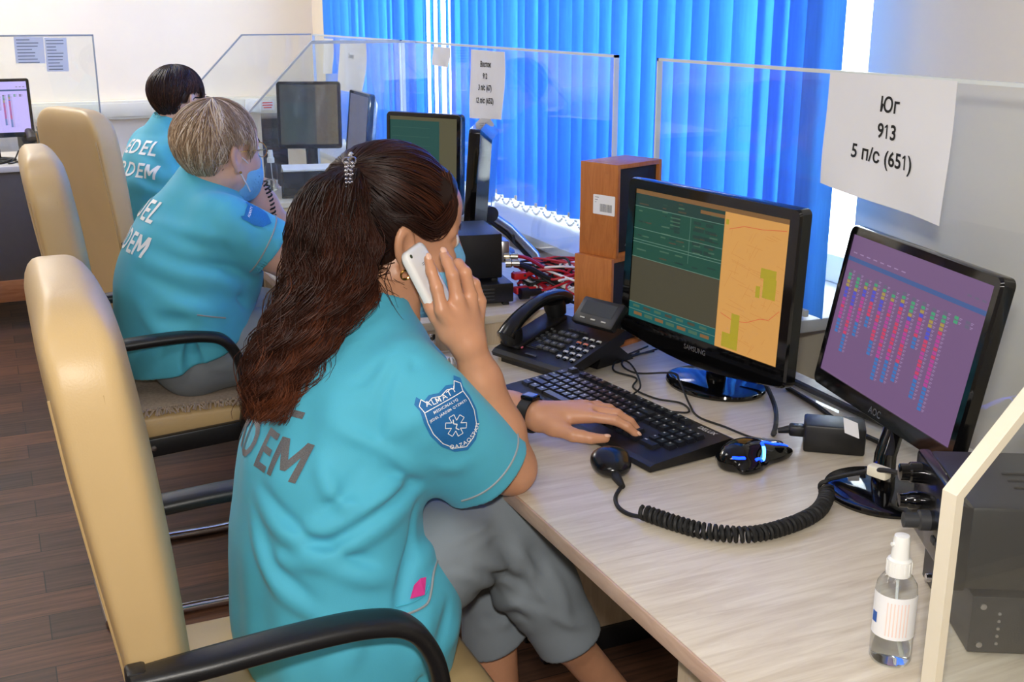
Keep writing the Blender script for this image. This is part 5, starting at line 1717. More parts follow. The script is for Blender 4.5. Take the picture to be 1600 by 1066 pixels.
def make_chair(label, loc, rz, first=None):
    t = thing('office_chair', label, 'chair', loc, rz, 'cream high-backed chairs at the window desks')
    # local: x forward, origin on the floor below the seat centre
    RZ = [0.46, 0.50, 0.60, 0.71, 0.83, 0.95, 1.05, 1.13, 1.16]
    RX = [0.100, 0.093, 0.080, 0.067, 0.049, 0.032, 0.021, 0.014, 0.012]
    def rearx(z): return float(np.interp(z, RZ, RX)) - 0.35
    def thick(z): return float(np.interp(z, [0.5, 0.72, 0.95, 1.15], [0.060, 0.066, 0.080, 0.084]))
    def hwid(z):
        u = min(1.0, max(0.0, (z - 0.45) / 0.70))
        return 0.195 + 0.022 * math.sin(u * PI * 0.85)
    V = []; F = []
    zs = [0.452, 0.456, 0.47, 0.52, 0.58, 0.65, 0.72, 0.79, 0.86, 0.93, 0.97, 1.01, 1.04, 1.065, 1.085, 1.10, 1.112, 1.12, 1.125, 1.128]
    n = 64
    for z in zs:
        e = 1.0
        arch = 1.0
        if z > 1.07: e = math.sqrt(max(0.0, 1 - ((z - 1.07) / 0.0585) ** 2))
        if z > 1.02: arch = max(0.0, 1 - ((z - 1.02) / 0.1085) ** 2.6) ** (1 / 2.6)
        th = thick(z) * (0.30 + 0.70 * e); hw = hwid(z) * (0.36 + 0.64 * arch)
        if z < 0.47: th *= 0.7 + 0.3 * (z - 0.452) / 0.018
        cx = rearx(z) + thick(z) / 2
        bulge = 0.026 * e * math.sin(min(1, max(0, (z - 0.44) / 0.72)) * PI) ** 0.6 if z > 0.452 else 0.0
        for k in range(n):
            t_ = 2 * PI * k / n; ct, st = math.cos(t_), math.sin(t_)
            yy = hw * math.copysign(abs(st) ** (2 / 7.0), st)
            xx = th / 2 * math.copysign(abs(ct) ** (2 / 7.0), ct)
            if ct > 0:                                   # padded front
                xx += bulge * max(0.0, 1 - (yy / hw) ** 2) ** 0.55 * min(1, ct * 2)
            V.append((cx + xx, yy, z))
    for i in range(len(zs) - 1):
        for k in range(n):
            k2 = (k + 1) % n
            F.append((i * n + k, i * n + k2, (i + 1) * n + k2, (i + 1) * n + k))
    F.append(tuple(range(n - 1, -1, -1))); F.append(tuple((len(zs) - 1) * n + k for k in range(n)))
    b = MB(); b.add(V, F, 0, True); bk = b.build('backrest', LEATHER, t, 60)
    for sy in (-1, 1):
        for off in (0.20, -0.47):
            pts = [(rearx(z) + thick(z) * (0.5 + off), sy * (hwid(z) * (0.990 if off > 0 else 0.978)), z) for z in np.linspace(0.47, 1.035, 26)]
            b = MB(); b.tube(pts, 0.0016, 6); b.build('seam', SEAM, bk)
    secs = []
    for x, hh in ((-0.225, 0.7), (-0.21, 0.92), (-0.17, 1), (0.0, 1), (0.13, 1.0), (0.185, 0.95), (0.215, 0.75), (0.228, 0.4)):
        secs.append(((x, 0, 0.488 - 0.012 * max(0.0, (x - 0.1) / 0.13)), 0.205 * (0.93 + 0.07 * hh), 0.040 * hh, (0, 1, 0), (0, 0, 1)))
    V, F = cushion_loft(secs, 44, 5)
    b = MB(); b.add(V, F, 0, True); st = b.build('seat', LEATHER, t, 60)
    for x in (-0.05, 0.09):
        b = MB(); b.tube([(x, y, 0.5285) for y in np.linspace(-0.18, 0.18, 8)], 0.002, 6); b.build('seam', SEAM, st)
    # frame: seat rails, legs of bent tube, armrests
    for sy in (-1, 1):
        y = 0.236 * sy
        b = MB(); b.box((0.0, y * 0.93, 0.455), (0.44, 0.020, 0.046), 0.004, Matrix.Rotation(math.radians(-3.5), 3, 'Y')); b.box((-0.232, y * 0.93, 0.56), (0.03, 0.020, 0.22), 0.004, Matrix.Rotation(math.radians(-7), 3, 'Y')); fr = b.build('seat_rail', BLACKMETAL, t)
        for x in (-0.12, 0.10):
            b = MB(); b.lathe([(0, 0), (0.007, 0), (0.006, 0.003), (0, 0.004)], 10, (x, y * 0.93 + sy * 0.010, 0.455 + 0.06 * x), Matrix.Rotation(-sy * PI / 2, 3, 'X')); b.build('bolt', SILVER, fr)
        b = MB(); P = spline([(-0.275, y, 0.700), (-0.20, y, 0.704), (-0.08, y, 0.710), (0.005, y, 0.708), (0.055, y, 0.692), (0.085, y, 0.648), (0.098, y, 0.59), (0.100, y * 0.99, 0.535), (0.092, y * 0.96, 0.47)], 7)
        V = []; F = []
        m = 14
        for i, p in enumerate(P):
            tg = (P[min(i + 1, len(P) - 1)] - P[max(i - 1, 0)]).normalized()
            side = Vector((0, 1, 0)); nrm = tg.cross(side).normalized()
            u = i / (len(P) - 1)
            wd = 0.025 if 0.14 < u < 0.5 else 0.025 - 0.009 * min(1, (u - 0.5) / 0.25) if u >= 0.5 else 0.019 + 0.006 * u / 0.14
            for k in range(m):
                a_ = 2 * PI * k / m
                ca, sa = math.cos(a_), math.sin(a_)
                V.append(p + side * wd * math.copysign(abs(ca) ** 0.6, ca) + nrm * 0.0125 * math.copysign(abs(sa) ** 0.7, sa))
        for i in range(len(P) - 1):
            for k in range(m):
                k2 = (k + 1) % m
                F.append((i * m + k, i * m + k2, (i + 1) * m + k2, (i + 1) * m + k))
        F.append(tuple(range(m - 1, -1, -1))); F.append(tuple((len(P) - 1) * m + k for k in range(m)))
        b.add(V, F, 0, True); ar = b.build('armrest', BLACKMETAL, t, 50)
        b = MB(); b.box((-0.268, y * 0.97, 0.665), (0.024, 0.028, 0.10), 0.005); b.build('armrest_bracket', BLACKMETAL, ar)
        b = MB(); P = spline([(0.10, y * 0.80, 0.452), (0.15, y * 0.88, 0.435), (0.175, y * 0.9, 0.34), (0.190, y * 0.9, 0.13), (0.172, y * 0.9, 0.038), (0.11, y * 0.9, 0.014), (-0.06, y * 0.9, 0.014), (-0.255, y * 0.9, 0.014)], 7)
        b.tube(P, 0.0125, 14); b.build('leg', CHROME, t)
    b = MB(); b.tube([(-0.255, -0.2124, 0.014), (-0.262, 0.0, 0.014), (-0.255, 0.2124, 0.014)], 0.0125, 12); b.build('cross_tube', CHROME, t)
    b = MB(); b.tube([(0.10, -0.19, 0.452), (0.10, 0.19, 0.452)], 0.0125, 12); b.build('cross_tube', CHROME, t)
    return t
ch1 = make_chair('cream high-backed chair in the left foreground, under the young woman with the long ponytail', (0.350, 1.440, 0.0), math.radians(0))
ch2 = copy_tree(ch1); ch2.location = (0.388, 2.835, 0); ch2['label'] = 'cream high-backed chair with a fringed seat cover under the blonde woman'
ch3 = copy_tree(ch1); ch3.location = (0.525, 4.10, 0); ch3.rotation_euler = (0, 0, math.radians(22)); ch3['label'] = 'cream high-backed chair turned away, behind the dark haired woman by the back wall'
# fringed cover lying on the second chair
t = thing('seat_cover', 'thin grey fringed cover lying on the blonde woman\'s chair seat', 'seat cover', (0.395, 2.835, 0.5285))
b = MB(); b.box((0.02, 0, 0.004), (0.40, 0.40, 0.008), 0.003); b.build('cloth', mat('grey_fringe_cloth', (176, 158, 142), 0.95, noise=0.2, scale=120), t)
b = MB(); rr = random.Random(2)
for k in range(90):
    x = -0.17 + 0.38 * k / 89
    for sy in (-1, 1):
        b.tube([(x, sy * 0.196, 0.006), (x + rr.uniform(-.006, .006), sy * (0.205 + rr.uniform(0, .004)), 0.005), (x + rr.uniform(-.01, .01), sy * (0.210 + rr.uniform(0, .003)), -0.004 - rr.uniform(0, .006))], 0.0022, 4)
o = b.build('fringe', mat('grey_fringe_cloth', (176, 158, 142), 0.95), t); o['kind'] = 'stuff'
# ------------------------------------------------------------------ people
def ray(u, v):
    return (fw + rt * ((u - 800) / 1780.0) - up * ((v - 533) / 1780.0))
def at(u, v, y):
    """the point seen at photo position (u, v) that lies y metres along the row"""
    d = ray(u, v); p = CAM + d * (y / d.y)
    return np.array(p[:])
def field_hit(g, u, v):
    """first surface of a field along the sight line through (u, v)"""
    d = np.array(ray(u, v).normalized()[:]); c = np.array(CAM[:])
    for s in np.arange(0.7, 5.5, g.h * 0.5):
        i = np.round((c + d * s - g.lo) / g.h).astype(int)
        if (i >= 0).all() and (i < g.n).all() and g.D[tuple(i)] < 0:
            return c + d * s
    return None
def folds(g, lines, amp, w):
    for ln in lines:
        P = [field_hit(g, u, v) for u, v in ln]
        P = [p for p in P if p is not None]
        if len(P) > 1 and max(np.linalg.norm(p - q) for p, q in zip(P[:-1], P[1:])) < 0.16:
            P = [np.array(p) for p in spline(P, 4)] if len(P) > 2 else P
            g.fold(P, amp, w)

SKIN1 = mat('warm_skin', (206, 150, 116), 0.42, noise=0.05, scale=40, bump=0.05, bscale=500, sss=0.12)
SKIN2 = mat('fair_skin', (222, 178, 156), 0.45, noise=0.06, scale=40, bump=0.05, bscale=500, sss=0.12)
TEAL = mat('turquoise_scrubs', (80, 184, 212), 0.75, noise=0.03, scale=14, bump=0.10, bscale=700, sheen=0.1)
TEALCUFF = mat('turquoise_cuff', (72, 184, 212), 0.75, noise=0.03, scale=14, bump=0.10, bscale=700)
GREYTROU = mat('grey_trousers', (132, 141, 149), 0.85, noise=0.04, scale=16, bump=0.10, bscale=700)
PIPING = mat('grey_piping', (150, 158, 164), 0.5)
MASKM = mat('blue_mask_fabric', (122, 190, 226), 0.8, noise=0.04, scale=60, bump=0.15, bscale=300)
SILVERTXT = mat('silver_glitter_print', (150, 150, 156), 0.35, 0.6, noise=0.35, scale=900)
WHITETXT = mat('white_thread_flashlit_print', (245, 246, 248), 0.4, noise=0.04, scale=400)  # badge thread white; on back lettering it stands for flash thrown back
EYEW = mat('eye_white', (226, 222, 216), 0.15)
EYED = mat('dark_iris', (40, 26, 20), 0.1)
NAIL = mat('fingernail', (232, 186, 160), 0.2)
GOLD = mat('gold', (214, 170, 90), 0.2, 1.0)
PATCHB = mat('patch_blue', (24, 104, 168), 0.7, noise=0.05, scale=200, bump=0.15, bscale=900)
PATCHRIM = mat('patch_rim_blue', (36, 120, 184), 0.7, noise=0.08, scale=300, bump=0.2, bscale=900)

def head_frame(c, phi, pit, roll):
    phi, pit, roll = math.radians(phi), math.radians(pit), math.radians(roll)
    f = np.array([math.cos(phi) * math.cos(pit), math.sin(phi) * math.cos(pit), -math.sin(pit)])
    l = np.array([-math.sin(phi), math.cos(phi), 0.0])
    u = np.cross(f, l)
    l2 = l * math.cos(roll) + u * math.sin(roll)
    return np.array(c, float), f, l2, np.cross(f, l2)

def head_prims(g, H, s=1.0):
    c, f, l, u = H
    R = np.array([f, l, u])
    L = lambda x, y, z: c + s * (f * x + l * y + u * z)
    E = lambda p, r, k=0.02, op='u': g.ell(L(*p), [q * s for q in r], R, k, op)
    C = lambda a, b, ra, rb, k=0.015, op='u': g.rc(L(*a), L(*b), ra * s, rb * s, k, op)
    E((-0.012, 0, 0.036), (0.097, 0.075, 0.088))
    E((0.030, 0, -0.025), (0.064, 0.061, 0.092), 0.03)
    E((0.046, 0, 0.046), (0.050, 0.058, 0.048), 0.02)
    for q in (-1, 1):
        C((0.000, q * 0.052, -0.050), (0.062, q * 0.014, -0.100), 0.022, 0.018, 0.025)
        E((0.058, q * 0.036, -0.030), (0.030, 0.026, 0.026), 0.02)
    E((0.072, 0, -0.100), (0.021, 0.022, 0.018), 0.02)
    C((0.088, 0, 0.010), (0.108, 0, -0.034), 0.009, 0.0125, 0.014)
    for q in (-1, 1):
        E((0.099, q * 0.0125, -0.039), (0.011, 0.008, 0.008), 0.006)
        C((0.088, q * 0.012, 0.019), (0.070, q * 0.048, 0.016), 0.009, 0.008, 0.014)
        E((0.096, q * 0.033, 0.000), (0.017, 0.019, 0.013), 0.012, 's')
        E((0.077, q * 0.033, 0.000), (0.0135, 0.0145, 0.0125), 0.004)
    E((0.094, 0, -0.061), (0.010, 0.022, 0.006), 0.006)
    E((0.092, 0, -0.072), (0.010, 0.019, 0.006), 0.006)
    # ears
    for q in (-1, 1):
        Re = np.array([f * 0.97 + u * 0.2 - q * l * 0.30, q * l * 0.95 + f * 0.3, u * 0.98 - f * 0.2])
        Re /= np.linalg.norm(Re, axis=1, keepdims=True)
        g.ell(L(-0.011, q * 0.081, 0.000), [0.0185 * s, 0.0075 * s, 0.032 * s], Re, 0.004)
        g.ell(L(-0.007, q * 0.090, 0.002), [0.0105 * s, 0.0090 * s, 0.020 * s], Re, 0.003, 's')
        g.ell(L(-0.004, q * 0.077, -0.031), [0.009 * s, 0.006 * s, 0.010 * s], Re, 0.006)
        g.ell(L(0.004, q * 0.079, -0.006), [0.005 * s, 0.005 * s, 0.008 * s], Re, 0.004)

def eyes(parent, H, s=1.0):
    c, f, l, u = H
    for q in (-1, 1):
        p = c + s * (f * 0.0795 + l * q * 0.033)
        b = MB(); b.ball(p, 0.0128 * s, n=16)
        b.ball(p + s * (f * 0.0075), 0.0062 * s, 1, 12)
        b.build('eye', [EYEW, EYED], parent)
        b = MB()
        P = [c + s * (f * (0.096 - 0.012 * abs(t)) + l * q * (0.016 + 0.034 * tt) + u * (0.021 + 0.004 * math.sin(tt * PI))) for tt, t in ((k / 6, k / 6) for k in range(7))]
        b.tube(P, [0.001, 0.0022, 0.0026, 0.0024, 0.002, 0.0014, 0.0008], 6); b.build('eyebrow', mat('brow_hair', (52, 36, 30), 0.7), parent)

def fingers(g, chains, s=1.0, k=0.0035):
    R = {'t': [0.0115, 0.0105, 0.0092, 0.0072], 'i': [0.0098, 0.0088, 0.0078, 0.0064], 'm': [0.0102, 0.0091, 0.0080, 0.0066], 'r': [0.0098, 0.0087, 0.0077, 0.0063], 'p': [0.0086, 0.0076, 0.0067, 0.0055]}
    for key, pts in chains.items():
        r = [x * s for x in R[key]]
        g.chain(pts, r, k)
def palm(g, wrist, mcps, thumb0, s=1.0):
    w = np.array(wrist)
    for key, m in mcps.items():
        g.rc(w + (np.array(m) - w) * 0.06, m, 0.0185 * s, {'i': 0.0112, 'm': 0.0115, 'r': 0.0108, 'p': 0.0098}[key] * s, 0.012)
    g.rc(w + (np.array(thumb0[0]) - w) * 0.3, thumb0[0], 0.019 * s, 0.0155 * s, 0.014)
    g.rc(thumb0[0], thumb0[1], 0.0155 * s, 0.0115 * s, 0.012)

def generic_hand(wrist, d, n, tside, curl, s=1.0, spread=0.08, thumb_out=0.65):
    """joint chains of an open hand: d towards the fingers, n out of the palm, tside towards the thumb"""
    w = np.array(wrist, float); d = np.array(d, float); d /= np.linalg.norm(d)
    n = np.array(n, float); n -= d * (n @ d); n /= np.linalg.norm(n)
    t = np.array(tside, float); t -= d * (t @ d) + n * (t @ n); t /= np.linalg.norm(t)
    off = {'i': 0.027, 'm': 0.008, 'r': -0.011, 'p': -0.028}
    ln = {'i': (0.041, 0.024, 0.019), 'm': (0.045, 0.027, 0.020), 'r': (0.041, 0.025, 0.019), 'p': (0.032, 0.019, 0.017)}
    mdist = {'i': 0.083, 'm': 0.085, 'r': 0.080, 'p': 0.073}
    mc = {}; ch = {}
    for kx in 'imrp':
        m = w + s * (d * mdist[kx] + t * off[kx] - n * (0.004 if kx in 'mr' else 0.0))
        mc[kx] = m; pts = [m]; a = 0.0
        dd = d + t * off[kx] * spread / 0.027 * 2.5
        for L_, cu in zip(ln[kx], curl[kx]):
            a += math.radians(cu)
            v = dd * math.cos(a) + n * math.sin(a); v /= np.linalg.norm(v)
            pts.append(pts[-1] + v * L_ * s)
        ch[kx] = pts
    t0 = w + s * (d * 0.022 + t * 0.026 + n * 0.010)
    t1 = t0 + s * 0.040 * (d * 0.78 + t * thumb_out + n * 0.22) / math.sqrt(0.78 ** 2 + thumb_out ** 2 + 0.22 ** 2)
    v2 = d * 0.93 + t * 0.26 * thumb_out + n * 0.22; v2 /= np.linalg.norm(v2)
    v3 = d * 0.97 - t * 0.02 + n * 0.16; v3 /= np.linalg.norm(v3)
    t2 = t1 + v2 * 0.030 * s; t3 = t2 + v3 * 0.024 * s
    ch['t'] = [t1, t1 + (t2 - t1) * 0.5, t2, t3]
    return mc, ch, [t0, t1], n

def nails(parent, chains, n, s=1.0, keys='timrp'):
    for kx in keys:
        a, b_ = np.array(chains[kx][-2]), np.array(chains[kx][-1])
        d = (b_ - a); d /= np.linalg.norm(d)
        nn = np.array(n, float); nn -= d * (nn @ d); nn /= np.linalg.norm(nn)
        r = {'t': 0.0072, 'i': 0.0064, 'm': 0.0066, 'r': 0.0063, 'p': 0.0055}[kx] * s
        b = MB(); M = Matrix((tuple(d), tuple(np.cross(nn, d)), tuple(nn))).transposed()
        b.ball(tuple(b_ - nn * r * 0.72 + d * r * 0.25), 1.0, n=12, sc=(r * 0.95, r * 0.72, r * 0.42), rot=M)
        b.build('fingernail', NAIL, parent)

def merge(g, o, k):
    g.D = g._smin(g.D, o.D, k); return g

def mask(parent, H, s=1.0, loops=True):
    c, f, l, u = H
    R = np.array([f, l, u]); L = lambda x, y, z: c + s * (f * x + l * y + u * z)
    g = Field(c - 0.17, c + 0.17, 0.0026)
    g.ell(L(0.045, 0, -0.062), [0.068 * s, 0.066 * s, 0.072 * s], R, 0)
    g.rc(L(0.086, 0, 0.000), L(0.104, 0, -0.036), 0.012 * s, 0.016 * s, 0.02)
    g.ell(L(0.072, 0, -0.100), [0.030 * s, 0.032 * s, 0.026 * s], R, 0.02)
    inner = Field(c - 0.17, c + 0.17, 0.0026); inner.D = g.D + 0.0035
    g.D = np.maximum(g.D, -inner.D)
    g.cut(L(0.028, 0, 0), -f + 0.15 * u, 0.002)
    g.cut(L(0.09, 0, -0.012), u * 0.85 - f * 0.5, 0.002)
    g.cut(L(0.06, 0, -0.128), -u, 0.002)
    for q in (-0.035, -0.055, -0.075):
        pass
    m = link('face_mask', g.mesh('face_mask', 1), MASKM, parent)
    if loops:
        for q in (-1, 1):
            for z0_, z1_ in ((-0.026, 0.010), (-0.092, -0.026)):
                b = MB(); b.tube(spline([L(0.040, q * 0.062, z0_), L(0.022, q * 0.070, (z0_ * 0.6 + z1_ * 0.4)), L(-0.006, q * 0.079, z1_)], 5), 0.0016 * s, 6)
                b.build('ear_loop', WHITEP, m)
    return m

def short_hair(parent, H, s, m, seed, n=2600, fringe=0.55, nape=-0.085, side=-0.012, puff=1.05, rad=0.0011, tone_back=0.0):
    c, f, l, u = H
    r = np.random.default_rng(seed)
    # cap below the strands
    g = Field(c - 0.16, c + 0.16, 0.0035)
    R = np.array([f, l, u]); L = lambda x, y, z: c + s * (f * x + l * y + u * z)
    g.ell(L(-0.015, 0, 0.032), [0.099 * s, 0.079 * s, 0.087 * s], R, 0)
    g.ell(L(-0.040, 0, -0.010), [0.062 * s, 0.062 * s, 0.070 * s], R, 0.02)
    g.cut(L(0.062, 0, 0.062), f * 0.80 - u * 0.55, 0.006)
    g.cut(L(0.0, 0, nape + 0.066), -u, 0.012)
    # around the ears
    for q in (-1, 1):
        g.ell(L(0.006, q * 0.085, -0.006), [0.032 * s, 0.034 * s, 0.042 * s], R, 0.008, 's')
    cap = link('hair', g.mesh('hair', 2), m, parent)
    cap.data.attributes.new('tone', 'FLOAT', 'POINT').data.foreach_set('value', np.full(len(cap.data.vertices), 0.3, np.float32))
    N = 18
    paths = []; tones = []; rad_ = []
    crown = np.array([-0.035, 0.008, 0.0])
    for i in range(n):
        az = r.uniform(-PI, PI)                       # 0 = front
        ca = math.cos(az)
        # lowest height on the head for this azimuth
        if ca > 0.62:
            zend = 0.045 + 0.03 * fringe
        elif ca > 0.44:
            zend = side - 0.022                       # sideburn
        elif ca > -0.40:
            zend = side + 0.020                       # above the ear
        else:
            t_ = min(1, (-0.40 - ca) / 0.28)
            zend = (side - 0.01) * (1 - t_) + nape * t_
        zend += r.normal(0, 0.009) + (abs(r.normal(0, 0.014)) if ca < -0.40 else 0)
        th_end = math.acos(max(-1, min(1, (zend - 0.030) / 0.100)))
        th0 = r.uniform(0.02, 0.85) * th_end if r.random() < 0.85 else 0.02
        lift = r.uniform(0.965, 1.055) * puff
        P = []
        sw = r.normal(0, 0.22) + 0.25 * math.sin(az * 2 + seed)
        ph = r.uniform(0, 6.28)
        flick = r.uniform(0.0, 0.03)
        for k in range(N):
            t_ = k / (N - 1)
            th = th0 + (th_end - th0) * t_
            a2 = az + sw * (t_ - 0.6) * (th_end - th0) + 0.05 * math.sin(3 * t_ + ph)
            rr = lift * (1.0 + 0.030 * math.sin(PI * t_) + flick * t_ * t_)
            if ca < 0.2:
                rr *= 1.0 + 0.02 * math.exp(-((th - 1.1) / 0.5) ** 2)        # fullness at the back of the crown
            x = 0.101 * math.sin(th) * math.cos(a2) * rr - 0.012
            y = 0.084 * math.sin(th) * math.sin(a2) * rr
            z = 0.093 * math.cos(th) * rr + 0.030
            if z < 0.03 and ca < 0.1:               # tapers into the nape
                y *= 1.0 - 0.10 * (0.03 - z) / 0.1
                x *= 1.0 - 0.10 * (0.03 - z) / 0.1
            P.append(L(x, y, z))
        paths.append(P)
        clump = (0.5 + 0.5 * math.sin(az * 13 + 2.0 * math.sin(az * 4 + seed) + 3 * th0)) ** 1.5
        tones.append(np.clip(0.08 + 0.70 * clump * r.uniform(0.5, 1.2) + 0.25 * np.linspace(-0.3, 1, N) + r.normal(0, 0.08) - tone_back * (ca < -0.2) * np.linspace(0.3, 1, N), 0, 1))
        rad_.append(rad * r.uniform(0.7, 1.3))
    st = link('strands', strands_mesh('strands', paths, rad_, tones), m, cap)
    st['kind'] = 'stuff'
    return cap

def shirt_text(parent, shirt, lines, org, ax, ay, d, size, gap, m, name='back_lettering', sx=1.0):
    bv = bvh_of(shirt)
    for i, s in enumerate(lines):
        V2, F2 = text_geo(s, size, 'CENTER', 0.0011, 1.12)
        V2 = [(x * sx, y - i * gap) for x, y in V2]
        V, F = project(V2, F2, org, ax, ay, d, bv, 0.0016)
        if F:
            b = MB(); b.add(V, F); b.build(name, m, parent)

def sleeve(g, a, b_, ra, rb, wide, f, end, axis, hollow):
    """short sleeve merged onto a shirt field"""
    o = Field(g.lo, g.lo + g.h * (g.n - 1), g.h); o.n = g.n.copy()
    o.D = np.full(g.n, 0.5, np.float32); o.ax = g.ax
    o.rc(a, b_, ra, rb, 0, wide=wide, f=f)
    ax_ = np.array(axis, float); ax_ /= np.linalg.norm(ax_)
    o.cut(end, ax_, 0.003)
    o.rc(np.array(end) - ax_ * 0.03, np.array(end) + ax_ * 0.05, hollow * 0.96, hollow, 0.004, 's', wide=wide, f=f)
    merge(g, o, 0.022)

def ring_on(bv, centre, axis, radius, n=40, off=0.001, sy=1.0):
    """closed line around a tube-shaped surface, found by casting inwards"""
    c = Vector(centre); a = Vector(axis).normalized()
    e1 = a.orthogonal().normalized(); e2 = a.cross(e1)
    P = []
    for k in range(n + 1):
        t_ = 2 * PI * k / n
        d = e1 * math.cos(t_) + e2 * math.sin(t_)
        h = bv.ray_cast(c + d * radius, -d, radius)
        P.append(h[0] + h[1] * off if h[0] is not None and abs((h[0] - c).dot(a)) < 0.01 and 0.03 < (h[0] - c).length < 0.10 else None)
    # the longest unbroken run
    runs = [[]]
    for p in P:
        if p is None or (runs[-1] and (p - runs[-1][-1]).length > 0.03):
            runs.append([])
        if p is not None:
            runs[-1].append(p)
    return max(runs, key=len)

def loose(g, org):
    return g

# ================================================================== young woman in front
def person_front():
    W = thing('person', 'young woman in turquoise scrubs with a long wavy brown ponytail, phone at her ear, typing', 'person', (0.38, 1.49, 0.0))
    o0 = np.array([0.38, 1.49, 0.0])
    def child(o, par=None):
        o.parent = par or W
        if par is None:
            o.location = tuple(-o0)
        return o
    s = 0.97
    H = head_frame((0.524, 1.567, 1.12), 0, 8, 6)
    c, f, l, u = H
    L = lambda x, y, z: c + s * (f * x + l * y + u * z)
    # ---- body
    g = Field((0.26, 1.22, 0.10), (1.02, 1.92, 1.32), 0.0027)
    head_prims(g, H, s)
    g.rc((0.452, 1.522, 1.015), L(-0.028, 0, -0.055), 0.052, 0.049, 0.03)
    g.rc(L(-0.01, 0, -0.07), (0.50, 1.53, 1.00), 0.045, 0.045, 0.02)
    g.chain([(0.385, 1.49, 0.62), (0.385, 1.49, 0.74), (0.425, 1.50, 0.90), (0.462, 1.515, 0.985)], [0.085, 0.080, 0.070, 0.048], 0.03, wide=(0, 1, 0), f=0.66)
    g.rc((0.475, 1.395, 0.935), (0.50, 1.635, 0.940), 0.046, 0.046, 0.03)
    el = np.array((0.637, 1.412, 0.790)); wr = at(733, 541, 1.400)
    g.chain([(0.478, 1.385, 0.930), (0.565, 1.400, 0.858), el], [0.048, 0.042, 0.037], 0.02)
    g.chain([el, el + (wr - el) * 0.3, el + (wr - el) * 0.72, wr], [0.0375, 0.0385, 0.029, 0.0225], 0.015)
    g.ell(el + np.array((0.006, 0, -0.012)), (0.028, 0.026, 0.028), None, 0.02)
    ch = {'i': [at(690, 484, 1.392), at(682, 449, 1.398), at(674, 424, 1.408), at(669, 405, 1.417)],
          'm': [at(714, 468, 1.395), at(707, 430, 1.398), at(699, 409, 1.410), at(693, 396, 1.421)],
          'r': [at(735, 463, 1.408), at(727, 426, 1.408), at(716, 412, 1.425), at(706, 415, 1.440)],
          'p': [at(750, 471, 1.425), at(742, 443, 1.424), at(731, 434, 1.440), at(720, 437, 1.452)],
          't': [at(683, 496, 1.410), at(674, 480, 1.420), at(666, 464, 1.430), at(659, 447, 1.438)]}
    mc = {kx: ch[kx][0] for kx in 'imrp'}
    palm(g, wr, mc, [at(703, 520, 1.404), at(684, 497, 1.411)], 0.95)
    fingers(g, ch, 0.97)
    # left arm to the keyboard
    el2 = np.array((0.672, 1.752, 0.792)); wr2 = np.array((0.762, 1.580, 0.793))
    g.chain([(0.50, 1.635, 0.930), (0.59, 1.70, 0.860), el2], [0.047, 0.042, 0.036], 0.02)
    g.chain([el2, el2 + (wr2 - el2) * 0.3, el2 + (wr2 - el2) * 0.75, wr2], [0.036, 0.036, 0.028, 0.0225], 0.015)
    dirh = np.array((0.925, -0.37, 0.10))
    mc2, ch2, th2, n2 = generic_hand(wr2 + np.array((0.004, -0.002, 0.0)), dirh, (0.08, 0.0, -1.0), (-0.37, -0.93, 0.0), {'i': (10, 22, 16), 'm': (14, 24, 16), 'r': (16, 24, 16), 'p': (12, 20, 14)}, 0.98, 0.10, 0.75)
    palm(g, wr2, mc2, th2, 0.97); fingers(g, ch2, 0.97)
    # legs under the trousers
    g.chain([(0.40, 1.40, 0.62), (0.655, 1.47, 0.668), at(888, 1000, 1.455), at(960, 1085, 1.47)], [0.05, 0.045, 0.032, 0.030], 0.02)
    g.chain([(0.40, 1.58, 0.61), (0.68, 1.61, 0.60), (0.70, 1.565, 0.16)], [0.05, 0.045, 0.030], 0.02)
    body = child(link('body', g.mesh('body', 1), SKIN1))
    eyes(body, H, s)
    nails(body, ch, (0, 1, 0), 0.97, 'imt')
    nails(body, ch2, n2, 0.97)
    # ---- shirt
    g = Field((0.17, 1.20, 0.47), (0.76, 1.86, 1.08), 0.0033)
    g.chain([(0.392, 1.49, 0.50), (0.385, 1.49, 0.60), (0.378, 1.49, 0.70), (0.393, 1.495, 0.80), (0.426, 1.50, 0.90), (0.458, 1.512, 0.968)],
            [0.150, 0.140, 0.126, 0.119, 0.104, 0.078], 0.03, wide=(0, 1, 0), f=0.70)
    g.rc((0.470, 1.40, 0.945), (0.50, 1.63, 0.948), 0.058, 0.058, 0.04)
    g.ell((0.490, 1.430, 0.845), (0.062, 0.070, 0.075), None, 0.04)
    g.ell((0.495, 1.575, 0.845), (0.062, 0.070, 0.075), None, 0.04)
    g.rc((0.452, 1.520, 0.995), (0.470, 1.535, 1.045), 0.070, 0.062, 0.025)
    sleeve(g, (0.492, 1.382, 0.905), (0.600, 1.405, 0.790), 0.078, 0.070, (0.2, 1, 0.2), 1.12, (0.594, 1.402, 0.792), (0.108, 0.028, -0.118), 0.058)
    sleeve(g, (0.510, 1.640, 0.915), (0.615, 1.715, 0.820), 0.074, 0.066, (0.2, 1, 0.2), 1.1, (0.600, 1.703, 0.835), (0.105, 0.075, -0.095), 0.060)
    # neck opening, hem
    g.rc((0.455, 1.522, 1.02), (0.50, 1.545, 1.10), 0.056, 0.060, 0.006, 's')
    g.ell((0.535, 1.535, 1.01), (0.05, 0.045, 0.06), None, 0.01, 's')
    # the slit and curved hem at the near side
    g.cut((0.40, 1.49, 0.531), (0.02, 0, -1), 0.006)
    g.rc((0.445, 1.28, 0.44), (0.452, 1.30, 0.560), 0.040, 0.010, 0.012, 's')
    g.ell((0.462, 1.410, 0.600), (0.082, 0.105, 0.110), None, 0.05)
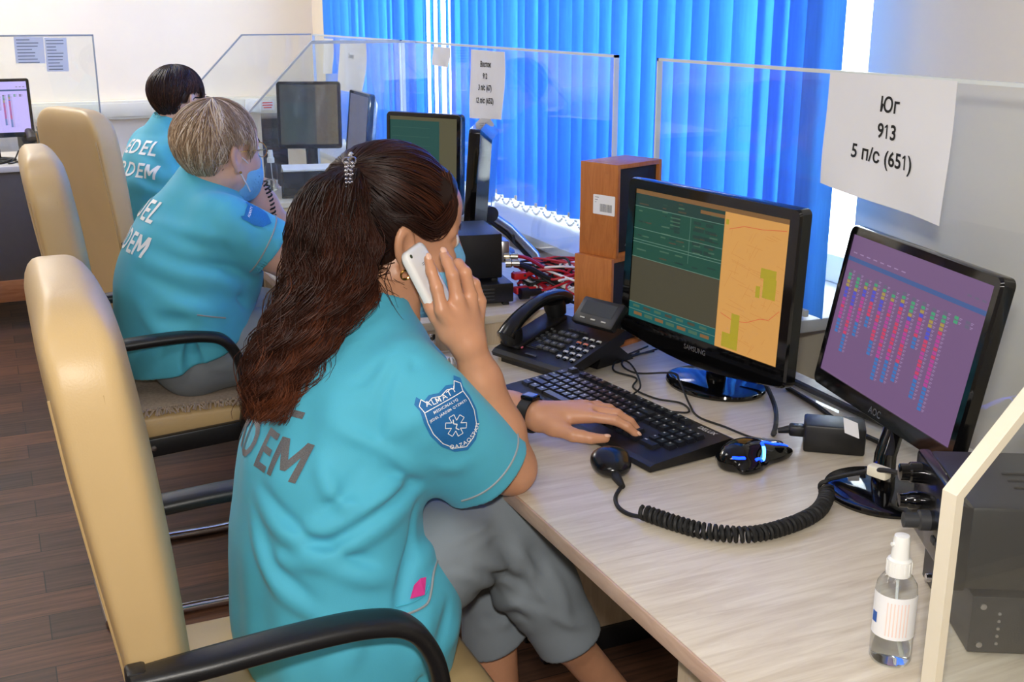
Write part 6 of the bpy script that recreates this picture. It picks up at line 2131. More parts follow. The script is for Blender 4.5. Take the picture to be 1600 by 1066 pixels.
    big = [[(402, 772), (430, 815), (480, 862), (560, 900), (612, 905)],
           [(640, 735), (585, 790), (520, 825), (455, 835), (418, 810)],
           [(655, 770), (600, 815), (530, 860), (470, 880), (420, 870)],
           [(395, 800), (410, 870), (450, 930), (520, 975)],
           [(520, 655), (560, 690), (620, 722), (668, 745)],
           [(500, 720), (520, 770), (560, 800)],
           [(690, 800), (672, 850), (650, 890)]]
    folds(g, big, 0.013, 0.0125)
    val = [[(412, 762), (450, 815), (500, 850), (580, 878)], [(640, 760), (580, 808), (520, 845), (450, 858)], [(405, 835), (430, 890), (480, 930)],
           [(540, 690), (600, 722), (650, 752)], [(560, 735), (540, 770), (500, 800)], [(650, 790), (640, 850), (628, 920), (622, 980)], [(700, 940), (690, 1000), (676, 1050)]]
    folds(g, val, -0.011, 0.0095)
    folds(g, [[(640, 545), (610, 590), (592, 640), (590, 690)], [(655, 560), (640, 580)], [(600, 560), (570, 590), (550, 600)]], -0.0045, 0.008)
    folds(g, [[(600, 700), (650, 740), (700, 790)], [(690, 640), (640, 660), (600, 690)], [(735, 720), (700, 730), (650, 715)]], 0.006, 0.014)
    folds(g, [[(720, 910), (715, 960), (700, 1020)], [(668, 925), (662, 990), (650, 1050)], [(560, 960), (555, 1010), (540, 1055)]], 0.006, 0.014)
    g.ripple(0.0012, 26, 3)
    shirt = child(link('scrub_shirt', g.mesh('scrub_shirt', 2), TEAL))
    bv = bvh_of(shirt)
    # piping at the sleeve
    def place(name, mb, m): 
        o = mb.build(name, m); o.parent = shirt; return o
    axs = np.array((0.108, 0.028, -0.118)); axs /= np.linalg.norm(axs)
    cc = np.array((0.594, 1.402, 0.792)) - axs * 0.026
    P = ring_on(bv, cc, axs, 0.12, 48, 0.0008)
    run = [p for p in P if p is not None]
    b = MB(); b.tube(run, 0.0016, 6); place('piping', b, PIPING)
    # pocket with a pink thing peeping out
    def surf(u_, v_, off=0.0):
        d = ray(u_, v_).normalized(); h = bv.ray_cast(CAM, d)
        return None if h[0] is None else h[0] + h[1] * off
    Q = [surf(x, y, 0.002) for x, y in ((618, 962), (640, 958), (665, 945), (672, 925), (676, 895), (684, 868))]
    Q = [q for q in Q if q is not None]
    if len(Q) > 2:
        b = MB(); b.tube(spline(Q, 4), 0.0018, 6); place('pocket_piping', b, PIPING)
    Q = [surf(x, y, 0.002) for x, y in ((617, 948), (640, 943), (662, 930), (668, 915))]
    Q = [q for q in Q if q is not None]
    if len(Q) > 2:
        b = MB(); b.tube(spline(Q, 4), 0.0012, 6); place('pocket_seam', b, TEALCUFF)
    Q = [surf(x, y, 0.0025) for x, y in ((640, 936), (662, 930), (664, 902), (655, 904), (646, 915))]
    if all(q is not None for q in Q):
        Q2 = [q - ray(650, 920).normalized() * 0.004 for q in Q]
        b = MB(); n_ = len(Q)
        b.add(Q + Q2, [tuple(range(n_)), tuple(range(2 * n_ - 1, n_ - 1, -1))] + [(i, (i + 1) % n_, n_ + (i + 1) % n_, n_ + i) for i in range(n_)])
        place('pink_wallet_corner', b, mat('bright_pink', (222, 60, 150), 0.5, noise=0.1))
    shirt_text(shirt, shirt, ['JEDEL', 'JARDEM'], (0.2, 1.497, 0.945), (0.12, -1, 0), (0.3, 0, 0.95), (1, 0.05, -0.06), 0.076, 0.080, SILVERTXT)
    # ---- arm badge on the right sleeve
    pc = surf(706, 655)
    if pc is not None:
        d = (ray(706, 655).normalized() + Vector((0.0, 0.25, 0.0))).normalized()
        ay = (at(684, 614, 1.36) - at(728, 700, 1.36)); ay = Vector(ay); ay = (ay - d * ay.dot(d)).normalized()
        ax = d.cross(ay).normalized()
        w, h = 0.036, 0.048
        half = [(0.0, 0.80), (0.35, 0.88), (0.62, 0.80), (0.78, 1.0), (0.97, 0.84), (0.90, 0.62), (0.97, 0.30), (0.97, -0.10), (0.80, -0.52), (0.45, -0.85), (0.0, -1.0)]
        outl = half + [(-x, y) for x, y in half[-2:0:-1]]
        def shield(sc, off, name, m):
            P = []
            for (x0, y0), (x1, y1) in zip(outl, outl[1:] + outl[:1]):
                for t_ in (0, 0.25, 0.5, 0.75):
                    P.append(((x0 + (x1 - x0) * t_) * w * sc, (y0 + (y1 - y0) * t_) * h * sc))
            n_ = len(P); V2 = [(0, 0)]; F = []
            rings = 6
            for rI in range(1, rings + 1):
                V2 += [(x * rI / rings, y * rI / rings) for x, y in P]
            for k in range(n_):
                k2 = (k + 1) % n_
                F.append((0, 1 + k2, 1 + k))
                for rI in range(rings - 1):
                    a0 = 1 + rI * n_
                    F.append((a0 + k, a0 + k2, a0 + n_ + k2, a0 + n_ + k))
            V, FF = project(V2, F, pc, ax, ay, d, bv, off, 0.02)
            b = MB(); b.add(V, FF, 0, True); return place(name, b, m)
        bd = shield(1.0, 0.0022, 'arm_badge', PATCHRIM)
        shield(0.90, 0.0028, 'badge_field', PATCHB).parent = bd
        def line(pts, th, closed=False, off=0.0033):
            V2 = []; F = []
            seg = list(zip(pts[:-1], pts[1:])) + ([(pts[-1], pts[0])] if closed else [])
            for (xa, ya), (xb, yb) in seg:
                dx, dy = xb - xa, yb - ya; L_ = math.hypot(dx, dy) + 1e-9
                nx_, ny_ = -dy / L_ * th / 2, dx / L_ * th / 2
                i = len(V2); V2 += [(xa - nx_, ya - ny_), (xb - nx_, yb - ny_), (xb + nx_, yb + ny_), (xa + nx_, ya + ny_)]; F.append((i, i + 1, i + 2, i + 3))
            return V2, F
        whites = [line([(x * w * 0.87, y * h * 0.87) for x, y in outl], 0.0011, True), line([(-w * 0.80, 0.52 * h), (w * 0.80, 0.52 * h)], 0.0011)]
        def lay(V2, F, off=0.0034):
            return project(V2, F, pc, ax, ay, d, bv, off, 0.006)
        b = MB()
        for V2, F in whites: b.add(*lay(V2, F))
        star = []
        for k in range(6):
            a0 = math.radians(90 + 60 * k); e = math.radians(90 + 60 * k)
            dx, dy = math.cos(e), math.sin(e); px, py = -dy, dx
            star += [(-px * 0.0035 * -1 * -1 + dx * 0.0062 - 0 * px, 0)] if False else []
            r0, r1, hw = 0.0060, 0.0140, 0.0036
            star.append((dx * r1 - px * hw, dy * r1 - py * hw)); star.append((dx * r1 + px * hw, dy * r1 + py * hw))
            e2 = math.radians(120 + 60 * k); star.append((math.cos(e2) * 0.0068, math.sin(e2) * 0.0068))
        star = [(x, y - 0.009) for x, y in star]
        b.add(*lay(*line(star, 0.0009, True)))
        b.add(*lay(*line([(0.000, 0.000), (-0.002, -0.005), (0.0018, -0.008), (-0.0018, -0.012), (0.0012, -0.016)], 0.0014)))
        place('badge_white_embroidery', b, WHITETXT).parent = bd
        b = MB()
        for txt, sz, yy, sx_ in (('ALMATY', 0.0105, 0.64 * h, 1.0), ('MEDICINALYQ', 0.0048, 0.41 * h, 1.0), ('JEDEL JÁRDEM QYZMETI', 0.0044, 0.27 * h, 1.0)):
            V2, F = text_geo(txt, sz, 'CENTER', 0.00006, 1.15)
            V2 = [(x * sx_, y + yy + (6.0 * x * x if txt == 'ALMATY' else 0)) for x, y in V2]
            b.add(*lay(V2, F))
        V2, F = text_geo('QAZAQSTAN', 0.0075, 'CENTER', 0.00006, 1.15)
        RA = 0.033
        vv = []
        for x, y in V2:
            a_ = x / RA - PI / 2 + 0.18
            vv.append(((RA + -y) * math.cos(a_), (RA - y) * math.sin(a_) + 0.033 - 0.026 - 0.010))
        b.add(*lay(vv, F))
        place('badge_lettering', b, WHITETXT).parent = bd
    # ---- trousers
    g = Field((0.22, 1.22, 0.16), (0.94, 1.78, 0.80), 0.0036)
    g.rc((0.375, 1.41, 0.615), (0.375, 1.57, 0.615), 0.088, 0.088, 0.02)
    g.chain([(0.40, 1.40, 0.628), (0.53, 1.435, 0.658), (0.650, 1.475, 0.668)], [0.085, 0.078, 0.064], 0.03)
    hem = at(890, 998, 1.455)
    kn = np.array((0.652, 1.475, 0.664))
    g.chain([kn, kn + (hem - kn) * 0.5, hem + (hem - kn) * 0.12], [0.064, 0.060, 0.054], 0.03)
    g.chain([(0.40, 1.57, 0.615), (0.54, 1.60, 0.615), (0.68, 1.61, 0.598)], [0.085, 0.078, 0.064], 0.03)
    g.chain([(0.68, 1.61, 0.598), (0.698, 1.585, 0.40), (0.702, 1.567, 0.20)], [0.063, 0.058, 0.055], 0.03)
    g.cut(hem, hem - kn, 0.003)
    dv = (hem - kn) / np.linalg.norm(hem - kn)
    g.rc(hem - dv * 0.02, hem + dv * 0.05, 0.045, 0.047, 0.004, 's')
    folds(g, [[(745, 870), (800, 880), (850, 900)], [(770, 890), (830, 905), (860, 940)], [(800, 830), (815, 870), (800, 905)], [(840, 900), (870, 950), (900, 985)], [(720, 900), (780, 910), (820, 960)], [(740, 960), (790, 940), (825, 950)]], 0.006, 0.012)
    folds(g, [[(760, 845), (800, 850), (830, 870)], [(790, 900), (835, 940), (855, 955)], [(830, 850), (860, 900)], [(735, 930), (790, 925)]], -0.005, 0.010)
    folds(g, [[(735, 880), (775, 885), (810, 895)], [(760, 905), (800, 915), (838, 935)], [(800, 850), (825, 880), (835, 910)], [(850, 880), (875, 920), (890, 960)], [(700, 895), (745, 905), (790, 930)],
              [(765, 955), (800, 945), (830, 960)], [(750, 985), (790, 975), (825, 985)], [(860, 960), (890, 975), (915, 975)], [(690, 870), (740, 850), (780, 830)], [(700, 850), (740, 835), (770, 815)]], 0.0065, 0.0085)
    folds(g, [[(745, 890), (785, 900), (815, 912)], [(785, 865), (812, 890), (822, 918)], [(760, 968), (800, 960), (828, 975)], [(840, 905), (862, 935), (880, 970)], [(705, 862), (750, 842), (775, 826)]], -0.006, 0.0075)
    g.ripple(0.0012, 30, 5)
    child(link('trousers', g.mesh('trousers', 2), GREYTROU))
    for sx_, p, dr in ((0, (0.70, 1.565, 0.0), 0.0), (1, None, 0)):
        if p is not None:
            g = Field((0.62, 1.50, -0.005), (0.94, 1.64, 0.12), 0.004)
            g.ell((0.71, 1.565, 0.045), (0.045, 0.038, 0.05), None, 0); g.ell((0.80, 1.565, 0.028), (0.10, 0.042, 0.034), None, 0.03); g.cut((0, 0, 0.002), (0, 0, -1), 0.002); g.cut((0.70, 1.565, 0.085), (0, 0, 1), 0.004)
            child(link('shoe', g.mesh('shoe', 1), mat('white_leather', (226, 224, 220), 0.5)))
    mask(body, H, s)
    # ---- watch on the left wrist
    b = MB(); d = Vector(el2 - wr2).normalized(); wc = Vector(wr2) + d * 0.012
    e1 = Vector((0, 0, 1)); e1 = (e1 - d * e1.dot(d)).normalized(); e2 = d.cross(e1)
    ring = [wc + (e1 * math.cos(2 * PI * k / 28) * 0.0265 + e2 * math.sin(2 * PI * k / 28) * 0.0275) for k in range(29)]
    V = []; F = []
    for k, p in enumerate(ring):
        nn = (p - wc).normalized()
        for a_, r_ in ((-0.010, 0.0), (0.010, 0.0), (0.010, 0.003), (-0.010, 0.003)):
            V.append(p + d * a_ + nn * r_)
    for k in range(28):
        for j in range(4):
            j2 = (j + 1) % 4
            F.append((k * 4 + j, k * 4 + j2, k * 4 + 4 + j2, k * 4 + 4 + j))
    b.add(V, F, 0, True); wt = b.build('wrist_watch', BLACKM, body)
    M = Matrix((tuple(d), tuple(e2), tuple(e1))).transposed()
    b = MB(); b.box(wc + e1 * 0.030, (0.026, 0.022, 0.009), 0.003, M); b.build('watch_case', BLACKG, wt)
    b = MB(); b.box(wc + e1 * 0.0347, (0.020, 0.017, 0.0006), 0, M); b.build('watch_screen', mat('watch_glass_blue_reflection', (50, 84, 150), 0.08), wt)  # bluish reflection painted into the glass colour
    # earring and necklace
    b = MB(); e_ = L(-0.004, -0.082, -0.043)
    b.tube([Vector(e_) + Vector(f) * 0.0065 * math.cos(k * PI / 12) + Vector(u) * 0.0065 * math.sin(k * PI / 12) for k in range(25)], 0.0017, 6); b.build('earring', GOLD, body)
    b = MB()
    P = []
    for k in range(21):
        a_ = -2.6 + 5.2 * k / 20
        P.append((0.462 + 0.060 * -math.cos(a_), 1.525 + 0.059 * math.sin(a_), 1.012 - 0.028 * -math.cos(a_) * 0.9))
    b.tube(P, 0.0009, 5); b.build('necklace', SILVER, body)

    # ---- hair
    HM = mat_hair('long_brown_hair', (22, 12, 9), (108, 56, 30), 0.42, (56, 27, 17))
    r = np.random.default_rng(12)
    g = Field(c - 0.17, c + 0.17, 0.003)
    R = np.array([f, l, u])
    g.ell(L(-0.016, 0, 0.033), [0.100 * s, 0.081 * s, 0.093 * s], R, 0)
    g.ell(L(-0.050, 0, -0.010), [0.060 * s, 0.062 * s, 0.072 * s], R, 0.03)
    g.ell(L(0.052, 0.0, 0.066), [0.034 * s, 0.058 * s, 0.034 * s], R, 0.03)
    g.cut(L(0.062, 0, 0.052), f * 0.83 - u * 0.56, 0.008)
    for q in (-1, 1):
        g.ell(L(0.012, q * 0.088, -0.018), [0.032 * s, 0.034 * s, 0.040 * s], R, 0.01, 's')
    hair = link('hair', g.mesh('hair', 2), HM, body)
    hair.data.attributes.new('tone', 'FLOAT', 'POINT').data.foreach_set('value', np.full(len(hair.data.vertices), 0.15, np.float32))
    T = at(546, 262, 1.532)
    inv = lambda p: np.array([(p - c) @ f, (p - c) @ l, (p - c) @ u]) / s
    tl = inv(T)
    cen = np.array([-0.016, 0, 0.033]); rad3 = np.array([0.102, 0.083, 0.096])
    td = (tl - cen) / rad3; tn = np.linalg.norm(td)
    N = 26
    paths = []; tones = []; rads = []
    cnt = 0
    while cnt < 2300:
        v = r.normal(size=3); v /= np.linalg.norm(v)
        p = cen + v * rad3
        # scalp only: above the hairline plane, not over the face, clear of the ear
        if (p[0] - 0.064) * 0.83 - (p[2] - 0.050) * 0.56 > 0: continue
        if p[2] < -0.065: continue
        if abs(p[1]) > 0.05 and -0.03 < p[0] < 0.05 and p[2] < 0.022: continue
        d0 = v; d1 = td / tn
        om = math.acos(np.clip(d0 @ d1, -1, 1))
        if om < 0.05 or om > 2.7: continue
        lift = r.uniform(1.0, 1.035)
        sagv = np.array([0, 0, -1.0]) * r.uniform(0.0, 0.10) * (1 if abs(v[1]) > 0.4 else 0.3)
        P = []
        ph = r.uniform(0, 6.28); wv = r.uniform(0.0, 0.012)
        for k in range(N):
            t_ = k / (N - 1)
            dd = (math.sin((1 - t_) * om) * d0 + math.sin(t_ * om) * d1) / math.sin(om)
            dd = dd + sagv * math.sin(PI * t_); dd /= np.linalg.norm(dd)
            rr = (lift + 0.035 * math.sin(PI * t_) * min(1, om)) * (1 - t_) + t_ * (tn * 1.0 + 0.0) if t_ > 0.75 else lift + 0.035 * math.sin(PI * t_) * min(1, om)
            if t_ > 0.75:
                q_ = (t_ - 0.75) / 0.25
                rr = (lift + 0.035 * math.sin(PI * t_) * min(1, om)) * (1 - q_) + tn * q_ + 0.02 * math.sin(PI * q_)
            x = cen + dd * rad3 * (rr + wv * math.sin(7 * t_ + ph))
            P.append(L(*x))
        paths.append(P)
        front_tone = 0.35 if v[0] > 0.4 else 0.0  # front strands start paler at the root
        tones.append(np.clip(r.uniform(0.05, 0.5) + front_tone * np.linspace(1, 0, N), 0, 1)); rads.append(r.uniform(0.0007, 0.0013)); cnt += 1
    # side lock swept from the temple over the top of the ear
    for i in range(220):
        a_ = r.uniform(0, 1)
        P0 = [L(0.052 + r.normal(0, .005), -0.030 - 0.012 * a_, 0.098 + r.normal(0, .004)), L(0.058 + 0.006 * a_, -0.060 - 0.006 * a_, 0.062 - 0.006 * a_), L(0.024 + 0.014 * a_, -0.080, 0.034 - 0.016 * a_),
              L(-0.012, -0.088, 0.043 - 0.006 * a_), L(-0.065, -0.070, 0.035 + 0.03 * a_), L(-0.10, -0.045, 0.06 + 0.02 * a_)]
        sp = spline(P0, 6)[:N]
        while len(sp) < N: sp.append(sp[-1] + (sp[-1] - sp[-2]) * 0.3)
        jit = r.normal(0, 0.004, 3)
        paths.append([np.array(q) + jit * math.sin(PI * min(1, k / N)) for k, q in enumerate(sp)])
        tones.append(np.clip(r.uniform(0.3, 0.9) * np.linspace(1, 0.4, N), 0, 1)); rads.append(r.uniform(0.0006, 0.0011))
    # loose nape hair falling past the neck
    for i in range(420):
        x0, y0 = r.uniform(-0.085, -0.015), r.uniform(-0.076, 0.03)
        p0 = L(x0, y0 if x0 > -0.06 else y0 * 0.7, r.uniform(-0.055, 0.0))
        end = at(r.uniform(500, 640 if i % 5 == 0 else 575), r.uniform(440, 520), r.uniform(1.43, 1.50))
        mid = (p0 + end) / 2 + np.array([-0.018, -0.012, 0.012]) + r.normal(0, 0.006, 3)
        sp = spline([p0, mid, end], 13)[:N]
        while len(sp) < N: sp.append(sp[-1])
        ph = r.uniform(0, 6.28)
        paths.append([np.array(q) + 0.003 * math.sin(k * 0.5 + ph) * np.array([1, 0.5, 0]) for k, q in enumerate(sp)])
        tones.append(np.clip(r.uniform(0.1, 0.75, 1) * np.linspace(0.6, 1.2, N), 0, 1)); rads.append(r.uniform(0.0004, 0.0008))
    st = link('scalp_strands', strands_mesh('scalp_strands', paths, rads, tones), HM, hair); st['kind'] = 'stuff'
    # the ponytail
    cp = [at(546, 262, 1.532), at(526, 285, 1.515), at(516, 335, 1.490), at(520, 400, 1.475), at(506, 465, 1.462), at(464, 535, 1.455), at(438, 600, 1.450), at(420, 655, 1.445)]
    hw = [0.016, 0.036, 0.050, 0.058, 0.058, 0.052, 0.042, 0.018]
    hd = [0.014, 0.024, 0.034, 0.036, 0.034, 0.030, 0.024, 0.012]
    N2 = 44
    cs = spline(cp, 12); cs = np.array([q[:] for q in cs])
    tsrc = np.linspace(0, 1, len(cs)); tq = np.linspace(0, 1, N2)
    cc = np.stack([np.interp(tq, tsrc, cs[:, i]) for i in range(3)], 1)
    hwq = np.interp(tq, np.linspace(0, 1, len(hw)), hw); hdq = np.interp(tq, np.linspace(0, 1, len(hd)), hd)
    side = np.array(rt[:]); depth = np.array([fw.x, fw.y, 0.0]); depth /= np.linalg.norm(depth)
    paths = []; tones = []; rads = []
    ncl = 90
    cl = [(r.uniform(0, 6.28), math.sqrt(r.uniform(0, 1)), r.uniform(0, 6.28), r.uniform(3.4, 6.2), r.uniform(0.74, 1.0)) for _ in range(ncl)]
    for i in range(4200):
        an, rd, ph, fr, ln = cl[i % ncl]
        a_ = an + r.normal(0, 0.12); rr = min(1.0, abs(rd + r.normal(0, 0.10)))
        ln2 = min(1.0, ln + r.normal(0, 0.05)) if rd < 0.9 else min(1.0, ln + 0.1)
        tt = tq * ln2
        base = np.stack([np.interp(tt, tq, cc[:, j]) for j in range(3)], 1)
        w_ = np.interp(tt, tq, hwq); d_ = np.interp(tt, tq, hdq)
        amp = 0.010 * np.clip((tt - 0.15) / 0.4, 0, 1)
        wave = amp * np.sin(2 * PI * fr * tt + ph + r.normal(0, 0.25)); wave2 = amp * np.cos(2 * PI * fr * tt + ph * 1.3 + r.normal(0, 0.25))
        frizz = r.normal(0, 0.0011, (N2, 2)).cumsum(0) * (0.4 if rd < 0.8 else 0.9)
        P = base + side * (math.cos(a_) * rr * w_ + wave + frizz[:, 0])[:, None] + depth * (math.sin(a_) * rr * d_ + wave2 * 0.8 + frizz[:, 1])[:, None]
        paths.append(P)
        tone0 = 0.04 + 0.30 * (0.5 + 0.5 * math.sin(i % ncl * 2.3)) + r.normal(0, 0.05)
        tones.append(np.clip(tone0 + 0.55 * tt ** 1.3 + 0.16 * np.sin(2 * PI * fr * tt + ph), 0, 1)); rads.append(r.uniform(0.0005, 0.0010))
    pt = link('ponytail', strands_mesh('ponytail', paths, rads, tones), HM, hair); pt['kind'] = 'stuff'
    # beaded hair tie
    b = MB(); tdv = Vector(T)
    out = (Vector(T) - Vector(c)).normalized(); tang = Vector(side)
    for k in range(16):
        a_ = 2 * PI * k / 16
        b.ball(tdv + Vector(u) * 0.0 + (Vector(depth) * math.cos(a_) * 0.019 + Vector(u) * math.sin(a_) * 0.019), 0.0032, n=8)
    tie = b.build('beaded_hair_tie', CHROME, hair)
    b = MB()
    for j in range(2):
        for k in range(7):
            q = at(541 + 9 * j - 1.2 * j * k * 0.6, 255 + 6.2 * k, 1.485)
            b.ball(tuple(q), 0.0030 - 0.0002 * k, n=8)
            if k % 2: b.ball(tuple(q + np.array([0.003, 0, 0.001])), 0.0016, n=6)
    b.tube([at(541 + 9 * math.cos(k * PI / 6) * 0.6, 252 + 9 * math.sin(k * PI / 6) * 0.6, 1.485) for k in range(13)], 0.0013, 6)
    b.tube([at(551 + 9 * math.cos(k * PI / 6) * 0.6, 251 + 9 * math.sin(k * PI / 6) * 0.6, 1.485) for k in range(13)], 0.0013, 6)
    b.build('bead_drops', CHROME, tie)

    # ---- the mobile phone at her ear: a thing of its own, held in the hand
    p_tl, p_tr = at(628, 398, 1.432), at(655, 377, 1.470)
    wv = Vector(p_tr - p_tl).normalized()
    p_bl = at(676, 474, 1.424)
    lv = Vector(p_bl - p_tl); lv = (lv - wv * lv.dot(wv)).normalized()
    nv = wv.cross(lv).normalized()
    if nv.y > 0: nv = -nv                              # back of the phone faces the camera side
    top_mid = (Vector(p_tl) + Vector(p_tr)) / 2
    ctr = top_mid + lv * 0.0565
    ph = thing('mobile_phone', 'white mobile phone held to the young woman\'s ear in her raised hand', 'phone', tuple(ctr))
    M = frame(wv, -lv, wv.cross(-lv), (0, 0, 0))
    zs = 1 if wv.cross(-lv).dot(nv) > 0 else -1
    b = MB()
    outl = rrect(0.057, 0.113, 0.011, 6); n_ = len(outl)
    V = []; F = []
    for z_, sc in ((-0.0055, 0.95), (-0.0035, 1.0), (0.0035, 1.0), (0.0058, 0.95), (0.0068, 0.80)):
        V += [M @ Vector((x * sc, y * (1 - (1 - sc) * 0.55), z_ * zs)) for x, y in outl]
    for L_ in range(4):
        for k in range(n_):
            k2 = (k + 1) % n_
            F.append((L_ * n_ + k, L_ * n_ + k2, (L_ + 1) * n_ + k2, (L_ + 1) * n_ + k))
    F.append(tuple(range(n_ - 1, -1, -1))); F.append(tuple(4 * n_ + k for k in range(n_)))
    b.add(V, F, 0, True); cs_ = b.build('case', mat('glossy_white_plastic', (244, 244, 242), 0.15, noise=0.005), ph, 50)
    b = MB(); b.lathe([(0, 0), (0.0028, 0), (0.0028, 0.0006), (0, 0.0008)], 14, M @ Vector((-0.0195, 0.048, 0.0064 * zs)), M.to_3x3() @ Matrix.Diagonal((1, 1, zs))); b.build('camera_lens', mat('dark_lens', (44, 60, 30), 0.1), cs_)
    b = MB()
    for k in range(2):
        b.tube([M @ Vector((-0.004, 0.031 - 0.0022 * k, 0.0070 * zs)), M @ Vector((0.004, 0.031 - 0.0022 * k, 0.0070 * zs))], 0.0005, 5)
    b.build('print', GREYINK, cs_)
    b = MB(); b.prism(rrect(0.052, 0.107, 0.009, 5), 0.0006, M @ Matrix.Translation((0, 0, -0.0061 * zs - 0.0003))); b.build('screen', BLACKG, cs_)
    return W
person_front()

# ================================================================== blonde woman at the second desk
def person_second():
    W = thing('person', 'blonde short-haired woman in turquoise scrubs and face mask, holding a black handset', 'person', (0.40, 2.83, 0.0))
    o0 = np.array([0.40, 2.83, 0.0])
    def child(o):
        o.parent = W; o.location = tuple(-o0); return o
    s = 1.0
    H = head_frame((0.500, 2.800, 1.104), 25, -2, 5)
    c, f, l, u = H
    L = lambda x, y, z: c + s * (f * x + l * y + u * z)
    g = Field((0.28, 2.50, 0.10), (1.00, 3.14, 1.30), 0.0036)
    head_prims(g, H, s)
    g.rc((0.455, 2.815, 1.00), L(-0.02, 0, -0.055), 0.058, 0.053, 0.03)
    g.chain([(0.395, 2.83, 0.64), (0.40, 2.83, 0.75), (0.43, 2.825, 0.90), (0.45, 2.825, 0.97)], [0.10, 0.10, 0.085, 0.055], 0.03, wide=(0, 1, 0), f=0.66)
    g.rc((0.465, 2.68, 0.945), (0.50, 2.97, 0.945), 0.05, 0.05, 0.03)
    el = np.array((0.665, 2.68, 0.815)); wr = np.array((0.835, 2.82, 0.790))
    g.chain([(0.472, 2.675, 0.938), (0.58, 2.672, 0.884), el], [0.054, 0.050, 0.044], 0.02)
    g.chain([el, el + (wr - el) * 0.3, wr], [0.043, 0.042, 0.027], 0.02)
    mc, ch, th, n1 = generic_hand(wr, (0.85, 0.5, -0.05), (0, 0, -1), (-0.5, 0.85, 0.1), {k: (18, 26, 18) for k in 'imrp'}, 1.0)
    palm(g, wr, mc, th, 1.0); fingers(g, ch, 1.0)
    el2 = np.array((0.695, 2.975, 0.815)); wr2 = at(398, 292, 2.915)
    g.chain([(0.50, 2.97, 0.935), (0.60, 2.985, 0.87), el2], [0.052, 0.047, 0.042], 0.02)
    g.chain([el2, el2 + (wr2 - el2) * 0.3, el2 + (wr2 - el2) * 0.75, wr2], [0.043, 0.044, 0.034, 0.027], 0.02)
    dh = (L(0.075, 0.085, -0.03) - wr2)
    mc2, ch2, th2, n2 = generic_hand(wr2, dh, (-0.6, -0.75, 0.1), (-0.5, 0.3, 0.6), {k: (38, 55, 40) for k in 'imrp'}, 1.0)
    palm(g, wr2, mc2, th2, 1.0); fingers(g, ch2, 1.0)
    g.chain([(0.42, 2.74, 0.62), (0.76, 2.72, 0.60), (0.78, 2.72, 0.12)], [0.05, 0.045, 0.03], 0.02)
    g.chain([(0.42, 2.92, 0.62), (0.76, 2.95, 0.60), (0.78, 2.95, 0.12)], [0.05, 0.045, 0.03], 0.02)
    body = child(link('body', g.mesh('body', 1), SKIN2))
    eyes(body, H, s)
    g = Field((0.18, 2.46, 0.50), (0.76, 3.16, 1.08), 0.004)
    g.chain([(0.395, 2.83, 0.56), (0.392, 2.83, 0.66), (0.392, 2.83, 0.76), (0.408, 2.83, 0.84), (0.435, 2.83, 0.92), (0.455, 2.83, 0.975)],
            [0.158, 0.160, 0.156, 0.143, 0.118, 0.086], 0.03, wide=(0, 1, 0), f=0.72)
    g.rc((0.462, 2.695, 0.945), (0.50, 2.955, 0.948), 0.066, 0.064, 0.04)
    g.ell((0.50, 2.76, 0.82), (0.075, 0.08, 0.09), None, 0.05); g.ell((0.50, 2.91, 0.82), (0.075, 0.08, 0.09), None, 0.05)
    g.rc((0.456, 2.820, 0.985), (0.470, 2.825, 1.030), 0.076, 0.068, 0.03)
    sleeve(g, (0.478, 2.680, 0.938), (0.592, 2.668, 0.880), 0.082, 0.074, (0.2, 1, 0.2), 1.1, (0.585, 2.668, 0.882), (0.108, -0.010, -0.066), 0.066)
    sleeve(g, (0.505, 2.965, 0.925), (0.600, 2.985, 0.868), 0.080, 0.072, (0.2, 1, 0.2), 1.1, (0.595, 2.984, 0.871), (0.10, 0.015, -0.062), 0.066)
    g.rc((0.458, 2.820, 1.005), (0.50, 2.84, 1.09), 0.062, 0.066, 0.006, 's')
    g.cut((0.30, 2.83, 0.600), (0.36, 0, -1), 0.006)
    g.rc((0.365, 2.57, 0.575), (0.372, 2.62, 0.700), 0.040, 0.010, 0.010, 's')
    g.fold([(0.40, 2.66, 0.86), (0.47, 2.655, 0.80), (0.52, 2.68, 0.74)], -0.012, 0.014)
    folds(g, [[(240, 345), (300, 362), (370, 378)], [(210, 400), (270, 425), (350, 440), (385, 445)], [(230, 440), (290, 480), (350, 490)], [(220, 360), (290, 395), (360, 405)], [(360, 330), (385, 370), (395, 400)], [(215, 470), (250, 520), (300, 530)], [(330, 430), (375, 455)]], 0.008, 0.020)
    folds(g, [[(225, 380), (290, 410), (370, 420)], [(215, 425), (270, 455), (330, 470)], [(335, 350), (350, 390), (372, 410)], [(345, 312), (330, 340), (335, 370)], [(240, 500), (300, 500)]], -0.007, 0.018)
    g.ripple(0.0015, 22, 8)
    shirt = child(link('scrub_shirt', g.mesh('scrub_shirt', 2), TEAL))
    bv = bvh_of(shirt)
    axs = Vector((0.108, -0.010, -0.062)).normalized()
    P = [p for p in ring_on(bv, Vector((0.585, 2.668, 0.882)) - axs * 0.028, axs, 0.13, 48, 0.0008) if p is not None]
    b = MB(); b.tube(P, 0.0019, 6); o = b.build('piping', PIPING, shirt)
    def surf(u_, v_, off=0.0):
        d = ray(u_, v_).normalized(); h = bv.ray_cast(CAM, d)
        return None if h[0] is None else h[0] + h[1] * off
    Q = [q for q in (surf(x, y, 0.001) for x, y in ((308, 492), (330, 495), (352, 497))) if q is not None]
    if len(Q) > 1:
        b = MB(); b.tube(Q, 0.002, 6); b.build('pocket_piping', PIPING, shirt)
    pc = surf(402, 338)
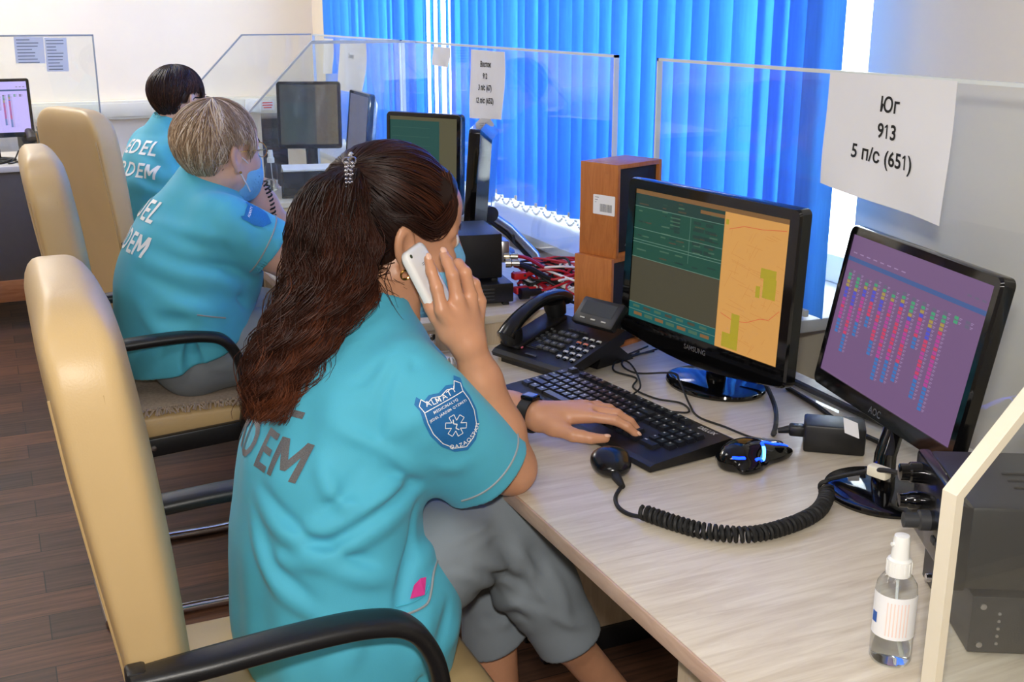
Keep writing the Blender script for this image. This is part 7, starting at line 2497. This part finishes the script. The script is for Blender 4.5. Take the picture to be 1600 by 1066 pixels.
    if pc is not None:
        d = (ray(402, 338).normalized() + Vector((-0.35, 0.3, -0.35))).normalized()
        ay = Vector((-0.75, 0, 0.5)); ay = (ay - d * ay.dot(d)).normalized(); ax = d.cross(ay)
        half = [(0.0, 0.85), (0.6, 0.8), (0.8, 1.0), (0.97, 0.8), (0.92, 0.5), (0.97, 0.0), (0.75, -0.55), (0.0, -1.0)]
        outl = half + [(-x, y) for x, y in half[-2:0:-1]]
        def ringmesh(sc, off, name, m, par):
            V2 = [(0, 0)]; F = []; n_ = len(outl)
            for k in range(1, 4): V2 += [(x * 0.028 * sc * k / 3, y * 0.036 * sc * k / 3) for x, y in outl]
            for k in range(n_):
                k2 = (k + 1) % n_; F.append((0, 1 + k2, 1 + k))
                for q in range(2): F.append((1 + q * n_ + k, 1 + q * n_ + k2, 1 + (q + 1) * n_ + k2, 1 + (q + 1) * n_ + k))
            V, FF = project(V2, F, pc, ax, ay, d, bv, off, 0.02)
            b = MB(); b.add(V, FF, 0, True); return b.build(name, m, par)
        bd = ringmesh(1.0, 0.002, 'arm_badge', PATCHRIM, shirt)
        V2, F2 = text_geo('ALMATY', 0.0105, 'CENTER', 0.0001)
        V, FF = project([(x * 0.8, y * 0.8 + 0.019) for x, y in V2], F2, pc, ax, ay, d, bv, 0.0032, 0.006)
        b = MB(); b.add(V, FF); b.build('badge_lettering', WHITETXT, bd)
    shirt_text(shirt, shirt, ['JEDEL', 'JARDEM'], (0.2, 2.835, 1.005), (0.10, -1, 0), (0.4, 0, 0.92), (1, 0.02, -0.25), 0.074, 0.080, WHITETXT, sx=1.0)
    g = Field((0.22, 2.50, 0.12), (0.90, 3.14, 0.76), 0.0045)
    g.rc((0.385, 2.74, 0.63), (0.385, 2.92, 0.63), 0.10, 0.10, 0.02)
    for y_ in (2.730, 2.935):
        g.chain([(0.40, y_, 0.632), (0.60, y_, 0.630), (0.745, y_, 0.615)], [0.100, 0.090, 0.070], 0.03)
        g.chain([(0.745, y_, 0.615), (0.775, y_, 0.38), (0.78, y_, 0.16)], [0.070, 0.060, 0.055], 0.03)
    folds(g, [[(300, 545), (330, 570), (370, 575)], [(320, 530), (350, 560), (390, 560)], [(370, 500), (385, 540)]], 0.007, 0.014)
    g.ripple(0.0014, 26, 5)
    child(link('trousers', g.mesh('trousers', 2), GREYTROU))
    for y_ in (2.72, 2.95):
        g = Field((0.70, y_ - 0.06, -0.005), (1.02, y_ + 0.06, 0.12), 0.005)
        g.ell((0.78, y_, 0.045), (0.045, 0.038, 0.05), None, 0); g.ell((0.87, y_, 0.028), (0.10, 0.042, 0.034), None, 0.03); g.cut((0, 0, 0.002), (0, 0, -1), 0.002)
        child(link('shoe', g.mesh('shoe', 1), mat('white_leather', (226, 224, 220), 0.5)))
    mask(body, H, s)
    HM = mat_hair('ash_blond_hair', (112, 88, 70), (236, 218, 196), 0.42, (192, 166, 140))
    short_hair(body, H, s, HM, 4, 4200, nape=-0.084, side=0.018, puff=1.0, rad=0.0011, tone_back=-0.1)
    # glasses
    b = MB()
    for q in (-1, 1):
        ring = [L(0.098, q * 0.034 + 0.023 * math.cos(a), -0.002 + 0.018 * math.sin(a)) for a in np.linspace(0, 2 * PI, 25)]
        b.tube(ring, 0.0011, 6)
        b.tube([L(0.097, q * 0.057, 0.004), L(0.085, q * 0.070, 0.006), L(0.0, q * 0.079, 0.012), L(-0.012, q * 0.080, 0.004)], 0.0011, 6)
    b.tube([L(0.098, -0.011, 0.0), L(0.104, 0, 0.004), L(0.098, 0.011, 0.0)], 0.0012, 6)
    gl = b.build('spectacles', GOLD, body)
    b = MB()
    for q in (-1, 1):
        n_ = 20; V = [L(0.098, q * 0.034 + 0.0225 * math.cos(2 * PI * k / n_), -0.002 + 0.0175 * math.sin(2 * PI * k / n_)) for k in range(n_)]
        V2 = [np.array(v) - f * 0.0015 for v in V]
        b.add(V + V2, [tuple(range(n_)), tuple(range(2 * n_ - 1, n_ - 1, -1))] + [(k, n_ + k, n_ + (k + 1) % n_, (k + 1) % n_) for k in range(n_)])
    b.build('lens', GLASS, gl)
    b = MB(); b.ball(tuple(L(-0.002, -0.085, -0.036)), 0.0032, n=10); b.build('earring', GOLD, body)
    # handset in her hand: thing of its own
    a_, e_ = L(0.012, 0.098, -0.012), L(0.108, 0.052, -0.088)
    m_ = (a_ + e_) / 2 + (l * 0.030 + f * 0.012)
    t = thing('telephone_handset', 'black telephone handset in the blonde woman\'s raised hand, at her masked face', 'handset', tuple(m_))
    b = MB(); P = spline([Vector(p - m_) for p in (a_ - f * 0.0, a_ * 0.65 + m_ * 0.35 + l * 0.006, m_, e_ * 0.65 + m_ * 0.35 + l * 0.006, e_)], 5)
    b.tube(P, [0.022 - 0.006 * math.sin(PI * i / (len(P) - 1)) for i in range(len(P))], 12, flat=0.8); b.build('grip', BLACK, t)
    P = [Vector(e_ - m_) + Vector((0.010, 0.0, -0.015)), Vector(at(412, 285, 2.90) - m_), Vector(at(422, 312, 2.90) - m_), Vector(at(428, 345, 2.90) - m_), Vector(at(431, 366, 2.905) - m_), Vector(np.array((0.72, 2.885, 0.775)) - m_), Vector(np.array((0.755, 3.05, 0.765)) - m_), Vector(np.array((0.775, 3.13, 0.772)) - m_)]
    b = MB(); b.tube(coil(P, 52, 0.0075, 0.0025, 10), 0.0026, 5); b.build('coiled_cord', BLACKM, t)
    return W
person_second()

# ================================================================== dark haired woman at the farthest desk
def person_third():
    W = thing('person', 'dark short-haired woman in turquoise scrubs and glasses, seated farthest away by the back wall', 'person', (0.55, 4.22, 0.0))
    o0 = np.array([0.55, 4.22, 0.0])
    def child(o):
        o.parent = W; o.location = tuple(-o0); return o
    s = 1.0
    H = head_frame((0.631, 4.25, 1.120), 34, 3, -1)
    c, f, l, u = H
    L = lambda x, y, z: c + s * (f * x + l * y + u * z)
    F_ = np.array([math.cos(math.radians(26)), math.sin(math.radians(26)), 0.0]); Ls = np.array([-F_[1], F_[0], 0.0])
    B = lambda x, y, z: np.array([0.545, 4.225, 0.0]) + F_ * x + Ls * y + np.array([0, 0, z])
    g = Field((0.30, 3.86, 0.10), (1.16, 4.72, 1.32), 0.0045)
    head_prims(g, H, s)
    g.rc(B(0.05, 0.0, 1.02), L(-0.02, 0, -0.055), 0.056, 0.052, 0.03)
    g.chain([B(0, 0, 0.64), B(0, 0, 0.78), B(0.03, 0, 0.92), B(0.05, 0, 0.99)], [0.095, 0.09, 0.08, 0.05], 0.03, wide=Ls, f=0.66)
    g.rc(B(0.05, -0.14, 0.965), B(0.05, 0.14, 0.965), 0.05, 0.05, 0.03)
    el = B(0.20, -0.20, 0.815); wr = np.array((0.885, 4.14, 0.795))
    g.chain([B(0.05, -0.15, 0.955), B(0.13, -0.18, 0.88), el], [0.05, 0.045, 0.040], 0.02)
    g.chain([el, el + (wr - el) * 0.3, wr], [0.04, 0.04, 0.026], 0.02)
    mc, ch, th, n1 = generic_hand(wr, (0.95, 0.25, -0.05), (0, 0, -1), (-0.25, 0.95, 0.1), {k: (14, 20, 16) for k in 'imrp'}, 1.0)
    palm(g, wr, mc, th, 1.0); fingers(g, ch, 1.0)
    el2 = B(0.20, 0.20, 0.815); wr2 = np.array((0.86, 4.46, 0.80))
    g.chain([B(0.05, 0.15, 0.955), B(0.13, 0.18, 0.88), el2], [0.05, 0.045, 0.040], 0.02)
    g.chain([el2, wr2], [0.04, 0.027], 0.02)
    mc, ch, th, n1 = generic_hand(wr2, (0.95, -0.1, -0.05), (0, 0, -1), (-0.1, -0.95, 0.1), {k: (14, 20, 16) for k in 'imrp'}, 1.0)
    palm(g, wr2, mc, th, 1.0); fingers(g, ch, 1.0)
    for q in (-0.1, 0.1):
        g.chain([B(0.03, q, 0.62), B(0.34, q, 0.60), B(0.36, q, 0.12)], [0.05, 0.045, 0.03], 0.02)
    body = child(link('body', g.mesh('body', 1), SKIN2))
    eyes(body, H, s)
    g = Field((0.30, 3.90, 0.52), (0.94, 4.58, 1.12), 0.0045)
    g.chain([B(-0.005, 0, 0.58), B(-0.005, 0, 0.72), B(-0.01, 0, 0.82), B(0.015, 0, 0.91), B(0.04, 0, 0.985)], [0.142, 0.136, 0.130, 0.112, 0.078], 0.03, wide=Ls, f=0.70)
    g.rc(B(0.045, -0.125, 0.962), B(0.045, 0.125, 0.962), 0.062, 0.062, 0.04)
    g.ell(B(0.09, -0.07, 0.85), (0.065, 0.07, 0.08), None, 0.05); g.ell(B(0.09, 0.07, 0.85), (0.065, 0.07, 0.08), None, 0.05)
    g.rc(B(0.045, 0, 1.0), B(0.06, 0, 1.05), 0.072, 0.064, 0.03)
    for q in (-1, 1):
        d_ = F_ * 0.11 + Ls * 0.045 * q + np.array([0, 0, -0.105])
        sleeve(g, B(0.05, 0.14 * q, 0.94), B(0.05, 0.14 * q, 0.94) + d_, 0.078, 0.070, Ls, 1.1, B(0.05, 0.14 * q, 0.94) + d_ * 0.95, d_, 0.062)
    g.rc(B(0.05, 0, 1.03), B(0.09, 0, 1.11), 0.060, 0.064, 0.006, 's')
    folds(g, [[(205, 240), (240, 270), (285, 280)], [(200, 275), (240, 305), (290, 310)], [(215, 315), (250, 330), (290, 330)], [(235, 225), (260, 250), (280, 290)]], 0.008, 0.022)
    folds(g, [[(200, 258), (240, 288), (285, 296)], [(225, 300), (255, 318)]], -0.007, 0.02)
    g.ripple(0.0015, 22, 9)
    shirt = child(link('scrub_shirt', g.mesh('scrub_shirt', 2), TEAL))
    shirt_text(shirt, shirt, ['JEDEL', 'JARDEM'], B(-0.25, 0.0, 1.005), -Ls, (0.3, 0.1, 0.95), F_ - np.array([0, 0, 0.2]), 0.072, 0.080, WHITETXT)
    g = Field((0.36, 3.90, 0.12), (1.10, 4.62, 0.76), 0.0055)
    g.rc(B(0, -0.09, 0.63), B(0, 0.09, 0.63), 0.095, 0.095, 0.02)
    for q in (-0.1, 0.1):
        g.chain([B(0.02, q, 0.635), B(0.33, q, 0.615), B(0.36, q, 0.16)], [0.09, 0.068, 0.055], 0.03)
    child(link('trousers', g.mesh('trousers', 2), GREYTROU))
    for q in (-0.1, 0.1):
        p_ = B(0.40, q, 0.0)
        g = Field(p_ - np.array((0.14, 0.14, 0.005)), p_ + np.array((0.16, 0.16, 0.12)), 0.005)
        g.ell(B(0.36, q, 0.045), (0.045, 0.04, 0.05), None, 0); g.rc(B(0.38, q, 0.03), B(0.50, q, 0.025), 0.036, 0.03, 0.03); g.cut((0, 0, 0.002), (0, 0, -1), 0.002)
        child(link('shoe', g.mesh('shoe', 1), mat('white_leather', (226, 224, 220), 0.5)))
    mask(body, H, s)
    HM = mat_hair('short_dark_brown_hair', (34, 20, 16), (96, 58, 44), 0.4, (58, 36, 28))
    short_hair(body, H, s, HM, 9, 3000, nape=-0.074, side=0.018, puff=0.99, rad=0.0012)
    b = MB()
    for q in (-1, 1):
        ring = [L(0.104, q * 0.034 + 0.024 * math.cos(a), -0.002 + 0.017 * math.sin(a)) for a in np.linspace(0, 2 * PI, 25)]
        b.tube(ring, 0.002, 6)
        b.tube([L(0.103, q * 0.058, 0.006), L(0.085, q * 0.073, 0.008), L(0.0, q * 0.082, 0.014), L(-0.012, q * 0.082, 0.006)], 0.0022, 6)
    b.tube([L(0.104, -0.010, 0.0), L(0.108, 0, 0.004), L(0.104, 0.010, 0.0)], 0.002, 6)
    b.build('spectacles', BLACK, body)
    return W
person_third()
